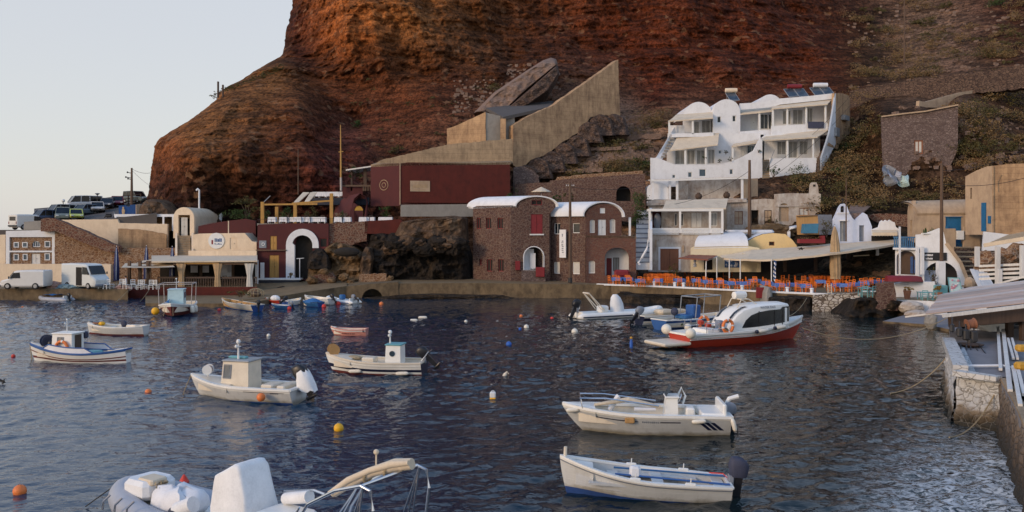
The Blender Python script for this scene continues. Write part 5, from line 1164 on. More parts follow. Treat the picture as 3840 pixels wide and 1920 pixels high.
def awning(A, B, C, D, parent, mat=None, th=.06, name='awning'):
 mb = MB(); P = [at(*p) for p in (A, B, C, D)]; n = 8
 top = [[P[0].lerp(P[1], i/n).lerp(P[3].lerp(P[2], i/n), j/4) + V((0,0,-.05*math.sin(math.pi*j/4)+.015*(i%2))) for i in range(n+1)] for j in range(5)]
 mb.loft(top, False); mb.loft([[p + V((0,0,-th)) for p in r] for r in top], False)
 mb.loft([top[-1], [p + V((0,0,-.16)) for p in top[-1]]], False)
 return mb.make(name, mat or K.cream_canvas, parent)
awning((2535,430,119.4),(2674,420,119.4),(2674,441,116.8),(2508,453,116.8), hot); awning((2540,512,117.5),(2697,498,117.5),(2692,541,114.9),(2512,563,114.9), hot)
awning((2875,508,117.4),(3118,480,117.6),(3066,513,114.8),(2850,526,114.8), hot); awning((2775,409,120.8),(2902,398,120.8),(2896,415,118.4),(2776,427,118.6), hot)
awning((2900,388,120.2),(3128,362,120.2),(3104,389,117.2),(2893,407,117.4), hot); awning((2750,540,117.4),(2855,522,117.4),(2850,532,115.6),(2744,548,115.6), hot)
for x, y0, y1, Y in ((2598,446,503,117),(2570,556,617,115.1),(2647,546,617,115.1),(2748,547,605,115.8),(2848,420,490,118.6),(2899,406,475,117.6),(2953,402,472,117.6),(3024,397,468,117.6),(3096,390,465,117.6),(2953,521,594,115),(3050,515,594,115),(2510,452,505,117)):
 mb = MB(); pb(mb, x-3.2, y0, x+3.2, y1, Y, .2); mb.make('post', K.white_paint, hot)
mb = MB(); mb.poly([at(2442,596,115), at(2462,590,115), at(2530,476,118.4), at(2538,470,118.4), at(2538,515,118.4), at(2482,600,115)], (), (0,.4,0)); mb.make('stair_wall', LW, hot)
mb = MB(); pb(mb, 2510, 470, 2566, 512, 118.6, .3); mb.make('balcony_wall', LW, hot)
mb = MB()
for k in range(8): a = at(2484+k*5.2, 588-k*11.2, 115+k*.4); mb.box(a + V((.1,-.1,0)), (.5,.4,.22))
mb.make('stair_tread', K.grey_concrete, hot, kind='stuff')
mb = MB(); pb(mb, 3030, 456, 3090, 481, 117.0, .05); mb.make('hanging_towel', K.motor_navy, None, **T('dark navy towel hanging over the upper right balcony of the white hotel', 'towel'))
mb = MB(); mb.poly([at(2890,600,114.2), at(2905,560,114.4), at(2905,566,114.4), at(2872,640,114.4)], (), (0,.2,0)); mb.make('handrail', K.grey_metal, hot)
steps('inner_steps', 'narrow steps between the two lower terraces of the white hotel', at(2858,672,114.2), at(2886,668,114.2), at(2862,600,117), at(2888,600,117), 10, K.grey_concrete)
for x0, y0, Y, n, tc, lb in ((2750,376,121,1,'cream_plaster','single solar water heater behind the tower gable of the white hotel'),(2990,361,121,2,'red_paint','solar water heater with a red tank on the right roof of the white hotel'),(3088,356,121,2,'lime_wash','solar water heater with a white tank at the roof corner of the white hotel')):
 b0 = at(x0, y0, Y); o = thing('solar_heater', lb, 'solar heater', b0, group='rooftop solar heaters')
 for k in range(n):
  mb = MB(); x = (k-(n-1)/2)*1.45; T_ = MT(b0+V((x,.5,.55))) @ MR(R(40),4,'X') @ MR(R(8),4,'Z'); mb.box(None,(1.35,2.0,.09),M=T_); pn = mb.make('collector', K.solar_glass, o)
  mb = MB(); [mb.box(None, d, M=T_ @ MT(p)) for p, d in (((.66,0,.02),(.05,2.02,.1)),((-.66,0,.02),(.05,2.02,.1)),((0,.99,.02),(1.36,.05,.1)),((0,-.99,.02),(1.36,.05,.1)))]; mb.make('edge_frame', K.grey_metal, pn)
 mb = MB(); mb.lathe(None, [(.05,-.85*max(1,n*.6)),(.3,-.8*max(1,n*.6)),(.32,0),(.3,.8*max(1,n*.6)),(.05,.85*max(1,n*.6))], 12, MT(b0+V((0,1.2,1.55))) @ MR(R(90),4,'Y')); mb.make('tank', MAT[tc], o, smooth=40)
 mb = MB(); [mb.beam(b0+V((s,1.2,-.3)), b0+V((s,1.2,1.3)), .06, .06) for s in (-.6,.6)]; mb.make('stand', K.grey_metal, o)
for x, y, r_, n, lb, mt in ((2990,650,1.5,480,'broad green shrub against the lower white hotel wall','leaf_green'),(2900,640,1.0,200,'slender green tree beside the hotel steps','leaf_green')):
 bush('hotel_shrub', lb, 'shrub', at(x,y,113.2), (r_*.9,.8,r_), MAT[mt], n, .2)
for x, y, lb in ((2845,564,'hanging potted plant by the hotel stair wall'),(2722,570,'potted plant on the white hotel terrace pillar'),(2742,597,'trailing plant on the middle terrace of the white hotel'),(2700,603,'low pot plants left of the hotel pillar'),(2642,590,'small potted palm on the lower hotel terrace')):
 bush('pot_plant', lb, 'plant', at(x,y,114.2), (.35,.35,.3), K.leaf_green, 90, .13)
# ================================================================== terrace with pergola below the hotel
o = thing('pergola_terrace', 'white walled terrace under a slatted pergola below the hotel', 'terrace', at(2600, 750, 110))
f = Face(2420, 111.4, 2800, 111.0)
wall('back_wall', f, [(2538,760),(2538,672),(2795,668),(2795,760)], K.old_plaster, o, (), .3)
wall('side_panel', Face(2785,109.3,2845,110), [(2786,745),(2786,672),(2842,668),(2842,745)], K.beige_plaster, o, (), .2)
mb = MB(); rr = random.Random(3)
a, b = at(2440,675,108.6), at(2800,664,108.4)
for k in range(30): p = a.lerp(b, k/29); mb.beam(p, p + V((0,3.4,.1)), .1, .12)
mb.make('slats', K.white_timber, o, kind='stuff'); mb = MB(); mb.beam(a+V((0,0,-.12)), b+V((0,0,-.12)), .16, .16); mb.make('beam', K.white_paint, o)
for x, Y in ((2448,108.7),(2512,109.5),(2540,109.2),(2784,108.5)):
 mb = MB(); pb(mb, x-4, 672, x+4, 750, Y, .24); mb.make('post', LW, o)
f = Face(2424, 109.9, 2510, 109.7); wall('vault_room', f, None, LW, o, (), 3.5, world=f.aloop(f.rect(2426,748,2506,684), 0, 12, .9))
mb = MB(); mb.poly([at(2540,722,109.8), at(2580,690,110.6), at(2580,752,110.6), at(2540,752,109.8)], (), (0,.3,0)); mb.make('stair_flank', K.old_plaster, o)
mb = MB(); mb.poly([at(2425,762,106.5), at(2800,748,106.5), at(2800,740,112), at(2425,750,112)], (), (0,0,-.3)); mb.make('floor_slab', K.old_plaster, o)
wall('low_wall', Face(2430,106.8,2560,106.8), [(2432,800),(2432,752),(2500,748),(2560,750),(2560,800)], K.old_plaster, o, (), .25)
for x, y in ((2620,736),(2725,732)):
 mb = MB(); c = at(x,y,109.3); mb.lathe(c+V((0,0,-.4)), [(.25,0),(.45,.3),(.4,.6),(.2,.75),(.24,.85)], 10); mb.make('clay_jar', K.dark_timber, None, smooth=True, **T('dark clay jar on the terrace shelf below the hotel, %s' % ('the left one' if x < 700+1950 else 'the larger right one'), 'jar'))
# ================================================================== cream taverna building with veranda
o = thing('cream_taverna', 'cream two storey taverna with carved balustrade veranda and brown garage doors', 'taverna', at(2560, 1012, 101))
f = Face(2428, 101.6, 2715, 100.6); rg = f.rect(2476,1014,2545,933)
wall('lower_wall', f, [(2430,1020),(2430,872),(2712,870),(2712,1020)], K.cream_plaster if False else K.old_plaster, o, [(rg,'r')], .4)
door(f, rg, o, K.brown_door, label='brown wooden garage doors', name='garage_door')
mb = MB(); t0,z0,t1,z1 = rg; [f.box(mb, q, .07, 0) for q in ((t0-.22,z0,t0,z1+.22),(t1,z0,t1+.22,z1+.22),(t0,z1,t1,z1+.22))]; f.box(mb, f.rect(2430,1016,2444,872), .12, 0); mb.make('door_surround', K.lime_wash, o)
mb = MB(); f.box(mb, f.rect(2430,874,2712,858), .18, 3.0); mb.make('veranda_floor', K.lime_wash, o)
mb = MB(); f.box(mb, f.rect(2428,792,2712,783), .25, 3.2); mb.make('veranda_beam', K.white_paint, o)
fi = Face(2430, 104.2, 2715, 103.4); d3 = [fi.rect(*q) for q in ((2530,848,2540,800),(2552,848,2563,800),(2592,852,2632,798),(2665,848,2690,798))]
wall('veranda_wall', fi, [(2480,862),(2480,780),(2715,780),(2715,862)], K.old_plaster, o, [(r,'r') for r in d3], .2)
for r in (d3[0], d3[1]): window(fi, r, o, K.white_paint, K.dark_interior)
door(fi, d3[2], o, K.white_timber); window(fi, d3[3], o, K.white_paint, K.grey_curtain, bars=(2,1))
mb = MB(); pb(mb, 2440, 790, 2482, 858, 104.6, .3); mb.make('dark_corner', K.maroon_plaster, o); mb = MB(); mb.ball(at(2465,830,103.6), .75, 12, (.6,.5,1.3)); mb.make('covered_bundle', K.motor_grey, o)
for x in (2436, 2550, 2662, 2708):
 mb = MB(); f.box(mb, f.rect(x-4, 860, x+4, 790), .22, .02); mb.make('post', K.white_paint, o)
mb = MB()
for x0, x1 in ((2442,2545),(2556,2657),(2667,2702)):
 f.box(mb, f.rect(x0,858,x1,855), .2, -.1); f.box(mb, f.rect(x0,883-4,x1,876), .24, -.13); k = max(2, int((x1-x0)/13))
 for i in range(k):
  xa = x0+(x1-x0)*(i+.5)/k; c = f.pt(xa, 867, .2); mb.torus(MT(c) @ f.n.to_track_quat('Z','Y').to_matrix().to_4x4(), .2, .045, 12, 5)
  for s in (-1,1): mb.beam(f.pt(xa-6.4, 867+9*s, .2), f.pt(xa+6.4, 867-9*s, .2), .04, .03)
mb.make('balustrade', K.white_paint, o, kind='stuff')
awning((2497,752,105.5),(2730,744,105),(2722,780,101.4),(2485,783,101.6), o)
mb = MB(); f.box(mb, f.rect(2455,925,2462,900), .03, 0); f.box(mb, f.rect(2558,945,2566,920), .1, 0); mb.make('wall_lamp', K.beige_plaster, o)
o = thing('ruined_house', 'weathered white ruined house with three broken doorways', 'ruin', at(2800, 860, 107))
f = Face(2720, 107, 2912, 106.4); d3 = [f.rect(*q) for q in ((2755,842,2786,792),(2815,848,2845,788),(2866,842,2894,788))]
wall('wall', f, [(2722,872),(2722,782),(2728,748),(2760,742),(2800,750),(2870,745),(2908,748),(2910,872)], K.old_plaster, o, [(r,'r') for r in d3], .5)
window(f, d3[0], o, K.brown_door, K.beige_plaster, name='boarded_window', bars=(2,2)); window(f, d3[2], o, K.dark_timber, K.beige_plaster, name='boarded_window', bars=(2,2))
mb = MB(); f.box(mb, inset(d3[1],-.3), -.8, 1.0); mb.make('dark_doorway', K.dark_interior, o)
wall('side_wall', Face(2705,104.6,2725,107), [(2706,860),(2706,785),(2725,750),(2725,862)], K.beige_plaster, o, (), .3)
o = thing('ruined_house', 'tall roofless white ruin with a blind arch and stone chimney', 'ruin', at(2990, 820, 105.6))
f = Face(2905, 105.8, 3078, 105.2); rb, rc = f.rect(2921,830,2958,762), f.rect(2998,808,3032,780)
wall('wall', f, [(2906,868),(2906,728),(2960,724),(3036,726),(3040,690),(3046,684),(3062,684),(3068,700),(3070,724),(3078,728),(3076,868)], K.old_plaster, o, [(rb,'a'),(rc,'r')], .5)
mb = MB(); f.box(mb, inset(rb,-.2), -.25, .4); mb.make('blocked_arch', K.beige_plaster, o); window(f, rc, o, K.brown_door, K.white_curtain, bars=(2,1))
mb = MB(); f.box(mb, f.rect(2908,775,3074,769), .12, 0); mb.make('ledge', K.old_plaster, o); mb = MB(); f.box(mb, f.rect(3049,700,3058,692), .02, -.01); mb.make('chimney_hole', K.dark_interior, o)
mb = MB(); pts = [at(2988,850,104), at(2962,855,104), at(2958,870,104), at(2958,905,104)]; mb.tube(pts, .2, 8); mb.make('white_flue', LW, None, smooth=True, **T('bent white flue pipe in front of the roofless ruin', 'pipe'))
rock('rubble_heap', 'pale rubble heap in front of the ruined doorways', at(2890,868,105), (3.2,1,.9), K.ochre_rock, 2.5, .3, 16)
bush('dead_shrub', 'dark shrub against the right ruined doorway', 'shrub', at(2898,828,105.4), (.5,.4,.8), K.leaf_olive, 130, .16)
mb = MB(); mb.bev(at(2760,873,103)+V((1.5,0,.1)), (5.5,2,.5), .25); mb.make('white_dome_roof', LW, None, **T('low flat white roof hump behind the yellow gable', 'roof'))
mb = MB(); [pb(mb, 2848-s, 700, 2848+s, 702, 110, .1) for s in (1,)];
pole('utility_pole', 'very tall dark timber pole rising beside the yellow gable', 2811, 600, 900, 101.5, .2, K.pole_timber)
o = thing('yellow_taverna', 'pale yellow taverna kitchen with white vaulted roof and yellow gable', 'taverna', at(2700, 1012, 99))
f = Face(2588, 99.6, 2850, 98.4); rd = f.rect(2640,1012,2672,968)
wall('wall', f, [(2590,1020),(2590,930),(2602,924),(2800,922),(2848,930),(2848,1020)], K.pale_yellow_plaster, o, [(rd,'r')], .35)
mb = MB(); f.box(mb, inset(rd,-.2), -.5, .6); mb.make('dark_doorway', K.dark_interior, o)
mb = MB(); A0, A1 = f.pt(2604,926,.12), f.pt(2806,922,.12); rows = []
for i in range(9):
 a = math.pi/2*i/8; up = 1.55*math.sin(a); bk = 3.2*(1-math.cos(a)); sh = .9*(1-math.cos(a)); rows.append([A0+V((sh*2,bk,up)), A1+V((0,bk,up))])
mb.loft(rows, False); mb.loft([[p+V((0,.1,-.2)) for p in r] for r in rows], False); mb.make('roof', LW, o, smooth=40)
mb = MB(); mb.poly([r[0]+V((.02,.05,-.1)) for r in rows] + [A0+V((3,3.2,-.3))], (), (.2,.1,0)); mb.make('roof_end', LW, o)
fg = Face(2800, 100.4, 2990, 99.4); rw = fg.rect(2884,921,2904,906)
wall('gable', fg, [(2802,925),(2804,905),(2830,890),(2862,878),(2900,874),(2945,878),(2972,900),(2988,922),(2988,945),(2802,945)], K.yellow_plaster, o, [(rw,'r')], .3)
window(fg, rw, o, K.brown_door, K.dark_interior)
mb = MB(); crv = [fg.pt(x,y) for x,y in ((2804,905),(2830,890),(2862,878),(2900,874),(2945,878),(2972,900),(2988,922))]; mb.loft([[p+V((0,.28,.03)) for p in crv],[p+V((-.6,6,.1)) for p in crv]], False); mb.make('vault_roof', LW, o, smooth=50)
mb = MB(); f.box(mb, f.rect(2717,1003,2773,964), .06, 0); p = mb.make('poster', K.blue_paint, o, label='blue fish picture poster');
mb = MB(); c = f.pt(2745,984,.085); rr = random.Random(5)
for _ in range(16): q = f.rect(2722+rr.uniform(0,40), 998-rr.uniform(0,26), 0, 0); mb.ball(f.pt(2724+rr.uniform(0,42), 970+rr.uniform(0,28), .06), rr.uniform(.08,.22), 8, (1,.12,.8))
mb.make('print', K.pale_blue_canvas, p); mb = MB(); f.box(mb, f.rect(2716,970,2774,963), .075, -.05); mb.make('print_band', K.white_cloth, p)
o = thing('red_awning', 'small reddish brown folding awning over the kitchen door', 'awning', at(2620, 970, 98))
awning((2585,955,99.2),(2690,958,98.8),(2655,972,95.6),(2545,966,96.4), o, K.red_brown_canvas, name='cloth')
for a, b in (((2690,962,98.6),(2648,978,96)),((2648,978,96),(2646,1085,95.5))): mb = MB(); mb.tube([at(*a), at(*b)], .06, 6); mb.make('frame', K.white_paint, o)
o = thing('taverna_awning', 'very long cream canvas awning over the orange chairs of the taverna', 'awning', at(3000, 1090, 92))
top = [(2700,958,98.6),(2820,936,98.4),(2900,930,98.2),(3000,924,98),(3110,914,97.6),(3250,905,97.2),(3370,896,97)]
bot = [(2715,967,96.6),(2800,971,93.4),(2890,972,91.2),(3000,962,90.2),(3110,950,89.8),(3230,934,90.5),(3372,912,94)]
mb = MB(); rows = []
for j in range(7):
 q = j/6; rows.append([at(*a).lerp(at(*b), q) + V((0,0,-.12*math.sin(math.pi*q))) for a, b in zip(top, bot)])
fine = []
for r_ in rows:
 rr_ = []
 for i in range(len(r_)-1): rr_ += [r_[i].lerp(r_[i+1], k/5) + V((0,0,-.05*math.sin(math.pi*k/5))) for k in range(5)]
 fine.append(rr_ + [r_[-1]])
mb.loft(fine, False); mb.loft([[p+V((0,0,-.05)) for p in r_] for r_ in fine], False); mb.loft([fine[-1], [p+V((0,.02,-.2)) for p in fine[-1]]], False)
mb.make('cloth', K.cream_canvas, o)
mb = MB(); star = at(3000,936,93.8) + V((0,-.25,.12)); pts = []
for k in range(10): r_ = .42 if k % 2 == 0 else .15; a = math.pi*k/5+.3; pts.append(star+V((r_*math.cos(a), -.25*r_*math.sin(a)-.1, r_*math.sin(a)*.45)))
mb.poly(pts, (), (0,.01,-.03)); mb.make('printed_star', K.dark_interior, o)
for x, y0, Y in ((2688,965,96.4),(2735,972,95),(2776,972,93.2),(2893,972,91)):
 mb = MB(); b = at(x, 1000, Y); b.z = 1.5; t_ = at(x, y0, Y); mb.tube([b, t_], .06, 6); mb.make('post', K.white_paint, o)
for y in (966, 973): pass
mb = MB(); [mb.beam(at(x,960,95.5), at(x+60,957,95.2), .12, .1) for x in (2960, 3070, 3200)]; mb.make('lamp_strip', K.pale_yellow_plaster, o, kind='stuff')
o = thing('taverna_hall', 'dark open fronted dining hall under the long awning', 'building', at(3050, 1015, 98))
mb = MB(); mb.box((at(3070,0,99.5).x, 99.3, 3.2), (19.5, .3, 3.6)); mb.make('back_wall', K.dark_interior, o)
for x in (2790, 2848, 2945, 3060, 3180): mb = MB(); pb(mb, x-5, 950, x+5, 1020, 97.4, .3); mb.make('pillar', K.dark_timber if x > 2850 else K.pale_yellow_plaster, o)
mb = MB(); pb(mb, 3290, 952, 3416, 1024, 96.2, .3); mb.make('side_panel', K.brown_door if False else K.red_brown_canvas, o)
mb = MB(); pb(mb, 3322, 979, 3370, 1018, 95.7, .4); mb.make('blue_fridge', K.blue_paint, o); mb = MB(); pb(mb, 3288, 924, 3400, 951, 96.6, .2); mb.make('dark_opening', K.dark_interior, o)
mb = MB(); pb(mb, 3286, 925, 3296, 958, 96, .2); mb.make('post', K.white_paint, o); mb = MB(); pb(mb, 3290, 950, 3416, 956, 96.1, .2); mb.make('beam', K.beige_plaster, o)
o = thing('furled_parasol', 'large furled tan parasol standing among the orange chairs', 'parasol', on(3130,1058,1.5))
b0 = at(3130,1045,91); MB().tube([b0-V((0,0,1)), at(3130,850,91)], .05, 6).make('pole', K.white_timber, o)
mb = MB(); zt, zb = at(0,848,91).z, at(0,1046,91).z; n = 20
mb.loft([[V((b0.x + (1-q)*.1 + math.cos(2*math.pi*i/n)*r_*(1+.2*(i%2)), b0.y + math.sin(2*math.pi*i/n)*r_*(1+.2*(i%2)), zb+(zt-zb)*q)) for i in range(n)] for q, r_ in ((0,.46),(.05,.42),(.2,.47),(.45,.44),(.7,.36),(.88,.24),(.97,.1),(1,.03))], True, True)
mb.make('canopy', K.tan_canvas, o)
o = thing('flag', 'furled blue and white striped flag on the terrace post', 'flag', at(2897,970,90.9))
mb = MB(); A = at(2899,975,90.9); rows = [[A+V((.05+.3*u*(1-.6*q)+.05*math.sin(6*q+3*u), -.05+.06*math.sin(9*u+4*q), -2.1*q-.2*u)) for u in (0,.35,.7,1)] for q in [i/10 for i in range(11)]]
for i in range(10):
 mb.cur = i % 2; mb.loft(rows[i:i+2], False)
mb.make('cloth', [K.blue_paint, K.white_cloth], o)
# ================================================================== orange chairs and blue tables
OC = 'orange taverna chairs on the waterside terrace'
tabs = [(2312,1041),(2352,1041),(2400,1047),(2448,1031),(2468,1046),(2548,1045),(2612,1046),(2656,1051),(2702,1052),(2746,1056),(2790,1057),(2876,1056),(2921,1063),(2976,1062),(3022,1066),(3076,1050),(3140,1063),(3166,1064),(3212,1061),(3238,1055),(3262,1052),(3300,1050),(3178,1036),(3196,1036),(2500,1030),(3240,1042),(2830,1047),(3050,1040)]
rr = random.Random(11); nchair = 0
for i, (x, y) in enumerate(tabs):
 p = on(x, y, 2.26); p.z = 1.5
 side = x < 2700
 table('bluetable', K.blue_cloth, K.white_timber, p, rr.uniform(-.3,.3), 'blue and white clothed table among the orange chairs ' + ('in front of the cream taverna' if x < 2700 else 'under the long cream awning'), 'blue clothed tables on the waterside terrace', .95, .76, .3)
 for k in range(4):
  a = math.pi/2*k + rr.uniform(-.3,.3)
  if rr.random() < .08: continue
  d = V((math.sin(a), -math.cos(a), 0))*rr.uniform(.62,.8)
  chair('orange', K.orange_paint, p+d, math.pi + a + rr.uniform(-.25,.25) + math.pi*0, 'orange ladder back chair at a blue clothed table ' + ('in front of the cream taverna' if side else 'under the long cream awning'), OC)
OB = 'orange chairs stacked at the back of the terrace'
for i in range(26):       # ranks at the back under the awning
 x = 3045 + i*11.2; Y = 94.6 + .8*(i % 2); p = V(((x-CX)/F*Y, Y - (x-3045)*.004, 1.5))
 chair('orange', None, p, rr.uniform(-.4,.4)+math.pi*(i%2), 'orange chair in the dense rank before the dark dining hall', OB)
 chair('orange', None, p+V((.05,.05,.98)), 0, 'orange chair turned over on top of the rank before the dark dining hall', OB, rot=(math.pi-.05, 0, rr.uniform(-.4,.4)))
for i in range(14):
 x = 2422 + i*8; Y = 98.6 + .7*(i % 2); p = V(((x-CX)/F*Y, Y, 1.5))
 chair('orange', None, p, rr.uniform(-.4,.4), 'orange chair piled before the brown garage doors', OB)
 chair('orange', None, p+V((0,.05,1.0)), 0, 'orange chair turned over on the pile before the brown garage doors', OB, rot=(math.pi-.05, 0, rr.uniform(-.5,.5)))
for i, (x, y) in enumerate(((2335,1018),(2350,1016),(2366,1020),(2380,1024),(2575,1020),(2590,1022),(2640,1024),(2720,1024),(2740,1026),(2850,1030),(2865,1032),(2930,1040),(2950,1036),(2990,1042),(3010,1044))):
 p = on(x, y+26, 1.5); chair('orange', None, p, rr.uniform(-3,3), 'orange chair standing loose between the tables and the taverna wall', OC)
for x, y, w_, lb in ((2332,1016,1.7,'dark red upholstered bench under the corner porch'),):
 o = thing('bench', lb, 'bench', on(x,1040,1.5)); c = at(x,1025,97); mb = MB(); mb.bev(c, (w_,.6,.8), .2); mb.make('cushion', K.red_paint, o); mb = MB(); mb.bev(c+V((0,.1,-.5)), (w_*1.05,.55,.35), .05); mb.make('base', K.dark_timber, o)
bush('potted_plant', 'dark round potted plant before the garage doors', 'plant', at(2528,1008,97.5), (.65,.5,.6), K.leaf_olive, 240, .16)
mb = MB(); c = at(2606,985,98.3); mb.lathe(c, [(.02,-.5),(.2,-.45),(.16,-.1),(.05,0),(.16,.1),(.16,.4),(.03,.5)], 10); mb.make('wall_telephone', K.pale_blue_canvas, None, **T('pale blue wall fitting beside the kitchen door', 'wall fitting'))
def ground(px, py):
 """Point of the finished hillside seen at px, py."""
 j = int(round((py + 190)/4.2)); j = max(0, min(CPX.shape[0]-1, j)); i = int(np.searchsorted(CPX[j], px)); i = max(0, min(CPX.shape[1]-1, i))
 return at(px, py, CD_[j, i+9])
# ================================================================== hillside walls, ruin and scrub
f = Face(3180, 131, 3860, 119)
wall('terrace_stone_wall', f, [(3185,450),(3186,342),(3340,312),(3500,292),(3700,265),(3860,240),(3860,330),(3700,345),(3600,352),(3450,385),(3300,425)], K.dry_stone, None, (), 2.5, **T('long dry stone terrace wall crossing the upper right hillside', 'wall'))
f = Face(3440, ground(3450,395).y-1.4, 3770, ground(3765,340).y-1.4)
wall('terrace_low_wall', f, [(3446,402),(3448,378),(3470,382),(3600,347),(3690,330),(3740,326),(3768,320),(3768,352),(3700,368),(3600,392),(3520,404)], K.beige_plaster, None, (), .5, **T('crumbling beige low wall on the right hillside above the stone ruin', 'wall'))
o = thing('stone_house', 'old grey purple stone house on the right hillside with one small pale window', 'house', at(3450, 690, 112))
f = Face(3300, 110.9, 3600, 108.3); rw, rd = f.rect(3428,578,3461,526), f.rect(3432,686,3472,651)
wall('wall', f, [(3312,650),(3305,438),(3380,428),(3470,418),(3592,396),(3592,560),(3560,630),(3530,700),(3430,700),(3360,680)], K.grey_purple_stone, o, [(rw,'r'),(rd,'r')], .6)
window(f, rw, o, K.brown_door, K.white_curtain, bars=(2,1), fw=.16); door(f, rd, o, K.brown_door, leaves=2)
mb = MB(); a = [f.pt(3305,438,.06), f.pt(3380,428,.06), f.pt(3470,418,.06), f.pt(3592,394,.06)]
for p, q in zip(a, a[1:]): mb.beam(p, q, .5, .16)
mb.make('coping', K.beige_plaster, o)
o = thing('tarpaulin', 'crumpled pale blue and white tarpaulin heap beside the old stone house', 'tarpaulin', ground(3350,665))
for i, (x, y, s_, m_) in enumerate(((3330,645,.7,'motor_grey'),(3352,655,.7,'pale_blue_canvas'),(3378,672,.8,'pale_aqua'),(3340,672,.7,'motor_grey'))):
 th = rnd.random()*3; mb = MB(); c = at(x,y,107.6); mb.loft([[c+V((s_*(u-.5)*2.2+.1*math.sin(7*v+i), -.35*math.sin(5*u+3*v+i), s_*(v-.5)*1.7+.3*math.sin(4*u+i))) for u in [k/8 for k in range(9)]] for v in [k/6 for k in range(7)]], False)
 mb.make('fold', MAT[m_], o)
for px, y0, y1, r_, lb in ((3391,-40,262,.13,'tall thin power pole on the upper right hillside'),(3712,268,352,.16,'short white post on the terrace wall at the right'),(3173,668,905,.07,'thin pole standing in front of the blue white chapel')):
 d = ground(px, min(y1,700)).y - 1.5 if y1 < 500 else 96.5
 pole('utility_pole', lb, px, y0, y1, d, r_, K.lime_wash if px == 3712 else K.pole_timber, .0)
pole('utility_pole', 'thick dark timber pole with a white painted foot beside the black sign', 3531, 612, 1080, 80.5, .16, K.pole_timber, .0)
pole('utility_pole', 'faint thin pole on the red slope left of the orange mast', 1118, 560, 730, 114, .07, K.pole_timber, .0)
o = thing('post', 'stub post with wires on the headland ridge against the sky', 'post', ground(828,365))
for x, y0, y1 in ((818,306,352),(836,318,352)): mb = MB(); d = ground(836,360).y-1; mb.tube([at(x,y1+14,d), at(x,y0,d)], .16, 6); mb.make('stake', K.dark_timber, o)
cables = [((2868,640,111),(3195,352,120),.8,'power cable crossing in front of the right hotel wall, the upper one'),((2858,690,110),(3195,388,119),.8,'power cable crossing in front of the right hotel wall, the lower one'),((2811,640,101.5),(2500,770,104),.7,'cable from the tall pole to the cream veranda'),
 ((3391,10,160),(3220,290,150),1.2,'wire slanting across the dark red cliff at the right'),((3531,640,80.5),(3840,560,84),.5,'wire from the thick dark pole to the big beige house'),((3531,690,80.5),(3840,668,84),.4,'lower wire from the thick dark pole to the big beige house'),((2138,700,96.8),(2440,690,107),.5,'cable from the harbour pole to the dark stone arch')]
for a, b, s_, lb in cables: cable('power_cable', lb, at(*a), at(*b), s_, .022)
rr = random.Random(21)
regs = [((3110,3330),(440,700),34),((3000,3330),(660,790),36),((3560,3840),(430,640),34),((3330,3640),(690,790),18),((3200,3840),(10,240),60),((3180,3500),(200,330),20),((3560,3840),(330,440),10),((2290,2440),(530,680),22),((3600,3720),(400,520),10),((3200,3330),(330,430),8),((1980,2420),(628,668),16),((3640,3840),(170,320),12),((1880,1960),(330,420),4),((2330,2480),(430,520),8)]
mb = MB(); mb2 = MB()
for (x0,x1),(y0,y1),n in regs:
 for _ in range(int(n*.8)):
  x, y = rr.uniform(x0,x1), rr.uniform(y0,y1); p = ground(x, y); s_ = rr.uniform(.6,1.5)**1.6*1.25; m_ = mb if rr.random() < .6 else mb2
  leaves(m_, p+V((0,-.2,.2*s_)), (s_*1.5, s_*.9, s_*.62), int(330*s_), .23, rr)
for _ in range(60):
 x = rr.uniform(800,1060); y = 360 - (x-800)*.42 + rr.uniform(-4,10); leaves(mb2, ground(x,y)+V((0,0,.1)), (.7,.5,.35), 45, .22, rr)
for _ in range(30):
 x = rr.uniform(1280,1900); y = rr.uniform(300,560); leaves(mb2, ground(x,y)+V((0,-.2,.1)), (.8,.5,.3), 50, .24, rr)
mb.make('scrub', K.leaf_brown, None, kind='stuff', label='dry brown scrub covering the right hillside', category='scrub'); mb2.make('scrub', K.leaf_olive, None, kind='stuff', label='olive green scrub on the slopes', category='scrub')
mb = MB()
for (x0,x1),(y0,y1),n in [((2090,2440),(440,640),750),((2300,2500),(560,660),300),((1960,2420),(590,660),300),((3180,3840),(20,330),200),((1900,2100),(240,420),160),((1700,1900),(300,430),120),((3340,3840),(400,640),240)]:
 for _ in range(n):
  x, y = rr.uniform(x0,x1), rr.uniform(y0,y1); p = ground(x,y); d = rr.uniform(.12,.42)
  q = [p + V((d*rr.uniform(.5,1)*a, d*rr.uniform(.5,1)*b, d*rr.uniform(.4,.8)*c)) for a,b,c in ((-1,-1,-1),(1,-1,-1),(1,1,-1),(-1,1,-1),(-1,-1,1),(1,-1,1),(1,1,1),(-1,1,1))]
  mb.hexa(q)
mb.make('rubble', K.roof_rubble, None, kind='stuff', label='loose pale rubble on the slopes', category='rubble')
for i, (px, py, a) in enumerate(((2300,448,1),(2248,450,1),(2205,478,1),(2160,528,1),(2112,556,1),(2068,588,1),(2015,612,1),(1968,640,1))):
 outcrop('rubble_mound', [(px-62,py+58),(px-40,py-4),(px,py-26),(px+44,py-6),(px+62,py+58)], Face(1918,114.5,2330,124.5).Y_of(px)-1.3, 'red brown rubble mound below the tan ramp wall, number %s down the slope' % ('one','two','three','four','five','six','seven','eight')[i], i*2.7+1, K.dry_stone, 2.5, amp=.35)
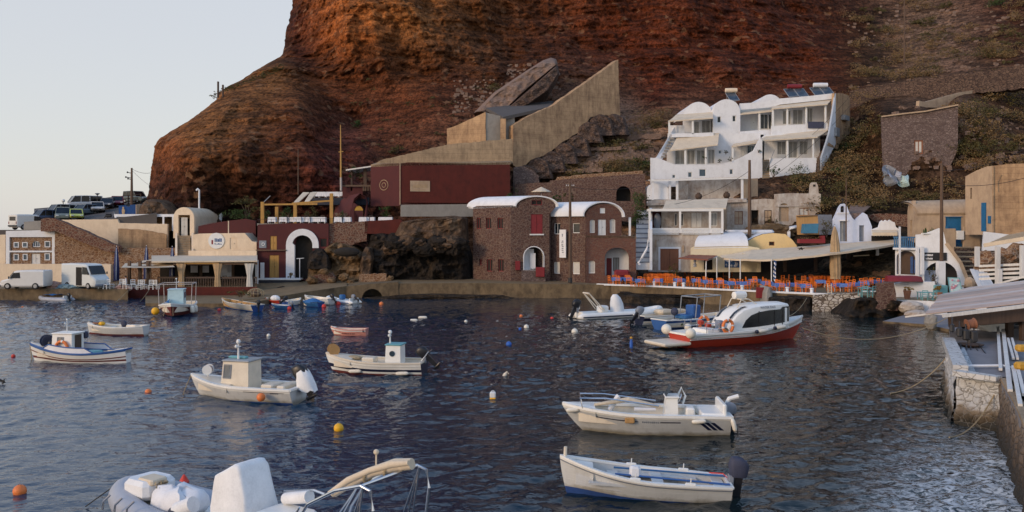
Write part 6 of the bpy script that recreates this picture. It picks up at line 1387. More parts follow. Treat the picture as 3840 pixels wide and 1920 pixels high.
for i, (x0, x1, y, h_) in enumerate(((2190,2400,505,12),(2130,2330,560,10),(2280,2480,512,14),(2060,2260,640,12))):
 f = Face(x0, ground(x0,y).y-1.2, x1, ground(x1,y).y-1.2); wall('terrace_kerb', f, [(x0,y+h_),(x0,y),((x0+x1)/2,y-6),(x1,y-12),(x1,y+h_-8)], K.roof_rubble, None, (), .6, **T('low broken terrace wall on the rubble slope below the ramp, %s' % ('upper right','left middle','far right by the hotel','lowest behind the stone wall')[i], 'wall'))
for i, (x, y, rx, m_, lb) in enumerate(((2300,565,2.4,'leaf_olive','wide olive bush left of the white hotel stair'),(2395,560,1.8,'leaf_olive','dense bush just left of the white hotel'),(2400,620,1.6,'leaf_green','dark green bush beside the lower left hotel wall'),(3150,560,2.2,'leaf_green','big green bush behind the right end of the white hotel'),(3230,490,2.6,'leaf_brown','large rusty bush right of the hotel end wall'),(3130,650,1.6,'leaf_green','green bush below the stone flank of the hotel'),(1350,470,1.0,'leaf_green','small bright green bush on the pink rock slope'),(1860,340,1.6,'leaf_olive','grey green bush beside the old stone ramp'),(1690,560,1.3,'leaf_green','green bush above the long concrete terrace wall'),(1490,570,1.1,'leaf_olive','olive bush at the left end of the concrete terrace wall'),(3730,20,2.6,'leaf_green','dark green bush at the top right corner'),(3480,90,2.4,'leaf_olive','dark bush on the upper right slope'))):
 bush('bush', lb, 'bush', ground(x,y)+V((0,-.6,.3)), (rx,rx*.7,rx*.5), MAT[m_], int(260*rx), .26, stem=True)
# ================================================================== chapel and clutter behind the awning
o = thing('chapel', 'tiny pale blue chapel with twin pointed gables and a bell niche', 'chapel', at(3190, 905, 97.5))
f = Face(3120, 97.8, 3275, 97.2); rn, r1, r2_ = f.rect(3152,796,3167,772), f.rect(3150,905,3176,828), f.rect(3222,905,3241,845)
wall('front_wall', f, [(3124,930),(3125,822),(3136,800),(3146,776),(3155,765),(3166,763),(3176,772),(3184,795),(3197,818),(3206,826),(3220,812),(3238,797),(3252,806),(3263,832),(3270,850),(3270,930)], K.blue_wash, o, [(rn,'a'),(r1,'r'),(r2_,'r')], .5)
mb = MB(); f.box(mb, inset(r1,-.1), -.35, .5); f.box(mb, inset(r2_,-.1), -.35, .5); mb.make('dark_doorway', K.motor_grey, o)
mb = MB(); f.box(mb, (r1[0],r1[1],r1[0]+(r1[2]-r1[0])*.55,r1[3]-.1), -.2, .25); mb.make('door', K.grey_curtain, o)
mb = MB(); c = f.pt(3160,781,-.25); mb.lathe(c+V((0,0,-.18)), [(.16,0),(.13,.08),(.08,.2),(.02,.28)], 10); mb.make('bell', K.iron, o)
mb = MB(); f.box(mb, f.rect(3138,801,3183,797), .14, 0); f.box(mb, f.rect(3146,829,3180,824), .14, 0); mb.make('ledge', LW, o)
mb = MB(); mb.poly([f.pt(3186,800,-.5), f.pt(3206,828,-.5), f.pt(3238,799,-.5), at(3268,770,104), at(3190,768,104)], (), (0,.2,-.2)); mb.make('roof', K.roof_rubble, o)
mb = MB(); a = f.pt(3160,764); mb.beam(a, a+V((0,0,.7)), .06, .06); mb.beam(a+V((-.2,0,.45)), a+V((.2,0,.45)), .06, .06); mb.make('cross', K.iron, o)
mb = MB(); pb(mb, 3060, 805, 3120, 880, 101, 3); mb.make('grey_shed', K.motor_grey, None, **T('grey shed wall between the ochre board and the chapel', 'shed'))
o = thing('ochre_panel', 'large ochre plywood panel standing behind the awning', 'panel', at(3030,880,97.5)); mb = MB(); mb.poly([at(2990,880,97.6), at(2986,808,97.6), at(3066,806,97.2), at(3072,880,97.2)], (), (0,.08,0)); mb.make('board', K.ochre_board, o)
mb = MB(); mb.beam(at(2988,812,97.4), at(3068,808,97.1), .08, .08); mb.make('batten', K.dark_timber, o)
mb = MB(); pts = [at(3014,875,96.2), at(3018,840,96.2), at(3070,838,95.9), at(3068,874,95.9)]; mb.poly(pts, (), (0,1.0,0)); cr = mb.make('plastic_crate', plain('crate_blue', (.04,.16,.27), .6), None, **T('large blue plastic crate in front of the ochre panel', 'crate'))
bush('shrub', 'dark shrub between the blue crate and the chapel', 'shrub', at(3100,855,97), (.8,.5,1.0), K.leaf_olive, 240, .18)
o = thing('red_cart', 'low red wheeled tray of potted plants above the awning', 'cart', at(3045,912,96)); mb = MB(); pb(mb, 2998, 896, 3095, 912, 96, .8); pb(mb, 3082, 884, 3094, 896, 96, .8); mb.make('tray', K.red_paint, o)
mb = MB(); [leaves(mb, at(x,893,96.3), (.3,.25,.2), 40, .12) for x in (3010,3030,3050,3070)]; mb.make('plants', K.leaf_brown, o)
f = Face(3250, 101.5, 3420, 99.5)
wall('dry_stone_wall', f, [(3250,860),(3252,804),(3300,800),(3420,806),(3420,862)], K.red_stone, None, (), .6, **T('short dry stone wall between the chapel and the beige house', 'wall'))
o = thing('white_kitchen', 'small white building with stepped curly parapet and scalloped canopy', 'building', at(3315, 912, 96.4))
f = Face(3268, 96.6, 3372, 96.0)
wall('parapet', f, [(3270,884),(3270,860),(3294,852),(3300,832),(3307,826),(3313,831),(3320,824),(3328,830),(3336,824),(3344,830),(3355,834),(3360,852),(3371,858),(3371,884)], LW, o, (), .4)
mb = MB(); A, B = f.pt(3268,872,.7), f.pt(3360,872,.7)
for k in range(9):
 p, q = A.lerp(B, k/9), A.lerp(B, (k+1)/9); mb.add([p, q, q+V((0,0,-.26)), (p+q)/2+V((0,0,-.40)), p+V((0,0,-.26))], [(0,1,2,3,4)])
mb.loft([[A, B],[f.pt(3268,862,.05), f.pt(3362,862,.05)]], False); mb.make('canopy', K.cream_canvas, o)
mb = MB(); pb(mb, 3268, 880, 3360, 925, 97.2, .3); mb.make('dark_opening', K.maroon_plaster if False else K.dark_interior, o)
# ================================================================== beige houses
o = thing('beige_house', 'low beige vaulted house with a bright blue door', 'house', at(3560, 905, 92))
fe, f = Face(3413, 95.5, 3440, 92.4), Face(3440, 92.4, 3700, 91.2)
rd = f.rect(3546,936,3606,815)
wall('front_wall', f, [(3440,950),(3440,798),(3690,798),(3690,950)], K.beige_plaster, o, [(f.rect(3546,940,3606,815),'r')], .4)
wall('end_wall', fe, [(3414,900),(3414,790),(3418,768),(3425,756),(3434,752),(3440,800),(3440,910)], K.beige_plaster, o, [(fe.rect(3424,880,3431,825),'r')], .3)
mb = MB(); A0, A1 = f.pt(3438,800,.15), f.pt(3692,797,.15); rows = []
for i in range(7): a = math.pi/2*i/6; rows.append([A0+V((-.35*(1-math.cos(a))*2,2.4*(1-math.cos(a)),1.35*math.sin(a))), A1+V((0,2.4*(1-math.cos(a)),1.45*math.sin(a)))])
mb.loft(rows, False); mb.loft([[p+V((0,.1,-.18)) for p in r] for r in rows], False); mb.loft([rows[0],[p+V((0,.1,-.18)) for p in rows[0]]], False); mb.make('roof', K.beige_plaster, o, smooth=50)
mb = MB(); t0,z0,t1,z1 = rd; f.box(mb, (t0,z0,t1,z1), -.15, .2); f.box(mb, (t0-.06,z1,t1+.06,z1+.08), .04, 0); mb.make('door', plain('vivid_blue', (.012,.11,.25), .5), o)
mb = MB(); f.box(mb, f.rect(3545,935,3556,846), .1, 0); f.box(mb, f.rect(3580,940,3600,912), .6, -.4); mb.make('blue_shutter', K.vivid_blue, o)
for x0, x1, y0, y1 in ((3540,3584,857,930),(3616,3676,852,925)):
 mb = MB(); pb(mb, x0, y0, x1, y1+10, 90.4, .35); mb.make('garden_wall', K.beige_plaster, o)
mb = MB(); pb(mb, 3590, 865, 3615, 898, 90.2, .4); mb.make('white_box', K.white_paint, o)
o = thing('beige_house', 'tall plain beige building cut by the right edge with a blue shutter', 'house', at(3730, 870, 87))
fl, fr = Face(3618, 90, 3722, 86.5), Face(3722, 86.5, 4100, 84)
wall('left_wall', fl, [(3620,880),(3620,662),(3660,640),(3700,624),(3722,622),(3722,880)], K.beige_plaster, o, [(fl.rect(3638,746,3645,705),'r')], .4)
wall('front_wall', fr, [(3722,880),(3722,622),(3780,615),(4100,604),(4100,880)], K.tan_plaster, o, (), .4)
mb = MB(); fl.box(mb, fl.rect(3682,867,3699,760), .08, 0); fl.box(mb, fl.rect(3706,838,3717,810), .08, 0); mb.make('blue_shutter', K.vivid_blue, o)
mb = MB(); mb.tube([fr.pt(3726,625,.1), fr.pt(3726,870,.1)], .05, 6); mb.tube([fr.pt(3755,655,.1), fr.pt(3742,680,.1), fr.pt(3742,720,.1)], .03, 5); mb.make('drain_pipe', K.beige_concrete, o)
wall('base_wall', Face(3680,86.2,4100,83.5), [(3684,940),(3690,868),(3722,872),(3790,880),(4100,876),(4100,940)], LW, o, (), .4)
# ================================================================== white stair building with black sign
o = thing('white_stair_house', 'white waterfront house with outside stair, round arch and black lettered sign', 'house', at(3530, 1090, 83))
f = Face(3430, 84.2, 3650, 82.4); ra = f.rect(3466,1098,3592,982)
wall('front_wall', f, [(3434,1100),(3434,880),(3462,878),(3520,856),(3535,855),(3548,912),(3600,985),(3618,1040),(3640,1086),(3640,1100)], LW, o, [(ra,'a',1.35)], .5)
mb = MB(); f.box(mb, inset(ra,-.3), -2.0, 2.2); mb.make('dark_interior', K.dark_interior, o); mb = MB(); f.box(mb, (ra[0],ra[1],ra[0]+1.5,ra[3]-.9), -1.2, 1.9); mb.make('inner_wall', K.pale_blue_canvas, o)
sg = MB(); f.box(sg, f.rect(3463,977,3550,947), .1, 0); sg = sg.make('sign', K.motor_black, o, label='black sign board with two short pale lines')
mb = MB(); rr = random.Random(8)
for (ya, yb, x0, x1) in ((952,960,3467,3499),(965,973,3471,3496)):
 x = x0
 while x < x1: w_ = rr.uniform(2.2,4.2); f.box(mb, f.rect(x, yb, x+w_, ya+rr.uniform(0,2.5)), .12, -.1); x += w_+1.1
mb.make('lettering', K.white_cloth, sg)
mb = MB(); c = f.pt(3449,938,.05); mb.poly([c+V((-.18,0,-.25)), c+V((.2,0,-.25)), c+V((.16,0,.35)), c+V((0,0,.1))], (), (0,.05,0)); mb.make('emblem', K.motor_grey, o)
mb = MB(); mb.beam(f.pt(3548,912,.05), f.pt(3602,985,.05), .25, .3); mb.beam(f.pt(3602,985,.05), f.pt(3642,1086,.05), .25, .3); mb.make('stair_coping', K.beige_plaster, o)
mb = MB(); c = f.pt(3486,876,-.2); mb.box(c, (1.35,.5,.12)); pl = mb.make('planter', K.white_paint, o); mb = MB(); rr = random.Random(1)
for k in range(14): b0 = c+V((rr.uniform(-.6,.6),0,.06)); mb.tube([b0, b0+V((rr.uniform(-.05,.05),0,rr.uniform(.2,.55)))], [.06,.03], 5)
mb.make('cactus', K.leaf_green, pl)
steps('dark_steps', 'worn dark stone steps climbing right of the white stair house', at(3605,1088,82.8), at(3672,1085,82), at(3578,926,88.4), at(3684,922,88), 9, K.dry_stone)
o = thing('blue_balcony', 'bright blue slatted balcony on a white arched base', 'balcony', at(3395, 1020, 89))
f = Face(3355, 90.4, 3440, 89.0); ra = f.rect(3362,1030,3432,940)
wall('base', f, [(3357,1040),(3357,930),(3438,930),(3438,1040)], LW, o, [(ra,'a',.7)], .4)
mb = MB(); f.box(mb, inset(ra,-.2), -.8, 1.0); mb.make('brown_door', K.dark_timber, o); mb = MB(); f.box(mb, f.rect(3414,1025,3424,962), .03, .2); f.box(mb, f.rect(3428,1025,3434,975), .05, 0); mb.make('blue_shutter', K.blue_paint, o)
mb = MB(); f.box(mb, f.rect(3354,936,3440,929), .5, 0); mb.make('floor_slab', LW, o)
mb = MB(); [f.box(mb, f.rect(x,930,x+4.5,890), .45, -.38) for x in range(3357,3434,7)]; f.box(mb, f.rect(3355,892,3438,887), .48, -.36); f.box(mb, f.rect(3355,930,3438,925), .47, -.37); mb.make('railing', K.vivid_blue, o)
mb = MB(); pb(mb, 3372, 850, 3378, 1040, 88, .12); mb.make('white_flagpole', LW, None, **T('slim white pole in front of the blue balcony', 'pole'))
mb = MB(); pb(mb, 3438, 925, 3447, 1040, 83.6, .25); pb(mb, 3455, 925, 3466, 1030, 83.4, .25); mb.make('white_pillar', LW, o)
mb = MB(); pb(mb, 3521, 980, 3546, 1082, 80.2, .6); mb.make('painted_foot', LW, [q for q in bpy.data.objects if q.get('label','').startswith('thick dark timber pole')][0])
mb = MB(); mb.bev(at(3526,1088,79.4), (1.0,.8,.9), .05); mb.make('turquoise_chest', K.turquoise_paint, None, **T('turquoise chest at the white foot of the thick dark pole', 'chest'))
o = thing('menu_board', 'pale blue menu board with a pink and white flower pattern', 'menu board', at(3582,1098,79))
mb = MB(); P = [at(3562,1098,79), at(3554,1040,79.3), at(3597,1042,79.3), at(3607,1096,79)]; mb.poly(P, (), (0,.05,0)); bd = mb.make('panel', K.pale_aqua, o); mb = MB()
for p, q in zip(P, P[1:]+P[:1]): mb.beam(p+V((0,-.03,0)), q+V((0,-.03,0)), .05, .05)
mb.make('edge_frame', K.turquoise_paint, o); mb = MB(); rr = random.Random(12)
for k in range(9): c = at(3581+rr.uniform(-15,14), 1068+rr.uniform(-18,18), 79.1); mb.ball(c+V((0,-.06,0)), rr.uniform(.07,.16), 8, (1,.1,.8))
mb.make('flower_print', plain('pink_print', (.55,.25,.33), .7), bd); mb = MB()
for k in range(6): c = at(3581+rr.uniform(-16,15), 1068+rr.uniform(-20,20), 79.1); mb.ball(c+V((0,-.07,0)), rr.uniform(.05,.12), 8, (1,.1,.8))
mb.make('white_print', K.white_cloth, bd)
bush('potted_plant', 'leafy potted plant under the white arch', 'plant', at(3500,1038,80), (.45,.4,.8), K.leaf_olive, 200, .15)
for x, y, lb in ((3402,1090,'terracotta pot with dry yellow grass left of the turquoise tables'),(3519,1096,'terracotta pot with dry yellow grass right of the turquoise tables')):
 o = thing('plant_pot', lb, 'plant pot', at(x, y+30, 78.5)); c = at(x, y+34, 78.5); MB().lathe(c, [(.2,0),(.26,.3),(.33,.75),(.37,.8),(.3,.82)], 12).make('pot', K.terracotta, o)
 mb = MB(); leaves(mb, c+V((0,0,1.05)), (.42,.4,.3), 170, .16); mb.make('grass', K.leaf_yellow, o)
# ================================================================== shore at the right
f = Face(3350, 80.4, 3510, 79.6)
wall('white_parapet', f, [(3352,1120),(3356,1062),(3400,1058),(3505,1056),(3508,1120)], LW, None, (), .5, **T('stained white parapet wall under the red upturned boat', 'wall'))
f = Face(3046, 81.6, 3240, 79.6)
wall('white_rubble_wall', f, [(3046,1215),(3048,1106),(3130,1102),(3225,1100),(3232,1215)], K.white_stone, None, (), .6, **T('whitewashed rubble sea wall right of the water taxi', 'wall'))
outcrop('shore_rock', [(2880,1215),(2890,1112),(2960,1108),(3050,1108),(3060,1215)], 81.3, 'dark rough sea wall rock behind the water taxi bow', 6.6, K.shore_rock, 2, amp=.35)
outcrop('shore_rock', [(2320,1152),(2330,1100),(2560,1102),(2700,1110),(2880,1120),(2890,1180),(2600,1165)], 88.6, 'dark weathered rock under the taverna terrace edge', 7.9, K.shore_rock, 3.5, amp=.3)
outcrop('shore_rock', [(3140,1222),(3160,1175),(3200,1120),(3235,1112),(3300,1118),(3390,1128),(3455,1150),(3480,1185),(3470,1222)], 75.5, 'big black shore rock below the turquoise tables', 2.8, K.shore_rock, 4, amp=.8, step=5)
outcrop('ochre_shore', [(3020,1222),(3050,1188),(3110,1172),(3160,1190),(3175,1222)], 78.5, 'ochre wet rock apron at the foot of the white rubble wall', 4.8, K.ochre_rock, 2, amp=.25)
f = Face(3285, 76.4, 3370, 76.0)
wall('stone_pillar', f, [(3282,1165),(3292,1064),(3352,1060),(3360,1100),(3366,1165)], K.brown_stone, None, (), 1.2, **T('stubby rough stone pillar standing on the black shore rock', 'pillar'))
quay('lower_landing', [(3190,79.4,1.35),(3330,77.6,1.35),(3480,76.5,1.35),(3700,70,1.4)], [(3240,86,1.45),(3340,86,1.45),(3500,86,1.45),(3900,80,1.5)], [K.beige_concrete, LW])
quay('slipway', [(3310,71.5,.12),(3470,68.5,.2),(3580,64,.25)], [(3400,75.2,.3),(3480,75,.35),(3640,72,.4)], [K.grey_ramp, K.quay_concrete])
for i, (x, y, lb) in enumerate(((3245,1112,'turquoise table with two chairs left of the stone pillar'),(3468,1128,'turquoise table with chairs right of the stone pillar'))):
 p = at(x, y, 77.8); o = thing('cafe_table', lb, 'table', p); mb = MB(); mb.bev(p+V((0,0,.76)), (1.2,.8,.05), .02); mb.make('tabletop', K.turquoise_paint, o)
 for sx in (-.5,.5):
  for sy in (-.3,.3): mb = MB(); mb.beam(p+V((sx,sy,0)), p+V((sx,sy,.74)), .06, .06); mb.make('leg', K.turquoise_paint, o)
 for s in (-.35, .35):
  c = chair('turq', K.turquoise_paint, p+V((s,-.75,0)), math.pi+s, 'turquoise chair at the turquoise table ' + ('left' if i == 0 else 'right') + ' of the stone pillar', 'turquoise chairs by the shore')
  mb = MB(); mb.bev(p+V((s,-.8,.52)), (.42,.42,.08), .02); mb.make('seat_cushion', K.white_cloth, None, **T('white square cushion on a turquoise chair ' + ('left' if i == 0 else 'right') + ' of the stone pillar', 'cushion', 'white cushions on the turquoise chairs'))
p = at(3292,1085,78.2);
o = thing('ladder', 'short white ladder leaning on the terrace edge among the orange chairs', 'ladder', on(3115,1103,1.55)); mb = MB(); b0 = on(3112,1102,1.55)
for s in (-.17,.17): mb.beam(b0+V((s,0,0)), b0+V((s,.1,.95)), .05, .05)
[mb.beam(b0+V((-.17,.03*k,.15+.2*k)), b0+V((.17,.03*k,.15+.2*k)), .04, .04) for k in range(4)]; mb.make('rungs', K.cream_plaster, o)
mb = MB(); pb(mb, 2838, 1078, 2870, 1118, 84.8, .3); mb.make('red_cabinet', K.red_paint, None, **T('dark red metal cabinet against the sea wall behind the water taxi', 'cabinet'))
outcrop('worn_post', [(2866,1140),(2868,1098),(2876,1074),(2890,1076),(2896,1100),(2898,1140)], 83.6, 'eroded grey stone post on the terrace edge beside the red cabinet', 3.3, K.grey_concrete, .6, amp=.1, step=3)
# ================================================================== boat shed roof, hoist and pier at the right edge
o = thing('boat_shed_roof', 'weathered grey pink plank roof over the boat hoist at the right edge', 'shed roof', at(3650, 1170, 46))
def sheet(q, n, mat, name, par, gap=.02, th=.05):
 """Boards side by side between the two long edges q[0]-q[1] (front) and q[3]-q[2] (back)."""
 mb = MB(); rr = random.Random(n)
 for k in range(n):
  mb.cur = rr.choice((0,0,1,2))
  a, b = (k+gap)/n, (k+1-gap)/n; e0, e1 = rr.uniform(-.006,.006), rr.uniform(-.01,.01); j = rr.uniform(-.012,.012)
  p = [q[0].lerp(q[3],a).lerp(q[1].lerp(q[2],a),e0), q[0].lerp(q[3],a).lerp(q[1].lerp(q[2],a),1+e1), q[0].lerp(q[3],b).lerp(q[1].lerp(q[2],b),1+e1), q[0].lerp(q[3],b).lerp(q[1].lerp(q[2],b),e0)]
  u = V((0,0,th/2+j)); mb.hexa([v-V((0,0,th)) + u for v in p] + [v+u for v in p])
 return mb.make(name, [mat, wood('dull_planks', (.40,.31,.26), .7, 1, 0), wood('bleached_planks', (.58,.50,.45), .7, 1, 0)], par)
Q = [at(3470,1178,44.2), at(4010,1118,44.2), at(4010,1040,54.5), at(3520,1112,53)]
sheet(Q, 14, K.pink_planks, 'plank_roof', o)
Q2 = [at(3500,1120,54), at(4010,1060,54), at(4010,1040,57), at(3640,1085,57)]; sheet([v+V((0,0,.12)) for v in Q2], 3, K.grey_planks, 'upper_planks', o)
mb = MB(); mb.beam(at(3535,1184,43.9), at(4010,1128,43.9), .12, .18); mb.beam(at(3400,1188,47), at(3560,1168,45), .3, .08); mb.make('edge_board', K.white_timber, o)
mb = MB(); mb.beam(at(3560,1200,44.6), at(4010,1160,44.6), .3, .75); mb.beam(at(3590,1205,46.8), at(4010,1170,46.8), .3, .6); mb.make('girder', K.dark_timber, o)
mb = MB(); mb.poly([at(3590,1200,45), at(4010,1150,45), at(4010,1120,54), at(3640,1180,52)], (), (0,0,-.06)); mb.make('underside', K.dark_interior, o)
mb = MB(); mb.beam(at(3752,1085,53), at(3788,1170,44.6), .6, .06); mb.make('patch_board', K.grey_planks, o)
for x, y1, Y in ((3785,1250,46.5),(3838,1240,45)): mb = MB(); b = at(x, 1200, Y); mb.beam(V((b.x,b.y,1.98)), b, .3, .3); mb.make('post', K.dark_timber, o)
o = thing('boat_hoist', 'rusty pulley hoist with hanging chains under the plank roof', 'hoist', at(3630, 1300, 42))
c = at(3640,1215,43); mb = MB(); mb.lathe(None, [(.05,-.22),(.28,-.2),(.22,-.12),(.22,.12),(.28,.2),(.05,.22)], 14, MT(c) @ MR(R(80),4,'Y')); mb.make('drum', K.brown_door, o)
for x, y, r_ in ((3570,1230,.16),(3598,1245,.18),(3622,1255,.2),(3652,1262,.22),(3640,1290,.2)):
 mb = MB(); mb.bev(at(x,y,42.8), (r_*1.4,r_*1.2,r_*2.6), .06); mb.tube([at(x,y-40,43), at(x,y,42.8)], .04, 6); mb.make('pulley_block', K.iron, o)
mb = MB(); mb.lathe(at(3640,1296,42.6), [(.04,-.35),(.2,-.25),(.24,-.05),(.55,.02),(.6,.08),(.1,.12)], 12); mb.make('hook_plate', K.dark_timber, o)
for x, x2, yb in ((3603,3603,1480),(3624,3630,1500),(3640,3644,1470)):
 mb = MB(); b = at(x2, yb, 35.4 if yb > 1490 else 36.6); mb.tube([at(x,1290,42.4), b], .035, 5); mb.make('chain', K.iron, o)
cable('mooring_rope', 'dark rope from the hoist down to the pier edge', at(3655,1300,42), at(3762,1390,36.4), .15, .025)
cable('mooring_rope', 'second dark rope from the hoist down to the pier edge', at(3670,1292,42.2), at(3768,1394,36.2), .1, .025)
pz = 1.98; def_pts = [on(3585,1398,pz), on(3752,1424,pz), on(4030,1960,pz), V((16.5,16,pz)), V((34,16,pz)), V((40,52,pz)), on(3742,1236,pz), on(3560,1240,pz)]
mb = MB(); mb.poly(def_pts, (), (0,0,-.35)); pier = mb.make('pier', K.grey_ramp, None, kind='structure')
def stonefront(name, label, a, b, ztop, mat, n=30, m=12, amp=.10, seed=0, lean=.35):
 a, b = Vector(a), Vector(b); d = (b-a).normalized(); nrm = V((d.y,-d.x,0)); nrm = -nrm if nrm.dot(V((0,H*0,0))-a) < 0 and nrm.y > 0 else nrm
 if nrm.dot(V((-a.x,-a.y,0))) < 0: nrm = -nrm
 rows = []
 for j in range(m+1):
  z = ztop - (ztop+1.2)*j/m; row = []
  for i in range(n+1):
   p = a.lerp(b, i/n); v = float(fbm(np.array(p.x*1.1+seed), np.array(z*1.3), np.array(p.y*1.1), 3)); w_ = float(1-2*abs(perlin(np.array(p.x*2.2+seed), np.array(z*2.6), np.array(p.y*2.2))))
   row.append(V((p.x,p.y,z)) + nrm*(lean*(j/m)**2 + (amp*v + amp*.6*w_)*min(1, j/1.5)))
  rows.append(row)
 mb = MB(); mb.loft(rows, False); mb.loft([rows[0], [p - nrm*.7 for p in rows[0]]], False)
 return mb.make(name, mat, None, **T(label, 'wall'))
t = NT('pier_stone'); v = t.coord((1,1,1.25)); e = t.n('TexVoronoi', feature='DISTANCE_TO_EDGE', Scale=2.9); cc = t.n('TexVoronoi', Scale=2.9); wv = t.n('VectorMath', operation='ADD'); ns = t.n('TexNoise', Scale=2.2, Detail=3); sc2 = t.n('VectorMath', operation='SCALE'); sc2.inputs['Scale'].default_value = .3
t.l(v, ns.inputs['Vector']); t.l(ns.outputs['Color'], sc2.inputs[0]); t.l(v, wv.inputs[0]); t.l(sc2.outputs[0], wv.inputs[1]); t.l(wv.outputs[0], e.inputs['Vector']); t.l(wv.outputs[0], cc.inputs['Vector'])
g = t.n('NewGeometry'); sx = t.n('SeparateXYZ'); t.l(g.outputs['Position'], sx.inputs[0]); nz = t.noise(v, 1.1, 5, .7)
lvl = t.math('ADD', t.math('MULTIPLY', sx.outputs[2], .42), t.math('MULTIPLY', t.math('SUBTRACT', nz, .5), .5))
wl = t.ramp(lvl, [(.06, (.018,.016,.010)), (.17, (.09,.06,.03)), (.27, (.26,.20,.14)), (.36, (.54,.53,.52)), (.6, (.66,.66,.66))]); fine = t.noise(v, 7, 4, .65)
t.col(t.mix(t.ramp(e.outputs['Distance'], [(.0,(0,0,0)),(.05,(1,1,1))]), (.15,.135,.115), t.mix(t.math('MULTIPLY', fine, .5), wl, (.05,.04,.03)))); t.bump(t.math('ADD', t.math('MINIMUM', e.outputs['Distance'], .2), t.math('MULTIPLY', fine, .08)), .8, .25); t.set(Roughness=.85); K.pier_stone = t.m
t = NT('wall_stone_warm'); v = t.coord((1,1,1.3)); e = t.n('TexVoronoi', feature='DISTANCE_TO_EDGE', Scale=3.1); ns = t.noise(v, 1.2, 5, .7); fine = t.noise(v, 6, 4, .65); t.l(v, e.inputs['Vector']); g = t.n('NewGeometry'); sx = t.n('SeparateXYZ'); t.l(g.outputs['Position'], sx.inputs[0])
lvl = t.math('ADD', t.math('MULTIPLY', sx.outputs[2], .42), t.math('MULTIPLY', t.math('SUBTRACT', ns, .5), .5)); wl = t.ramp(lvl, [(.10, (.016,.014,.010)), (.30, (.06,.04,.025)), (.5, (.16,.11,.075)), (.75, (.24,.18,.13))])
t.col(t.mix(t.ramp(e.outputs['Distance'], [(.0,(0,0,0)),(.06,(1,1,1))]), (.03,.022,.016), t.mix(t.math('MULTIPLY', fine, .5), wl, (.04,.03,.02)))); t.bump(t.math('ADD', t.math('MINIMUM', e.outputs['Distance'], .2), t.math('MULTIPLY', fine, .08)), .8, .25); t.set(Roughness=.88); K.wall_stone_warm = t.m
stonefront('pier_wall', 'whitewashed rough stone pier front with dark weedy foot', on(3588,1400,pz), on(3756,1424,pz), pz, K.pier_stone, 30, 14, .16, 3.1)
stonefront('pier_wall', 'whitewashed left side wall of the stone pier', on(3552,1292,pz), on(3588,1400,pz), pz+.02, K.pier_stone, 30, 14, .16, 6.3, .5)
stonefront('quay_wall', 'brown stone quay face along the lower right edge', on(3756,1424,pz), on(4030,1960,pz), pz, K.wall_stone_warm, 60, 14, .14, 9.2, .45)
mb = MB(); P = [on(3545,1288,pz), on(3562,1330,pz), on(3588,1398,pz)]
for a, b in zip(P, P[1:]): mb.beam(a+V((.15,0,.14)), b+V((.15,0,.14)), .55, .32)
mb.make('parapet', K.whitewash_stone, bpy.data.objects['pier_wall.001'])
mb = MB(); a, b = on(3588,1404,pz), on(3752,1428,pz); mb.beam(a+V((0,.1,.05)), b+V((0,.1,.05)), .45, .2); mb.make('coping', K.whitewash_stone, bpy.data.objects['pier_wall'])
mb = MB(); P = [on(3752,1426,pz), on(3800,1510,pz), on(3850,1620,pz), on(4010,1930,pz)]
for a, b in zip(P, P[1:]): mb.beam(a+V((.15,0,.03)), b+V((.15,0,.03)), .28, .12)
mb.make('coping', K.beige_concrete, bpy.data.objects['quay_wall'])
mb = MB(); a, b = on(3590,1384,pz), on(3756,1382,pz); mb.tube([a+V((0,0,.12)), b+V((0,0,.12)), b+V((.1,-1.0,.12))], .06, 6); mb.make('white_pipe', LW, None, **T('white pipe lying along the front edge of the grey pier top', 'pipe'))
for i, (x0, y0, x1, y1, w_) in enumerate(((3742,1228,3752,1385,.13),(3762,1236,3788,1465,.16),(3780,1270,3800,1345,.1),(3795,1270,3816,1345,.1),(3800,1375,3826,1520,.13),(3818,1390,3840,1480,.12))):
 mb = MB(); mb.beam(on(x0,y0,pz+.35), on(x1,y1,pz+.12), w_, .1); mb.make('timber_rail', K.white_timber, None, **T('long white slipway timber lying on the grey quay, ' + ('farthest left','the longest, second from the left','short inner left of a pair','short inner right of a pair','lower left of the two nearest','lower right of the two nearest')[i], 'timber'))
for i, (y, lb) in enumerate(((1305,'upper'),(1372,'lower'))): mb = MB(); mb.bev(on(3832,y,pz+.5), (.5,.4,.3), .08); mb.make('yellow_machine_part', K.yellow_ochre, None, **T('dull yellow machine block at the right edge, the %s one' % lb, 'machine part'))
o = thing('white_skiff', 'white boat stern seen below the plank roof behind the pier', 'boat', on(3715,1240,2.0)); c = on(3700,1236,2.0)
mb = MB(); mb.loft([[c+V((x, y, z)) for x, z in ((-w_,.9),(-w_*.9,.3),(-w_*.4,0),(w_*.4,0),(w_*.9,.3),(w_,.9))] for y, w_ in ((-1,1.0),(.5,1.1),(2.5,.8),(4,.1))], False); mb.add([c+V((x,-1,z)) for x, z in ((-1,.9),(-.9,.3),(-.4,0),(.4,0),(.9,.3),(1,.9))], [(0,1,2,3,4,5)]); mb.make('hull', K.white_gelcoat, o)
cable('mooring_rope', 'pale rope drooping from the pier foot across the lower right water', at(3748,1440,34), at(3560,1640,31.5), .5, .03, 'rope_tan')
cable('mooring_rope', 'pale rope from the water to the left corner of the pier', on(3340,1475,.0), at(3545,1345,42.5), .35, .03, 'rope_tan')
o = thing('boatyard_fence', 'white painted post and rail fence of the boat yard at the right', 'fence', at(3740, 1080, 60))
for x, y0, y1, Y in ((3668,925,1000,62),(3745,925,1088,60),(3752,1010,1110,58),(3838,920,1040,58)): mb = MB(); pb(mb, x-7, y0, x+7, y1, Y, .25); mb.make('post', K.white_timber, o)
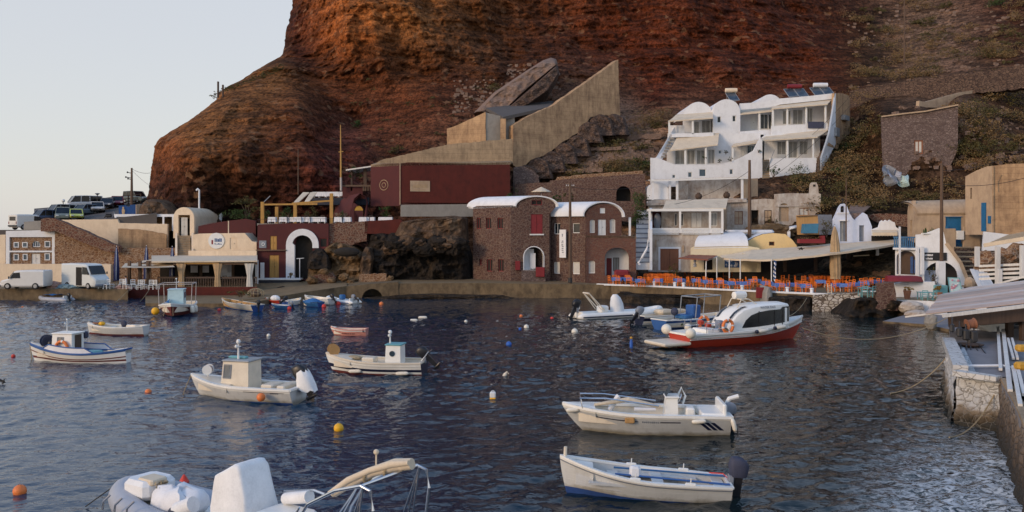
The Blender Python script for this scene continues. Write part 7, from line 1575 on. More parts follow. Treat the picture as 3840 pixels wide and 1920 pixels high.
for y in (998, 1014, 1030, 1046): mb = MB(); mb.beam(at(3672,y,61.5), at(3860,y-8,59), .1, .16); mb.make('rail', K.white_timber, o)
mb = MB(); mb.beam(at(3700,1075,58.5), at(3870,1030,57), .2, .12); mb.make('beam', K.white_timber, o)
o = thing('plank_stack', 'leaning stack of white painted planks behind the shed roof', 'plank stack', at(3675, 1085, 63))
for k in range(5): mb = MB(); x = 3645+k*12; mb.beam(at(x,1010+k*3,65.5), at(x+34,1080+k*2,62), .3, .07); mb.make('board', K.white_timber, o)
o = thing('sand_awning', 'sagging sand coloured awning at the right edge below the big beige building', 'awning', at(3760, 910, 70)); mb = MB(); sail(mb, at(3690,918,70), at(3900,868,66), at(3900,845,74), at(3780,880,76), .3); mb.make('cloth', K.tan_canvas, o); mb = MB(); mb.beam(at(3690,920,69.9), at(3900,885,66), .1, .3); mb.make('hem', K.cream_canvas, o)
for i, (x, y) in enumerate(((3700,960),(3775,955),(3815,940))): rock('firewood_heap', 'brown broken wood heap under the sand awning', at(x,y+18,66+i), (1.0,.7,.75), K.ochre_stone, i*4.4, .4, 12, 'broken wood heaps under the awning')
rock('painted_rock', 'white lumpy rock beside the plank roof corner', at(3415,1152,76), (1.1,.8,.55), K.old_plaster, 3.1, .14, 14)
rock('painted_rock', 'lower white painted stone by the slipway edge', at(3440,1178,74), (1.0,.7,.35), K.old_plaster, 4.1, .14, 12)
rock('concrete_block', 'pale round bollard stone on the slipway', at(3490,1205,66), (.45,.4,.6), K.grey_concrete, 7.1, .2, 10)
rock('boulder', 'single round pale boulder on the dark steps', at(3636,1062,81), (.45,.4,.55), K.beige_plaster, 8.1, .15, 10)
quay('right_ground', [(3640,82.5,1.5),(4300,62,1.6)], [(3700,95,2.2),(4400,90,2.2)], [K.dry_stone, K.dry_stone])
# ================================================================== boats
def lap(name, c, pitch=.16):
 t = NT(name); v = t.coord(); w_ = t.n('TexWave', wave_type='BANDS', bands_direction='Z', wave_profile='SAW', Scale=1/pitch/3.3, Distortion=.0); t.l(v, w_.inputs['Vector'])
 a = t.noise(v, 1.6, 5, .65); st = t.noise(t.coord((2,2,.5)), 3, 4)
 t.col(t.mix(t.math('MULTIPLY', t.ramp(st, [(.5,(0,0,0)),(.8,(1,1,1))]), .35), t.mix(a, sc(c,.86), sc(c,1.08)), sc(c,.6))); t.bump(w_.outputs['Fac'], .45, .03); t.set(Roughness=.38)
 sz_ = t.n('SeparateXYZ'); t.l(v, sz_.inputs[0]); src = t.b.inputs['Base Color'].links[0].from_socket; gr = t.math('ADD', t.math('MULTIPLY', sz_.outputs[2], 2.2), t.math('MULTIPLY', t.math('SUBTRACT', a, .5), .9))
 t.col(t.mix(t.ramp(gr, [(.05, (.75,.75,.75)), (.42, (0,0,0))]), src, (.20,.17,.11))); MAT[name] = t.m; return t.m
lap('lap_white', (.66,.66,.64)); lap('lap_grey', (.56,.57,.57)); lap('lap_cream', (.66,.62,.54))
def berth(bow, stern, flip=False):
 """Placing on the water from the photo pixels of bow and stern at the waterline: location, heading, length."""
 b, s = on(*bow), on(*stern); d = b - s
 return (b+s)/2, math.atan2(d.y, d.x), d.length
class Hull:
 def __init__(s, o, L, B, sheer, draft=.3, transom=.75, rake=.5, full=2.2, rise=0.0, sec=.42, bowk=.9):
  s.o, s.L, s.B, s.sh, s.dr, s.tr, s.rk, s.fu, s.rise, s.sec, s.bk = o, L, B, sheer, draft, transom, rake, full, rise, sec, bowk
 def b(s, t):
  if t < .45: k = 1 - (1-s.tr)*((.45-t)/.45)**2
  else: k = max(0, 1 - ((t-.45)/.55)**s.fu)
  return s.B/2*k
 def z(s, t):
  zb, zm, zs = s.sh; return zm + (zb-zm)*max(0,(t-.4)/.6)**1.8 + (zs-zm)*max(0,(.4-t)/.4)**1.8
 def P(s, t, h, side=1, inn=0.0):
  """h = 0 keel .. 1 sheer."""
  zs = s.z(t); k = -s.dr*(1-.75*max(0,(t-.6)/.4)**2); z = k + (zs-k)*h
  g = h**(s.sec + s.bk*max(0,(t-.45)/.55)**2); y = max(0, s.b(t)*g - inn)
  x = -s.L/2 + s.L*t - s.rk*(1-h)**1.4*max(0,(t-.55)/.45)**1.5
  return V((x, side*y, z + s.rise*(t-.5)))
 def shell(s, rows, mats, n=22, name='hull'):
  """rows: heights as fractions of freeboard (below 0 = under water); one material index per interval."""
  mb = MB(); ts = [i/n for i in range(n)] + [.985, 1.0]; hs = []
  def hh(t, q):
   zs = s.z(t); k = -s.dr*(1-.75*max(0,(t-.6)/.4)**2); z = zs*q if q >= 0 else k*(-q); return max(.0, min(1, (z-k)/(zs-k)))
  for side in (1, -1):
   for (qa, qb), mi in zip(zip(rows, rows[1:]), s_mi(mats)):
    mb.cur = mi; m = 3
    mb.loft([[s.P(t, max(.004,hh(t, qa+(qb-qa)*j/m)), side) for j in range(m+1)] for t in ts], False)
  mb.cur = s_mi(mats)[len(rows)-3 if len(rows) > 3 else 0]
  hsx = [max(.004, hh(0, q)) for q in rows]
  ring = [s.P(0, h, 1) for h in hsx] + [s.P(0, h, -1) for h in reversed(hsx)]
  mb.add(ring, [tuple(range(len(ring)))])
  return mb.make(name, [MAT[m] for m in s.mlist], s.o, local=1, smooth=45)
 def gunwale(s, w, h, mat, t0=0, t1=1, n=26, up=0.0, name='gunwale'):
  mb = MB()
  for side in (1, -1):
   R_ = []
   for i in range(n+1):
    t = t0+(t1-t0)*i/n; p = s.P(t,1,side); q = s.P(t,1,side,w); e = side*.03
    R_.append([p+V((0,e,-h*.5+up)), p+V((0,e,h*.5+up)), q+V((0,0,h*.5+up)), q+V((0,0,-h*.5+up))])
   mb.loft(R_, True, True)
  if t0 == 0: a, b = s.P(0,1,1), s.P(0,1,-1); mb.beam(a+V((.03,0,up)), b+V((.03,0,up)), w, h)
  return mb.make(name, mat, s.o, local=1, smooth=40)
 def inside(s, zf, wallmat, floormat=None, w=.1, t1=.9, n=18, t0=.02):
  mb = MB(); Rr = []
  for i in range(n+1):
   t = t0+(t1-t0)*i/n; a, b = s.P(t,1,1,w), s.P(t,1,-1,w); f = min(zf, a.z-.05)
   Rr.append([a, V((a.x,a.y*.86,f)), V((b.x,b.y*.86,f)), b])
  mb.loft(Rr, False); mb.add(Rr[0], [(0,1,2,3)]); mb.add(Rr[-1], [(0,1,2,3)])
  return mb.make('interior', wallmat, s.o, local=1)
 def deck(s, t0, t1, mat, up=.02, camber=.06, name='foredeck', n=10):
  mb = MB(); Rr = []
  for i in range(n+1):
   t = t0+(t1-t0)*i/n; a, b = s.P(t,1,1,.02), s.P(t,1,-1,.02); c = (a+b)/2
   Rr.append([a+V((0,0,up)), a.lerp(c,.5)+V((0,0,up+camber*.75)), c+V((0,0,up+camber)), b.lerp(c,.5)+V((0,0,up+camber*.75)), b+V((0,0,up))])
  mb.loft(Rr, False); mb.loft([Rr[0], [p+V((0,0,-.3)) for p in Rr[0]]], False)
  return mb.make(name, mat, s.o, local=1, smooth=50)
 def thwart(s, t, z, mat, w=.28, name='thwart'):
  a, b = s.P(t,1,1,.08), s.P(t,1,-1,.08); mb = MB(); mb.bev(((a.x+b.x)/2, 0, z), (w, (a.y-b.y)*.97, .05), .015); return mb.make(name, mat, s.o, local=1)
 def belt(s, h, w, mat, t0=.0, t1=1., n=26, name='rubbing_strake', proud=.03):
  mb = MB()
  for side in (1,-1):
   mb.loft([[s.P(t,h-w/2,side)+V((0,side*.004,0)), s.P(t,h-w/2,side)+V((0,side*proud,0)), s.P(t,h+w/2,side)+V((0,side*proud,0)), s.P(t,h+w/2,side)+V((0,side*.004,0))] for t in [t0+(t1-t0)*i/n for i in range(n+1)]], True, True)
  return mb.make(name, mat, s.o, local=1, smooth=40)
MT_ = Matrix.Translation
def s_mi(m): return m
def sq_(v, e=.62): return abs(v)**e*(1 if v > 0 else -1)
def outboard(o, p, tilt=.0, cowl='motor_black', leg='motor_black', k=1.0, cover=False, yaw=0):
 """Motor hung on the transom at local point p; tilt swings the leg up astern."""
 M = MT(p) @ MR(yaw,4,'Z') @ MR(tilt,4,'Y') @ Matrix.Scale(k,4)
 mb = MB(); rings = []
 for z, a, b in ((.10,.18,.13),(.16,.25,.16),(.40,.27,.18),(.56,.25,.165),(.63,.21,.13),(.65,.1,.07)):
  rings.append([M @ V((-.22 + a*sq_(math.cos(2*math.pi*i/16)), b*sq_(math.sin(2*math.pi*i/16)), z - (.10*max(0,-math.cos(2*math.pi*i/16)) if z > .55 else 0))) for i in range(16)])
 if cover: rings = [[p_ + V((rnd.uniform(-.02,.02), rnd.uniform(-.02,.02), rnd.uniform(-.015,.015))) for p_ in r] for r in rings]
 mb.loft(rings, True, True); mo = mb.make('outboard_motor', MAT[cowl], o, local=1, smooth=50)
 mb = MB(); mb.loft([[M @ V((-.2+a*x, b*y, z)) for x, y in ((-1,-1),(1,-1),(1,1),(-1,1))] for z, a, b in ((.14,.14,.1),(-.2,.11,.06),(-.62,.09,.035))], True, True)
 mb.tube([M @ V((-.42,0,-.62)), M @ V((0,0,-.62))], [.05*k,.07*k], 8); mb.add([M @ Vector(q) for q in ((-.3,.01,-.66),(-.05,.01,-.66),(-.18,.01,-.85),(-.3,-.01,-.66),(-.05,-.01,-.66),(-.18,-.01,-.85))], [(0,1,2),(3,4,5),(0,1,4,3),(1,2,5,4),(2,0,3,5)])
 for a in (0, 2.1, 4.2): q = V((-.45, .16*math.cos(a), -.62+.16*math.sin(a))); mb.add([M @ V((-.44,0,-.62)), M @ (q+V((.03,.04*math.sin(a),.04*math.cos(a)))), M @ (q-V((.03,.04*math.sin(a),.04*math.cos(a))))], [(0,1,2)])
 mb.make('lower_unit', MAT[leg], mo, local=1)
 mb = MB(); mb.bev(M @ V((-.02,0,.0)), (.14*k,.26*k,.3*k), .02); mb.make('bracket', K.motor_grey, mo, local=1)
 return mo
def fender(o, a, b, r, mat='buoy_white', name='fender'):
 a, b = Vector(a), Vector(b); mb = MB(); d = b-a; mb.tube([a, a.lerp(b,.06), a.lerp(b,.2), a.lerp(b,.8), a.lerp(b,.94), b], [r*.3,r*.75,r,r,r*.75,r*.3], 10)
 return mb.make(name, MAT[mat], o, local=1, smooth=50)
def lifebuoy(o, M, Rr=.32, r=.075):
 mb = MB(); n, m = 24, 8; rings = []
 for i in range(n+1):
  a = 2*math.pi*i/n; rings.append([M @ V(((Rr+r*math.cos(2*math.pi*j/m))*math.cos(a), (Rr+r*math.cos(2*math.pi*j/m))*math.sin(a), r*math.sin(2*math.pi*j/m))) for j in range(m)])
 for i in range(n): mb.cur = 1 if i % 6 == 0 else 0; mb.loft(rings[i:i+2], True)
 return mb.make('lifebuoy', [K.buoy_orange, K.white_paint], o, local=1, smooth=60)
def drum(o, c, r, w, rz=0, mat='white_paint', net='tarp_blue'):
 M = MT(c) @ MR(rz,4,'Z') @ MR(R(90),4,'X')
 mb = MB()
 for s in (-1, 1): mb.lathe(None, [(r*.1, s*w/2-.02),(r, s*w/2-.02),(r, s*w/2+.02),(r*.1, s*w/2+.02)], 18, M)
 mb.tube([Vector(c)+V((0,0,-r*1.5)), Vector(c)], .03, 6); d = mb.make('net_drum', MAT[mat], o, local=1)
 mb = MB(); mb.lathe(None, [(r*.2,-w*.46),(r*.72,-w*.44),(r*.78,0),(r*.72,w*.44),(r*.2,w*.46)], 14, M); mb.make('net', MAT[net], d, local=1, smooth=True)
def cabin(o, x0, x1, w, z0, z1, mat, rk=.08, taper=.9, winf=(), wins=(), roof=None, over=.06, name='cabin', glassm='blue_glass'):
 """Wheelhouse between local x0 (aft) and x1 (fore) with windows on its faces."""
 mb = MB(); h = w/2; t = h*taper
 A = [(x0,-h,z0),(x1,-h,z0),(x1,h,z0),(x0,h,z0)]; B = [(x0+.02,-t,z1),(x1-rk,-t,z1),(x1-rk,t,z1),(x0+.02,t,z1)]
 mb.hexa(A + B); cb = mb.make(name, mat, o, local=1)
 mb = MB(); mb.bev(((x0+x1-rk)/2, 0, z1+.03), (x1-x0-rk+over*2, t*2+over*2, .07), .03); mb.make('cabin_roof', roof or mat, cb, local=1)
 def quad(u0,u1,v0,v1,side):
  pts = []
  for u, v in ((u0,v0),(u1,v0),(u1,v1),(u0,v1)):
   z = z0+(z1-z0)*v; k = h+(t-h)*v
   if side in (1,-1): x = x0+(x1-x0)*u - rk*v*u; pts.append(V((x, side*(k+.012), z)))
   else: x = x1-rk*v+.012 if side == 'f' else x0-.012; pts.append(V((x, -k+2*k*u, z)))
  return pts
 for q in wins:
  for side in (1,-1):
   mb = MB(); P = quad(*q, side); mb.poly(P, (), (0,-side*.03,0)); g = mb.make('cabin_window', MAT[glassm], cb, local=1)
   mb = MB(); [mb.beam(a, b, .035, .035) for a, b in zip(P, P[1:]+P[:1])]; mb.make('window_frame', K.motor_grey, g, local=1)
 for q in winf:
  mb = MB(); P = quad(*q, 'f'); mb.poly(P, (), (-.03,0,0)); g = mb.make('windscreen', MAT[glassm], cb, local=1)
  mb = MB(); [mb.beam(a, b, .035, .035) for a, b in zip(P, P[1:]+P[:1])]; mb.make('window_frame', K.motor_grey, g, local=1)
 return cb
def mast(o, p, h, r=.03, arms=True, mat='white_paint'):
 p = Vector(p); mb = MB(); mb.tube([p, p+V((0,0,h))], [r, r*.6], 6)
 if arms: mb.tube([p+V((0,-.18,h*.7)), p+V((0,.18,h*.7))], r*.5, 5); mb.ball(p+V((0,0,h)), r*2.2, 6); mb.ball(p+V((0,.18,h*.75)), r*1.6, 6)
 return mb.make('mast', MAT[mat], o, local=1)
def regmarks(o, hl, t0, t1, h, mat='gel_navy', n=7, side=1, hh=.06):
 """Registration marks too small to read."""
 mb = MB(); rr = random.Random(int(t0*100))
 for s in ((1,-1) if side == 0 else (side,)):
  for k in range(n):
   t = t0+(t1-t0)*k/n; dt = (t1-t0)/n*rr.uniform(.45,.75);
   P = [hl.P(t,h-hh/2,s), hl.P(t+dt,h-hh/2,s), hl.P(t+dt,h+hh/2*rr.uniform(.3,1),s), hl.P(t,h+hh/2,s)]; mb.add([p+V((0,s*.012,0)) for p in P], [(0,1,2,3)])
 return mb.make('lettering', MAT[mat], o, local=1)
def boat(name, label, bow, stern, cat='boat', L=None, trim=0, heel=0):
 loc, rz, l = berth(bow, stern); o = thing(name, label, cat, loc, rot=(heel, trim, rz)); return o, (L or l)
o, L = boat('fishing_boat', 'white fishing boat with blue rail, small cabin and orange lifebuoy at far left', (112,1350), (482,1360))
h = Hull(o, L, 2.1, (.98,.56,.80), .4, .30, .35, 2.0); h.mlist = ['white_gelcoat','antifoul_red','gel_blue']
h.shell([-1,.02,.16,.30,.86,1], [0,0,1,0,2]); h.gunwale(.14, .09, K.gel_blue); h.inside(.25, K.gel_cream); h.belt(.66,.05,K.antifoul_red)
h.deck(.78,.99,K.gel_cream); h.deck(.0,.12,K.gel_cream,name='afterdeck')
mb = MB()
for s in (1,-1): mb.loft([[h.P(t,1,s,.06)+V((0,0,.02)), h.P(t,1,s,.05)+V((0,0,.02+.32*min(1,(t-.26)/.08,(.80-t)/.08)))] for t in [.26+.54*i/20 for i in range(21)]], False)
mb.make('bulwark', K.white_cloth, o, local=1); mb = MB()
for s in (1,-1): mb.tube([h.P(t,1,s,.05)+V((0,0,.03+.32*min(1,(t-.26)/.08,(.80-t)/.08))) for t in [.26+.54*i/20 for i in range(21)]], .035, 6)
mb.make('bulwark_rail', K.gel_blue, o, local=1)
cb = cabin(o, .05, 1.35, 1.15, .35, 1.62, K.white_gelcoat, .06, .92, [(.2,.8,.6,.85)], [(.42,.72,.62,.86)])
mb = MB(); mb.box((.03,0,1.0),(.03,.55,1.1)); mb.make('cabin_door', K.dark_timber, cb, local=1)
for s in (1,-1): lifebuoy(o, MT((.62,s*.66,.86)) @ MR(R(90),4,'X'), .36, .085)
mast(o, (.75,0,1.65), .75); drum(o, (1.95,.1,1.15), .36, .3, R(60), 'motor_navy'); mb = MB(); mb.ball((1.55,.3,1.05), .2, 10); mb.make('small_drum', K.motor_black, o, local=1, smooth=True)
mb = MB(); mb.bev((.1,-.75,1.45),(.35,.25,.4),.08); mb.make('covered_motor', K.motor_navy, o, local=1)
mb = MB(); mb.tube([h.P(1,1)+V((0,0,.05)), h.P(1,.3)+V((.1,0,-.1)), h.P(1,.1)+V((.12,0,-.4))], .03, 5); mb.make('anchor_rope', K.rope_tan, o, local=1)
mb = MB(); leaves(mb, (2.1,0,.95), (.3,.4,.1), 60, .14); mb.make('rope_coil', K.rope_tan, o, local=1); mb = MB(); mb.bev((-.9,0,.5),(.9,.9,.3),.1); mb.make('engine_box', K.turquoise_paint, o, local=1)
mb = MB(); mb.box((-2.1,0,.45),(.5,.06,.5)); mb.make('rudder', K.gel_cream, o, local=1)
o, L = boat('rowing_boat', 'plain white dinghy with red brown bottom and a yellow bag at its bow', (328,1254), (548,1258))
h = Hull(o, L, 1.7, (.82,.62,.70), .3, .55, .2, 2.4); h.mlist = ['lap_white','antifoul_red','white_gelcoat']
h.shell([-1,.0,.2,.82,1], [1,1,0,2]); h.gunwale(.1,.07,K.white_gelcoat); h.inside(.3,K.gel_cream); h.thwart(.35,.5,K.white_timber); h.thwart(.62,.52,K.white_timber); h.deck(.86,.99,K.gel_cream)
mb = MB(); mb.bev((1.15,0,.80),(.42,.4,.26),.1); mb.make('bag', K.buoy_yellow, o, local=1); mb = MB(); mb.bev((1.6,0,.82),(.5,.3,.12),.04); mb.make('oar_bundle', K.brown_door, o, local=1)
outboard(o, (-.45,0,.55), .2, 'motor_navy', k=.75)
c = on(664,1180); o = thing('cabin_boat', 'dark red hulled boat with pale blue wheelhouse and pipe canopy frame, bow toward the viewer', 'boat', c, R(-78)); L = 6.6
h = Hull(o, L, 3.0, (1.25,.85,.9), .4, .8, .6, 2.3); h.mlist = ['antifoul_red','white_gelcoat','gel_navy']
h.shell([-1,.12,.80,1], [2,0,1]); h.gunwale(.16,.1,K.white_gelcoat); h.inside(.45,K.gel_cream); h.deck(.62,.99,K.white_gelcoat)
cabin(o, -.6, .9, 1.35, .6, 2.25, K.pale_aqua, .06, .95, [], [(.2,.7,.55,.85)]); mast(o, (.4,0,2.2), 1.0, .035)
mb = MB(); P = [(-1.6,-1.4,2.75),(1.0,-1.4,2.75),(1.0,1.4,2.75),(-1.6,1.4,2.75)]
for a, b in zip(P, P[1:]+P[:1]): mb.tube([a,b], .04, 6)
for p in P: mb.tube([p,(p[0],p[1]*.95,.85)], .035, 6)
mb.make('canopy_frame', K.grey_planks, o, local=1); fender(o, (1.3,1.45,.9),(1.3,1.5,.25),.2); fender(o, (.2,1.55,.85),(.2,1.58,.2),.2); mb = MB(); mb.ball((1.2,-1.6,.45), .34, 12); mb.make('ball_fender', K.buoy_yellow, o, local=1, smooth=True)
mb = MB(); mb.loft([[(.9+u*.9,-.9+v*.5,1.15+.35*math.sin(2*u+v)*v) for v in (0,.4,.8,1)] for u in (0,.4,.8,1)], False); mb.make('blue_tarp', K.tarp_blue, o, local=1)
for s in (-.45,.15): mb = MB(); mb.tube([(3.1,s,1.0),(3.3,s*1.3,.2)], .02, 5); mb.make('bow_rope', K.rope_tan, o, local=1)
def skiff(label, bow, stern, B, fb, mats, rows=None, mi=None, motor=None, tilt=.9, inner='gel_cream', thw=2, name='skiff', transom=.8, cover=None, k=.8):
 o, L = boat(name, label, bow, stern); h = Hull(o, L, B, (fb*1.35,fb,fb*1.05), .25, transom, .35, 2.3); h.mlist = mats
 h.shell(rows or [-1,.0,.18,1], mi or [1,1,0]); h.gunwale(.1,.07,MAT[mats[0]]); h.inside(fb*.3,MAT[inner]); h.deck(.84,.99,MAT[inner])
 for i in range(thw): h.thwart(.3+.3*i, fb*.75, K.white_timber)
 if motor: outboard(o, (-L/2-.02,0,fb*.95), tilt, motor, k=k)
 if cover:
  mb = MB(); n = 8; mb.loft([[h.P(t,1,1).lerp(h.P(t,1,-1), v/n)+V((0,0,.05+.32*math.sin(math.pi*v/n)*math.sin(math.pi*min(1,max(0,(t-.05)/.8))) + .04*math.sin(9*t+v))) for v in range(n+1)] for t in [.06+.8*i/10 for i in range(11)]], False); mb.make('boat_cover', MAT[cover], o, local=1)
 return o, h, L
def rib(label, bow, stern, B, r, tube='pvc_grey', floor='white_gelcoat', L=None, name='inflatable_boat', keel='white_gelcoat', stripe=None):
 o, l = boat(name, label, bow, stern); L = L or l
 pts = []; n = 16; hb = B/2 - r
 def side(s): return [V((-L/2 + L*.66*i/10, s*hb, r*.75 + .02*i*.1)) for i in range(11)]
 arc = [V((-L/2+L*.66 + (L*.34-r)*math.sin(math.pi*i/n), hb*math.cos(math.pi*i/n), r*.8+.30*math.sin(math.pi*i/n)**2)) for i in range(1, n)]
 path = side(1)[:-1] + [side(1)[-1]] + arc + side(-1)[::-1]
 mb = MB(); mb.tube([path[0]+V((-.35,0,0))] + path + [path[-1]+V((-.35,0,0))], [r*.25] + [r]*len(path) + [r*.25], 12); mb.make('tube', MAT[tube], o, local=1, smooth=60)
 if stripe:
  mb = MB(); mb.tube([p + V((0, (r*.93)*(1 if p.y > 0 else -1)*min(1, abs(p.y)/hb), -.02)) + V((r*.93*(1-min(1,abs(p.y)/hb)),0,0)) for p in path], r*.2, 6); mb.make('rubbing_strake', MAT[stripe], o, local=1)
 h = Hull(o, L*.93, B-r*1.2, (r*1.1,.25,.25), .3, .95, .8, 2.4); h.mlist = [keel]; h.shell([-1,.0,1], [0,0]); h.deck(.0,.9,MAT[floor],.12,.02,name='floor')
 mb = MB(); mb.box((-L/2+.12,0,.35),(.1,B-r*2,.55)); mb.make('transom', MAT[floor], o, local=1)
 return o, L
o, L = rib('small pale inflatable with a blue cover under the left quay', (150,1126), (256,1131), 1.5, .24, 'pvc_grey'); outboard(o, (-L/2,0,.4), .3, 'motor_black', k=.7)
mb = MB(); mb.loft([[(x,y,.5+.22*math.cos(y*1.6)+.05*math.sin(5*x)) for y in (-.5,-.25,0,.25,.5)] for x in (-.8,-.3,.2,.7,1.1)], False); mb.make('boat_cover', K.tarp_blue, o, local=1)
o, h, L = skiff('yellowish wooden dinghy with black outboard beside the low dock', (832,1150), (966,1170), 1.7, .62, ['lap_cream','antifoul_blue'], motor='motor_black', inner='ochre_board', tilt=.1)
mb = MB(); leaves(mb, (-.2,0,.75), (.4,.3,.25), 60, .16); mb.make('net_heap', K.rope_tan, o, local=1)
o, h, L = skiff('small red dinghy heaped with a white tarpaulin', (998,1137), (1062,1142), 1.4, .4, ['gel_red','antifoul_red'], thw=0); mb = MB(); mb.ball((-.1,0,.55), .45, 10, (1.3,.9,.75)); mb.make('tarpaulin', K.white_canvas, o, local=1)
skiff('low blue dinghy lying in front of the red dinghy', (1018,1155), (1092,1158), 1.3, .3, ['tarp_blue','antifoul_blue'], motor='motor_grey', tilt=.4, k=.6)
skiff('short white dinghy with raised black motor in the moored cluster', (1128,1143), (1068,1148), 1.4, .5, ['white_gelcoat','antifoul_blue'], motor='motor_black', tilt=1.0)
skiff('dinghy under a bright blue cover in the moored cluster', (1136,1148), (1204,1151), 1.5, .42, ['tarp_blue','antifoul_blue'], cover='tarp_blue', thw=0, motor=None)
skiff('long white open boat moored nearest the culvert ramp', (1142,1138), (1246,1144), 1.7, .62, ['white_gelcoat','lap_white'], motor='motor_black', tilt=.7)
o, L = rib('long white inflatable with raised grey motor nearest the culvert', (1228,1134), (1330,1141), 1.7, .24, 'white_gelcoat', stripe='gel_blue'); outboard(o, (-L/2,0,.5), 1.1, 'motor_grey', k=.8)
mb = MB(); mb.bev((-.2,0,.65),(.5,.6,.5),.1); mb.make('seat_box', K.tarp_blue, o, local=1)
for x, y, m_, r_, lb in ((1215,1152,'buoy_red',.22,'red buoy between the long white boat and the inflatable'),(1268,1143,'buoy_red',.26,'red ball buoy in front of the white inflatable by the culvert'),(1345,1139,'buoy_yellow',.2,'small yellow buoy at the stern of the white inflatable'),(1085,1160,'buoy_red',.2,'small red buoy in front of the short white dinghy'),(822,1166,'buoy_red',.18,'tiny red buoy at the bow of the yellowish dinghy')):
 mb = MB(); mb.ball(on(x,y)+V((0,0,r_*.4)), r_, 12); mb.make('buoy', MAT[m_], None, smooth=True, **T(lb, 'buoy'))
o, h, L = skiff('short pink and white plastic boat with faint dark lettering', (1240,1258), (1376,1259), 1.15, .46, ['gel_pink','antifoul_red','white_gelcoat'], [-1,.0,.08,.72,1], [1,1,0,2], inner='gel_cream', thw=2, name='plastic_boat', transom=.9)
regmarks(o, h, .3, .68, .62, 'antifoul_red', 8, 0, .13); mb = MB(); mb.box((-L/2+.16,.52,.42),(.07,.06,.24)); mb.box((-L/2+.16,-.52,.42),(.07,.06,.24)); mb.make('rudder_fitting', K.gel_navy, o, local=1)
o, L = boat('fishing_boat', 'white fishing boat with thick dark stripe, cream deck and small aft wheelhouse', (1222,1394), (1592,1404))
h = Hull(o, L, 2.1, (1.02,.68,.70), .4, .8, .5, 2.2); h.mlist = ['white_gelcoat','gel_navy','antifoul_red']
h.shell([-1,.0,.14,.30,.50,1], [2,2,0,1,0]); h.gunwale(.14,.08,K.gel_cream); h.inside(.35,K.gel_cream); h.deck(.70,.99,K.gel_cream); h.belt(.84,.03,K.white_paint)
cabin(o, -1.55, -.7, .95, .45, 1.55, K.white_gelcoat, .05, .94, [], [], K.turquoise_paint)
for s in (1,-1): mb = MB(); mb.tube([(-1.1,s*.465,1.12),(-1.1,s*.495,1.12)], .15, 16); mb.make('porthole', K.blue_glass, o, local=1)
mast(o, (-.85,.0,1.55), .65, .05); drum(o, (2.3,0,1.2), .3, .5, R(30), 'ochre_board', 'rope_tan')
mb = MB(); mb.bev((.2,.2,.72),(.7,.7,.35),.06); mb.make('fish_box', K.gel_cream, o, local=1); mb = MB(); mb.ball((1.1,.1,.8),.3,10,(1.4,1,.5)); mb.make('net_heap', K.rope_tan, o, local=1)
outboard(o, (-L/2-.02,0,.75), .85, 'motor_black', k=1.1); mb = MB(); mb.tube([(-L/2+.1,-.3,.75),(-L/2-.3,-.3,1.25),(-L/2-.3,.3,1.25),(-L/2+.1,.3,.75)], .03, 6); mb.make('motor_guard', K.chrome, o, local=1)
for x in (.85,-1.75):
 for s in (1,-1): t_ = (x+L/2)/L; p = h.P(t_,.55,s); fender(o, p+V((.35,s*.1,-.05)), p+V((-.35,s*.1,-.02)), .1)
o, L = boat('fishing_boat', 'white lapstrake boat with tall cream cabin and white shrouded outboard', (716,1484), (1122,1506))
h = Hull(o, L, 2.1, (1.0,.66,.64), .4, .86, .6, 2.2); h.mlist = ['lap_white','antifoul_blue','white_gelcoat','gel_navy']
h.shell([-1,.0,.07,.78,1], [1,1,0,2]); h.gunwale(.2,.09,K.white_gelcoat); h.inside(.38,K.gel_cream); h.deck(.55,.99,K.gel_cream); h.belt(.86,.02,K.gel_navy,.05,.4,name='stripe',proud=.015)
cabin(o, -.55, .85, 1.15, .5, 1.75, K.gel_cream, .12, .94, [(.1,.9,.42,.88)], [(.66,.93,.40,.88)], K.grey_metal)
mast(o, (.2,.15,1.8), .8, .05, True, 'white_paint'); mb = MB(); mb.bev((.35,-.1,1.86),(.9,.3,.1),.04); mb.make('roof_hatch', K.turquoise_paint, o, local=1)
drum(o, (1.75,.15,1.28), .22, .42, R(20), 'white_paint', 'net_pink')
for y in (-1.2,1.2): mb = MB(); mb.ball((-1.55,y,.36), .19, 14); mb.make('ball_fender', K.buoy_orange, o, local=1, smooth=True)
mb = MB(); mb.bev((-1.4,0,.62),(.6,1.0,.3),.06); mb.bev((-2.2,0,.66),(.4,1.4,.25),.05); mb.make('locker', K.gel_cream, o, local=1)
mo = outboard(o, (-L/2-.02,0,.8), .5, 'motor_black', k=1.25)
mb = MB(); Rr = []
for z, a, b, x in ((.52,.46,.30,-.35),(.8,.42,.30,-.25),(1.1,.36,.27,-.08),(1.35,.30,.24,.10),(1.46,.20,.15,.16),(1.50,.06,.05,.18)):
 Rr.append([V((-L/2-.2+x*.6+a*sq_(math.cos(2*math.pi*i/18),.7)*(1+.07*math.sin(3*i)), b*sq_(math.sin(2*math.pi*i/18),.7)*(1+.06*math.cos(5*i)), z + .06*math.sin(2*i+z*3))) for i in range(18)])
mb.loft(Rr, True, True); mb.make('motor_shroud', K.white_canvas, mo, local=1, smooth=50); regmarks(o, h, .1, .17, .84, 'gel_navy', 5, 0, .05)
mb = MB(); mb.tube([h.P(1,.95), h.P(1,.95)+V((.25,0,-.5)), h.P(1,.95)+V((.5,.0,-1.1))], .02, 5); mb.make('mooring_line', K.rope_tan, o, local=1)
o, L = boat('motor_boat', 'grey white lapstrake motor boat with centre console and rolled awning poles', (2108,1612), (2726,1620), L=None)
h = Hull(o, L, 2.2, (1.02,.78,.74), .4, .86, .9, 2.3); h.mlist = ['lap_grey','white_gelcoat','gel_navy','lap_cream']
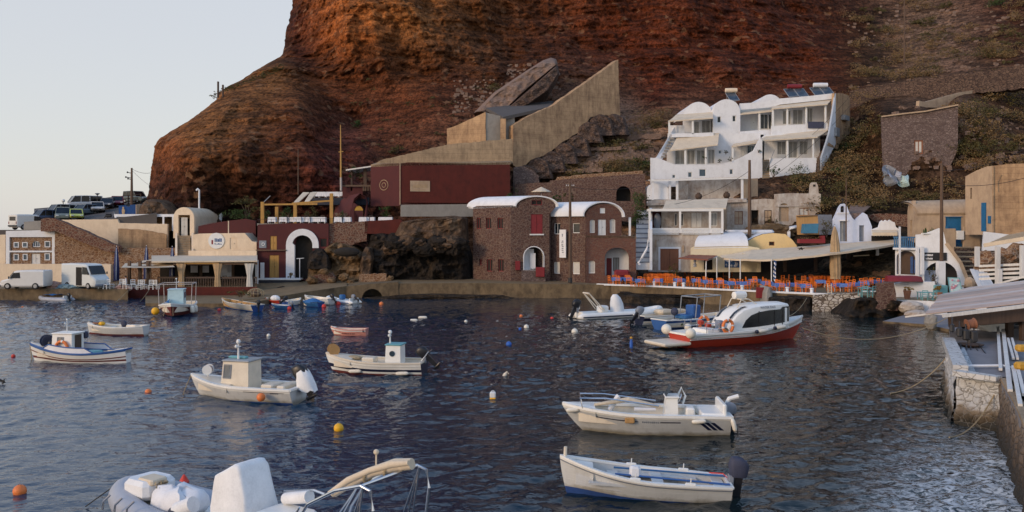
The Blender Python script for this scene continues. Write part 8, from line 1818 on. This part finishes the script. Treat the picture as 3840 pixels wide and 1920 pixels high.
h.shell([-1,.0,.06,.86,1], [3,3,0,1]); h.gunwale(.2,.1,K.white_gelcoat); h.inside(.4,K.gel_cream); h.deck(.80,.995,K.white_gelcoat);
h.belt(.80,.035,K.gel_navy,.30,.42,name='stripe',proud=.012); h.belt(.80,.03,K.gel_navy,.55,.80,name='stripe',proud=.012); regmarks(o, h, .43, .53, .80, 'motor_grey', 9, 0, .06)
mb = MB()
for s in (1,-1):
 for t0 in (.04,.075,.11): P = [h.P(t0,.55,s), h.P(t0+.025,.55,s), h.P(t0+.085,.82,s), h.P(t0+.06,.82,s)]; mb.add([p+V((0,s*.012,0)) for p in P], [(0,1,2,3)])
mb.make('slash_marks', K.gel_navy, o, local=1, kind='stuff')
cb = cabin(o, -1.25, -.72, .7, .5, 1.32, K.white_gelcoat, .1, .85, name='console')
mb = MB(); mb.poly([(-.78,-.32,1.36),(-.78,.32,1.36),(-.98,.26,1.76),(-.98,-.26,1.76)], (), (-.02,0,0)); mb.make('windshield', K.blue_glass, cb, local=1)
mb = MB(); mb.torus(MT((-1.32,0,1.25)) @ MR(R(65),4,'Y'), .19, .022, 18, 6); mb.make('steering_wheel', K.chrome, cb, local=1)
mb = MB(); mb.bev((-1.72,0,.70),(.34,.6,.5),.06); mb.make('helm_seat', K.white_gelcoat, o, local=1)
mb = MB(); mb.tube([(-1.3,-.28,1.3),(-1.45,-.28,1.62),(-1.6,-.28,1.3),(-1.5,-.28,1.0)], .045, 6); mb.make('grab_rail', K.white_gelcoat, cb, local=1)
mb = MB(); mb.bev((-2.5,0,.72),(.9,1.7,.3),.06); mb.bev((-2.9,0,.98),(.16,1.7,.45),.05); mb.make('aft_bench', K.white_gelcoat, o, local=1)
mb = MB(); mb.tube([(2.35,.5,.95),(2.45,.5,1.32),(1.5,.55,1.34),(-.5,.6,1.08)], .03, 6); mb.tube([(2.35,-.5,.95),(2.45,-.5,1.32),(1.5,-.55,1.30),(-.5,-.6,1.05)], .03, 6); mb.tube([(2.45,-.5,1.32),(2.45,.5,1.32)], .03, 6); mb.make('awning_frame', K.chrome, o, local=1)
mb = MB(); mb.tube([(1.9,.1,1.0),(.6,.15,1.22),(-.6,.1,.95)], [.06,.1,.06], 8); mb.make('rolled_awning', K.cream_canvas, o, local=1)
for q, r_ in (([(1.3,-.2,.75),(1.0,-.15,1.25),(.95,-.15,1.3)], .1), ([(.4,.35,.9),(-.4,.3,.88)], .07)): mb = MB(); mb.tube(q, r_, 8); mb.make('cushion_roll', K.white_cloth, o, local=1)
outboard(o, (-L/2,0,.6), .1, 'motor_grey', k=.8); mb = MB(); mb.tube([(-L/2-.05,-.6,.85),(-L/2-.2,-.6,1.15),(-L/2-.55,-.6,1.25)], .09, 8); mb.make('swim_ladder', K.white_gelcoat, o, local=1)
for s in (1,-1):
 for x, d in ((2.75,0),(-1.9,0)): t_ = (x+L/2)/L; p = h.P(t_,.88,s); fender(o, p+V((.26,s*.12,-.02)), p+V((-.26,s*.12,.02)), .085)
 p = h.P(.01,.9,s); fender(o, p+V((-.06,s*.14,.1)), p+V((-.18,s*.14,-.36)), .085); p = h.P(.60,.84,s); mb = MB(); mb.bev(p+V((0,s*.08,0)), (.36,.12,.2), .03); mb.make('side_box', K.ochre_board, o, local=1)
o, L = boat('rowing_boat', 'open white rowing boat with blue oars, blue bottom and navy covered outboard', (2092,1850), (2730,1862), trim=R(-3.2))
h = Hull(o, L, 1.75, (.98,.58,.56), .35, .72, .25, 2.3); h.mlist = ['lap_white','antifoul_blue','white_gelcoat']
h.shell([-1,-.0,.10,.88,1], [1,1,0,2]); h.gunwale(.13,.06,K.white_gelcoat); h.inside(.22,K.lap_grey); h.deck(.80,.995,K.white_gelcoat,-.04,.01); h.belt(.9,.03,K.motor_grey)
mb = MB(); Rr = [];
for t in (.03,.15,.3,.45,.6,.74): a, b = h.P(t,1,1,.14), h.P(t,1,-1,.14); Rr.append([V((a.x,a.y*.8,.24)), V((b.x,b.y*.8,.24))])
mb.loft(Rr, False); mb.make('floor_boards', K.dark_timber, o, local=1)
for t in (.06,.42,.68): h.thwart(t, .47, K.white_timber, .34)
mb = MB(); mb.box((0,.58,.42),(3.2,.28,.06)); mb.box((0,-.58,.42),(3.2,.28,.06)); mb.make('side_bench', K.lap_grey, o, local=1)
for s, y in ((1,.38),(-1,-.30)):
 mb = MB(); a, b = V((.85,y,.66)), V((-2.2,y*1.25,.62)); mb.tube([a,b], .028, 8); mb.bev((-2.1,y*1.25,.62),(.6,.13,.03),.01); mb.make('oar', K.gel_blue if s > 0 else K.tarp_blue, o, local=1)
for s in (1,-1):
 for x in (.3,-1.25): p = h.P((x+L/2)/L,1,s,.05); mb = MB(); mb.bev(p+V((0,0,.05)), (.3,.09,.07), .02); mb.tube([p+V((0,0,.05)), p+V((0,0,.22))], .018, 6); mb.make('oarlock', K.white_gelcoat, o, local=1)
mb = MB(); mb.bev((.28,.3,.75),(.32,.26,.32),.06); mb.make('white_jug', K.white_cloth, o, local=1); mb = MB(); mb.ball((.9,-.1,.33),.1,8); mb.make('orange_float', K.buoy_orange, o, local=1)
mb = MB(); p = h.P(.985,1); mb.cyl((p.x-.08,0,p.z), .05, .28, 8); mb.make('bow_post', K.gel_cream, o, local=1)
outboard(o, (-L/2-.02,0,.62), .0, 'motor_navy', k=1.05, cover=True); mb = MB(); mb.tube([(-2.0,-.7,.6),(-2.35,-.4,.68),(-2.5,.1,.6),(-2.52,.15,.05)], .018, 5); mb.make('orange_line', K.buoy_red, o, local=1)
o, L = rib('large grey inflatable boat with shrouded console and folded awning at the bottom edge', (0,1900), (9,1900), 2.6, .36, 'pvc_grey', L=9.4)
o.location = (-6.85, 21.9, 0); o.rotation_euler = (0, 0, math.atan2(5.0, -7.95))
prof = [(.72,.3),(.70,.9),(.66,1.55),(.58,1.70),(.3,1.84),(.0,2.02),(-.14,2.04),(-.26,1.92),(-.46,1.3),(-.64,.8),(-.74,.3)]; pc = V((.0,1.1)); mb = MB()
def pr_(k, y): return [V((-.35+pc.x+(x-pc.x)*k + .025*math.sin(7*z+3*y), y*(1-.2*max(0,z-.3)/1.7) + .03*math.sin(5*x+6*z), pc.y+(z-pc.y)*k if z > .35 else .3)) for x, z in prof]
mb.loft([pr_(.90,-.58), pr_(.97,-.54), pr_(1,-.45), pr_(1.0,-.15), pr_(1.0,.15), pr_(1,.45), pr_(.97,.54), pr_(.90,.58)], True, True); mb.make('console_shroud', K.white_canvas, o, local=1, smooth=55)
mb = MB(); mb.bev((3.3,.1,.86),(1.0,1.0,.5),.12); mb.make('bow_locker', K.white_canvas, o, local=1); mb = MB(); mb.bev((3.05,.2,1.08),(.6,.5,.16),.04); mb.make('cream_pad', K.cream_canvas, o, local=1)
mb = MB(); mb.loft([[V((2.0+.75*sq_(math.cos(2*math.pi*i/20),.5)*k, .15+.45*sq_(math.sin(2*math.pi*i/20),.5)*k+.04*math.sin(3*i), z+.07*math.sin(i*1.3))) for i in range(20)] for z, k in ((.45,.9),(.6,1.05),(.82,1.0),(.98,.8),(1.04,.3))], True, True); mb.make('white_bag', K.white_cloth, o, local=1, smooth=55)
mb = MB(); mb.tube([(1.3,.75,.72),(.75,.7,.95)], .2, 12); mb.make('bolster', K.white_canvas, o, local=1, smooth=50); mb = MB(); mb.torus(MT_((1.28,.75,.73)), .19, .05, 14, 6); mb.make('bolster_end', K.gel_navy, o, local=1)
mb = MB(); leaves(mb, (2.75,.1,1.02), (.3,.3,.08), 120, .1); mb.make('rope_coil', K.rope_tan, o, local=1)
mb = MB(); mb.bev((-1.7,0,.7),(1.3,1.1,.6),.1); mb.make('seat_base', K.white_gelcoat, o, local=1); mb = MB(); mb.tube([(-1.25,-.45,1.12),(-2.2,-.3,1.36)], .15, 12); mb.make('seat_roll', K.white_canvas, o, local=1, smooth=50)
mb = MB(); mb.tube([(-1.1,-.5,.8),(-1.15,-.5,1.28),(-2.3,-.35,1.52),(-2.7,-.3,1.5)], .03, 6); mb.make('seat_rail', K.chrome, o, local=1)
for y in (-.95,.95):
 mb = MB(); mb.tube([(-2.7,y,.5),(-2.95,y,1.1),(-3.4,y,1.72),(-4.2,y,2.14),(-4.95,y,2.36),(-5.2,y,2.3),(-5.28,y,1.9),(-5.1,y,.6)], .036, 8)
 for x in (-4.3,-4.5,-4.7): mb.tube([(x,y,.6),(-5.0,y,2.33)], .022, 6)
 for x in (-2.35,-2.5): mb.tube([(x,y,.6),(-3.15,y,1.6)], .024, 6)
 mb.make('stern_arch', K.chrome, o, local=1)
mb = MB(); mb.tube([(-4.95,-.95,2.36),(-4.95,.95,2.36)], .035, 8); mb.make('arch_crossbar', K.chrome, o, local=1)
pth = [(-2.95,-.3,1.55),(-3.5,-.35,1.92),(-4.1,-.4,2.22),(-4.7,-.45,2.44),(-5.15,-.5,2.52)]
mb = MB(); mb.tube([pth[0]]+pth+[pth[-1]], [.03,.08,.13,.12,.15,.13,.03], 10); mb.tube([tuple(a+b for a,b in zip(p,(0,.12,.05))) for p in pth], [.05,.08,.07,.09,.06], 8); mb.tube([tuple(a+b for a,b in zip(p,(0,-.08,-.06))) for p in pth], [.04,.06,.05,.07,.05], 8); mb.make('folded_awning', K.cream_canvas, o, local=1, smooth=50)
for q in (.28, .62): c = Vector(pth[1]).lerp(Vector(pth[4]), q); mb = MB(); mb.torus(MT_(c) @ MR(R(70),4,'Y'), .15, .03, 14, 5); mb.make('awning_strap', K.rope_tan, o, local=1)
mb = MB(); mb.tube([(-4.15,-.45,2.3),(-4.15,-.45,2.6)], .02, 6); mb.ball((-4.15,-.45,2.66), .065, 8); mb.make('stern_light', K.cream_canvas, o, local=1)
mb = MB(); mb.tube([(L/2-.3,0,.9),(L/2+.3,.2,.5),(L/2+.9,.5,.02)], .018, 5); mb.make('mooring_line', K.iron, o, local=1)
for i in range(3): mb = MB(); x = 2.6+.5*i; mb.tube([(x,1.28,.5),(x-.1,1.32,.72),(x-.2,1.2,.88)], .03, 5); mb.make('grab_strap', K.motor_grey, o, local=1)
o, L = rib('white sport inflatable with shrouded console and black motor by the terrace wall', (2482,1180), (2164,1196), 2.2, .3, 'white_gelcoat', stripe='gel_navy')
mb = MB(); mb.loft([[V((-.3+a*math.cos(2*math.pi*i/14)+x, b*math.sin(2*math.pi*i/14), z)) for i in range(14)] for z, a, b, x in ((.4,.65,.5,0),(1.2,.6,.45,-.1),(1.7,.42,.36,-.2),(1.95,.2,.2,-.25))], True, True); mb.make('console_shroud', K.white_canvas, o, local=1, smooth=50)
outboard(o, (-L/2,0,.75), .45, 'motor_black', k=1.35); mb = MB(); mb.bev((-1.8,0,.75),(.8,.9,.6),.12); mb.make('seat', K.white_gelcoat, o, local=1)
mb = MB()
for y in (-.5,.5): mb.tube([(-1.9,y,.7),(-3.4,y,2.15)], .05, 6); mb.tube([(-2.2,y,.7),(-3.4,y,2.15)], .04, 6)
mb.tube([(-3.4,-.5,2.15),(-3.4,.5,2.15)], .08, 6); mb.make('folded_arch', K.gel_cream, o, local=1); mb = MB(); mb.ball((-3.95,.5,.9),.2,10); mb.make('ball_fender', K.buoy_white, o, local=1)
o, h, L = skiff('white open boat with dark stripe and raised grey motor left of the water taxi', (2600,1206), (2396,1219), 1.9, .72, ['white_gelcoat','gel_navy','gel_cream'], [-1,.0,.18,.45,.8,1], [0,0,0,1,0], motor='motor_grey', tilt=.75, k=1.2)
mb = MB(); mb.bev((-.3,0,.95),(1.3,1.2,.4),.15); mb.bev((1.2,0,.98),(1.0,.8,.25),.08); mb.make('covered_deck', K.cream_canvas, o, local=1); fender(o, (-1.2,-1.05,.6),(-1.2,-1.05,.2),.12)
o, h, L = skiff('white and blue boat with blue console and pipe canopy moored behind the water taxi', (2740,1212), (2470,1236), 2.2, .72, ['white_gelcoat','antifoul_blue','gel_blue'], [-1,.0,.2,.7,.92,1], [1,1,0,2,0], motor=None)
mb = MB(); mb.bev((-.3,0,1.2),(.85,.9,1.0),.08); mb.make('console', K.gel_blue, o, local=1); mb = MB(); P = [(-.7,-.85,2.35),(1.9,-.85,2.4),(1.9,.85,2.4),(-.7,.85,2.35)]
for a, b in zip(P, P[1:]+P[:1]): mb.tube([a,b], .045, 6)
for p in P: mb.tube([p,(p[0]-.2,p[1],.8)], .04, 6)
mb.make('canopy_frame', K.grey_metal, o, local=1); mb = MB(); mb.ball((-2.1,.2,1.25),.3,12); mb.tube([(-2.1,.2,.7),(-2.1,.2,1.3)],.04,6); mb.make('net_drum', K.motor_navy, o, local=1); mb = MB(); mb.bev((-1.3,0,.85),(.9,1.2,.3),.08); mb.make('net_box', K.tarp_blue, o, local=1); mb = MB(); mb.bev((-2.35,-.75,.55),(.2,.3,.5),.05); mb.make('green_crate', K.leaf_green, o, local=1); mb = MB(); mb.ball((-2.2,-1.3,.2),.28,12); mb.make('ball_fender', K.buoy_white, o, local=1)
o, L0 = boat('water_taxi', 'red and white cabin water taxi with dark curved windows and orange lifebuoy', (3000,1268), (2560,1300)); L = L0*1.05
h = Hull(o, L, 2.7, (1.55,.88,.86), .45, .92, 1.0, 2.4); h.mlist = ['gel_red','white_gelcoat']
h.shell([-1,.02,.72,1], [0,0,1]); h.gunwale(.16,.12,K.white_gelcoat); h.deck(.05,.96,K.white_gelcoat,-.02,.02,name='deck'); h.belt(.77,.05,K.white_gelcoat,proud=.06)
mb = MB(); mb.bev((-L/2-.95,0,.34),(2.1,2.3,.2),.06); mb.make('swim_platform', K.gel_cream, o, local=1); mb = MB(); [mb.beam((-L/2-1.6+k*.35,-.9,.2),(-L/2-1.6+k*.35,.9,.2),.1,.1) for k in range(4)]; mb.make('platform_beams', K.ochre_board, o, local=1, kind='stuff')
xs = [-2.05,-1.75,-1.35,-.8,0,1.0,2.0,2.9,3.25]; zr = [1.15,1.65,2.05,2.36,2.52,2.60,2.62,2.60,2.54]; wd = [1.02,1.06,1.08,1.1,1.1,1.08,1.02,.92,.84]
mb = MB(); mb.loft([[(x,-w_,.9),(x,-w_*1.0,z-.32),(x,-w_*.94,z-.1),(x,-w_*.78,z),(x,0,z+.07),(x,w_*.78,z),(x,w_*.94,z-.1),(x,w_,z-.32),(x,w_,.9)] for x, z, w_ in zip(xs,zr,wd)], False); mb.add([(3.2,-.84,.9),(3.25,-.84,2.22),(3.25,.84,2.22),(3.2,.84,.9)],[(0,1,2,3)]); cb = mb.make('cabin', K.white_gelcoat, o, local=1, smooth=35)
for s in (1,-1):
 up = [(-1.05,1.15),(-.75,1.62),(-.3,1.93),(.3,2.1),(1.2,2.2),(2.3,2.22),(2.55,2.38),(3.2,2.38)]; lo = [(-1.05,1.12),(-.75,1.12),(-.3,1.13),(.3,1.15),(1.2,1.2),(2.3,1.28),(2.55,1.30),(3.2,1.36)]
 wq = lambda x: float(np.interp(x, xs, wd))+.012
 mb = MB(); mb.loft([[V((x,s*wq(x),z)) for x, z in up], [V((x,s*wq(x),z)) for x, z in lo]], False); wn = mb.make('side_window', K.tinted_glass, cb, local=1)
 mb = MB(); [mb.beam((x,s*(wq(x)+.01),1.15),(x+.02,s*(wq(x)+.01),2.18),.05,.02) for x in (.35,1.75,2.52)]; mb.make('mullion', K.motor_black, wn, local=1)
 M = MT((1.15, s*(wq(1.15)*.985+.03), 2.40)) @ MR(0 if s < 0 else math.pi,4,'Z') @ MR(R(90)-R(10),4,'X')
 text_mb('WATER TAXI', .22, M, .004).make('lettering', K.motor_grey, cb, local=1)
 for k in range(2):
  mb = MB(); mb.loft([[ (x, s*float(np.interp(x,xs,wd))*q, float(np.interp(x,xs,zr))+.035+.02*(1-q)) for q in ((.72,.50) if k == 0 else (.80,.77))] for x in (-1.9,-1.6,-1.3,-1.0,-.7,-.4)], False); mb.make('roof_window' if k == 0 else 'roof_stripe', K.tinted_glass if k == 0 else K.motor_grey, cb, local=1)
mb = MB(); mb.poly([(3.27,-.8,1.35),(3.27,.8,1.35),(3.28,.78,2.2),(3.28,-.78,2.2)],(),(-.02,0,0)); mb.make('windscreen', K.tinted_glass, cb, local=1)
mb = MB(); mb.lathe(None, [(.06,-.5),(.24,-.46),(.27,0),(.24,.46),(.06,.5)], 14, MT((-.35,0,3.2)) @ MR(R(90),4,'Y')); mb.make('raft_canister', K.white_gelcoat, o, local=1, smooth=40)
mb = MB()
for y in (-.5,.5): mb.tube([(-.95,y,2.4),(-.6,y,2.95),(.0,y,2.95),(.7,y,2.6)], .035, 6)
mb.tube([(-.6,-.5,2.95),(-.6,.5,2.95)],.035,6); mb.tube([(0,-.5,2.95),(0,.5,2.95)],.035,6); mb.make('roof_rack', K.gel_cream, o, local=1)
for s in (1,-1):
 lifebuoy(o, MT((-2.35,s*1.25,1.32)) @ MR(R(90),4,'X'), .4, .1)
 for x in (.35,2.05): t_ = (x+L/2)/L; p = h.P(t_,1,s); fender(o, p+V((.45,s*.17,.02)), p+V((-.45,s*.17,-.04)), .14); mb = MB(); q = p+V((-.5,s*.17,-.05)); mb.ball(q, .13, 10); mb.make('fender_end', K.gel_navy, o, local=1, smooth=True)
 mb = MB(); mb.ball((-L/2-.1,s*1.3,1.02), .34, 14); mb.make('ball_fender', K.buoy_white, o, local=1, smooth=True)
 mb = MB()
 for x in (-4.0,-3.5,-3.0,-2.6): mb.tube([(x,s*1.15,.85),(x,s*1.15,1.55)], .022, 5)
 for z in (1.2,1.55): mb.tube([(-4.0,s*1.15,z),(-2.6,s*1.15,z)], .022, 5)
 mb.make('stern_rail', K.chrome, o, local=1)
mb = MB(); [mb.bev((x,y,1.42),(.4,.35,.3),.08) for x, y in ((-3.6,-.8),(-3.1,.6))]; mb.make('life_jackets', K.gel_red, o, local=1, kind='stuff'); mb = MB(); mb.bev((-2.5,-.55,1.25),(.4,.5,.8),.06); mb.make('helm_box', K.motor_grey, o, local=1); mb = MB(); mb.bev((-3.2,0,.98),(1.0,1.6,.25),.06); mb.make('bench', K.white_gelcoat, o, local=1)
o = thing('upturned_boat', 'dark red upturned rowing boat resting on the white parapet wall', 'boat', at(3397,1058,79.6)+V((0,.2,.0)), rot=(math.pi,0,R(4))); h = Hull(o, 3.5, 1.3, (.45,.36,.38), .18, .6, .2, 2.2); h.mlist = ['red_paint']; h.shell([-1,0,.5,1],[0,0,0]); h.gunwale(.08,.06,K.dark_timber); o.location.z += .42
# ================================================================== buoys and floats
def float_ball(px, py, r, mat, label, up=.35, cone=False, ring=True):
 p = on(px, py+ r*.0); o = thing('mooring_buoy', label, 'buoy', p); mb = MB()
 if cone: mb.lathe(p+V((0,0,-.1)), [(r*.7,0),(r,.1),(r*.85,r*.8),(r*.35,r*1.7),(r*.12,r*2.0)], 14)
 else: mb.ball(p+V((0,0,r*up)), r, 16)
 mb.make('float', MAT[mat], o, smooth=True)
 if ring: mb = MB(); mb.torus(MT(p+V((0,0,r*(up+1.0) if not cone else r*2))) @ MR(R(90),4,'X'), r*.22, r*.06, 10, 5); mb.make('ring', K.motor_grey, o)
 return o
float_ball(1747,1208,.14,'buoy_white','small white ball buoy between the two cream fender floats and the larger white balls'); float_ball(1974,1230,.20,'buoy_white','white ball buoy with a blue float just behind it'); float_ball(2155,1248,.24,'buoy_white','largest white ball buoy, below the sport inflatable'); float_ball(1007,1261,.14,'buoy_white','lone white ball buoy left of the pink boat')
float_ball(1954,1188,.15,'buoy_orange','left orange red ball buoy in the dark water by the quay'); float_ball(2070,1197,.15,'buoy_red','right red ball buoy nearest the sport inflatable'); float_ball(1908,1295,.19,'buoy_blue','blue ball buoy in mid water'); float_ball(1950,1236,.12,'buoy_blue','small dark blue float beside the white ball buoy'); float_ball(1270,1614,.19,'buoy_yellow','bright yellow ball buoy in the foreground water',.45)
float_ball(74,1850,.19,'buoy_orange','large orange buoy at the bottom left corner',.35); float_ball(690,1806,.16,'buoy_red','red cone buoy just behind the grey inflatable',.4,True); float_ball(50,1338,.12,'buoy_red','small dark red buoy left of the blue railed fishing boat'); float_ball(85,1157,.16,'buoy_orange','tiny pinkish buoy near the far left quay'); float_ball(556,1472,.16,'buoy_orange','half sunk orange float left of the cabin boat',.1); float_ball(1430,1142,.22,'buoy_orange','orange brown buoy right of the culvert',.3); float_ball(1275,1146,.01,'buoy_red','tiny red float at the quay',.1,False,False) if False else None
float_ball(1012,1474,.0,'buoy_white','x') if False else None
for x, y, w_, lb in ((1552,1204,.62,'left cream cylindrical fender floating near the quay'),(1585,1193,.75,'right cream cylindrical fender floating near the quay')):
 p = on(x,y)+V((0,0,.06)); o = thing('floating_fender', lb, 'fender', p); fender(o, (-w_/2,0,0),(w_/2,0,0), .12, 'buoy_white', 'float')
p = on(1848,1494); o = thing('jerrycan_float', 'upright white jerrycan float with yellow lower part', 'float', p); mb = MB(); mb.bev(p+V((0,0,.16)),(.27,.22,.26),.04); mb.make('can', K.white_paint, o); mb = MB(); mb.bev(p+V((0,0,-.02)),(.275,.225,.12),.03); mb.make('yellow_base', K.buoy_yellow, o); mb = MB(); mb.tube([p+V((-.08,0,.29)),p+V((-.05,0,.34)),p+V((.05,0,.34)),p+V((.08,0,.29))],.02,6); mb.make('handle', K.white_paint, o)
p = on(1890,1415); o = thing('bottle_float', 'slanting cream plastic bottle float', 'float', p); mb = MB(); M = MT(p+V((.02,0,.08))) @ MR(R(32),4,'Y'); mb.lathe(None, [(.03,-.2),(.09,-.16),(.1,.1),(.04,.2),(.04,.27)], 12, M); mb.make('bottle', K.gel_cream, o, smooth=40); mb = MB(); mb.tube([M @ V((.04,0,.24)), M @ V((.14,0,.2))], .02, 5); mb.make('handle', K.gel_cream, o)
p = on(2367,1302); o = thing('spar_buoy', 'blue spar buoy standing in front of the water taxi stern', 'buoy', p); mb = MB(); mb.lathe(p+V((0,0,-.1)), [(.1,0),(.11,.4),(.07,.55),(.04,.75)], 10); mb.make('float', K.buoy_blue, o, smooth=40); mb = MB(); mb.ball(p+V((0,0,.6)), .09, 8); mb.make('cap', K.yellow_ochre, o)
p = on(6,1440); o = thing('motor_tip', 'black outboard motor tip of a boat cut by the left edge', 'outboard motor', p+V((-.3,0,.15))); outboard(o, (0,0,.0), 1.2, 'motor_black', k=.6, yaw=math.pi)
cable('mooring_rope', 'long pale rope sagging from the water taxi bow to the slipway', on(3010,1230,1.35), at(3560,1188,60), 1.1, .028, 'rope_tan'); cable('mooring_rope', 'pale rope from the left quay down to the water beside the red wall', at(480,1088,92.4), on(424,1140), .1, .03, 'rope_tan'); cable('mooring_rope', 'second pale rope slanting from the red wall to the water', at(560,1085,94.9), on(520,1136), .1, .03, 'rope_tan'); cable('mooring_rope', 'rope from the dark sea wall down to the water taxi bow', at(3025,1118,82), on(2960,1185,1.2), .25, .025, 'rope_tan')
# ================================================================== nets and people on the left quay
def heap(name, label, px, py, rx, rz, mat, seed):
 p = on(px,py,1.27); q = rock(name, label, (p.x,p.y+1.0,p.z+rz*.1), (rx,rx*.5,rz), MAT[mat], seed, .3, 18); q['category'] = 'fishing net'; return q
heap('fishing_net', 'pinkish tan heap of fishing nets at the quay edge', 170, 1081, 1.3, .62, 'net_pink', 3.3); heap('fishing_net', 'long grey blue heap of fishing nets in front of the tall van', 245, 1083, 1.35, .42, 'net_blue', 6.1); heap('fishing_net', 'tan net heap under the white chairs', 447, 1084, .9, .35, 'net_pink', 9.1)
def person(label, loc, rz, joints, top, legs, hair, group=None):
 """One skinned body; joints is a dict of points in metres."""
 o = thing('person', label, 'person', loc, rz, group)
 J = {k: Vector(v) for k, v in joints.items()}
 E = [('pel','spi'),('spi','che'),('che','nec'),('nec','hea'),('hea','crn'),('che','shl'),('shl','ell'),('ell','hal'),('hal','fil'),('che','shr'),('shr','elr'),('elr','har'),('har','fir'),('pel','hil'),('hil','knl'),('knl','anl'),('anl','tol'),('pel','hir'),('hir','knr'),('knr','anr'),('anr','tor')]
 rad = dict(pel=.15,spi=.13,che=.16,nec=.06,hea=.10,crn=.085,shl=.07,ell=.05,hal=.04,fil=.025,shr=.07,elr=.05,har=.04,fir=.025,hil=.10,knl=.068,anl=.05,tol=.045,hir=.10,knr=.068,anr=.05,tor=.045)
 names = list(rad); me = bpy.data.meshes.new('body'); me.from_pydata([J[n] for n in names], [(names.index(a), names.index(b)) for a, b in E], [])
 b = bpy.data.objects.new('body', me); COL.objects.link(b); b.parent = o
 md = b.modifiers.new('skin', 'SKIN'); sv = me.skin_vertices[0].data
 for i, n in enumerate(names): sv[i].radius = (rad[n]*(1.25 if n in ('che','pel','spi') else 1), rad[n]*.9)
 sv[0].use_root = True; b.modifiers.new('sub', 'SUBSURF').levels = 1; b.modifiers['sub'].render_levels = 1
 t = NT('person_'+hair); g = t.n('TexCoord'); sx = t.n('SeparateXYZ'); t.l(g.outputs['Object'], sx.inputs[0])
 t.col(t.ramp(t.math('MULTIPLY', sx.outputs[2], .5), [(.0,legs),(J['pel'].z*.5,legs),(J['pel'].z*.5+.01,top),(J['nec'].z*.5-.01,top),(J['nec'].z*.5,(.40,.24,.17))]));
 t.t.nodes[-1].color_ramp.interpolation if False else None; t.set(Roughness=.8); me.materials.append(t.m)
 hc = J['hea'].lerp(J['crn'],.6); mb = MB(); mb.ball(hc+V((-.015,0,.03)), .115, 12, (1,.92,.95)); mb.make('hair', plain('hair_'+hair, (.03,.02,.015), .8), o, local=1, smooth=True)
 return o
stand = dict(pel=(0,0,.95),spi=(0,0,1.1),che=(0,0,1.35),nec=(.01,0,1.5),hea=(.03,0,1.6),crn=(.02,0,1.7),shl=(0,.19,1.42),ell=(.05,.24,1.15),hal=(.18,.2,.95),fil=(.24,.19,.88),shr=(0,-.19,1.42),elr=(.08,-.24,1.16),har=(.25,-.2,1.1),fir=(.32,-.19,1.08),hil=(0,.1,.9),knl=(.02,.11,.5),anl=(0,.11,.08),tol=(.15,.12,.04),hir=(0,-.1,.9),knr=(.02,-.11,.5),anr=(-.02,-.11,.08),tor=(.13,-.12,.04))
bend = dict(stand, pel=(-.1,0,.9),spi=(.05,0,1.02),che=(.28,0,1.08),nec=(.4,0,1.12),hea=(.5,0,1.12),crn=(.58,0,1.1),shl=(.3,.19,1.1),ell=(.42,.22,.85),hal=(.55,.2,.68),fil=(.6,.19,.62),shr=(.3,-.19,1.1),elr=(.42,-.22,.85),har=(.58,-.2,.70),fir=(.64,-.19,.65),hil=(-.1,.1,.86),hir=(-.1,-.1,.86),knl=(0,.11,.48),knr=(0,-.11,.48))
person('person in pale top and dark shorts bending over nets beside the tall van', on(252,1080,1.27)+V((0,1.0,0)), R(10), bend, (.45,.42,.42), (.02,.02,.03), 'a')
person('person in white shirt and dark trousers standing at the open side of the tall van', on(287,1081,1.27)+V((0,.8,0)), R(-80), stand, (.60,.58,.56), (.02,.02,.04), 'b')
sit = dict(stand, pel=(0,0,.5),spi=(.0,0,.65),che=(.02,0,.92),nec=(.04,0,1.07),hea=(.06,0,1.17),crn=(.05,0,1.27),shl=(0,.19,.99),ell=(.08,.24,.74),hal=(.28,.2,.7),fil=(.34,.19,.68),shr=(0,-.19,.99),elr=(.08,-.24,.74),har=(.28,-.2,.7),fir=(.34,-.19,.68),hil=(.02,.1,.49),knl=(.42,.12,.48),anl=(.42,.12,.08),tol=(.56,.12,.04),hir=(.02,-.1,.49),knr=(.42,-.12,.48),anr=(.42,-.12,.08),tor=(.56,-.12,.04))
person('person in white top seated at the white tables beside the furled navy parasol', on(468,1083,1.27)+V((0,.3,.02)), R(200), sit, (.6,.58,.58), (.03,.03,.05), 'c')
for i, (x, y0, y1, Y) in enumerate(((2645,968,1090,94.5),)): pass
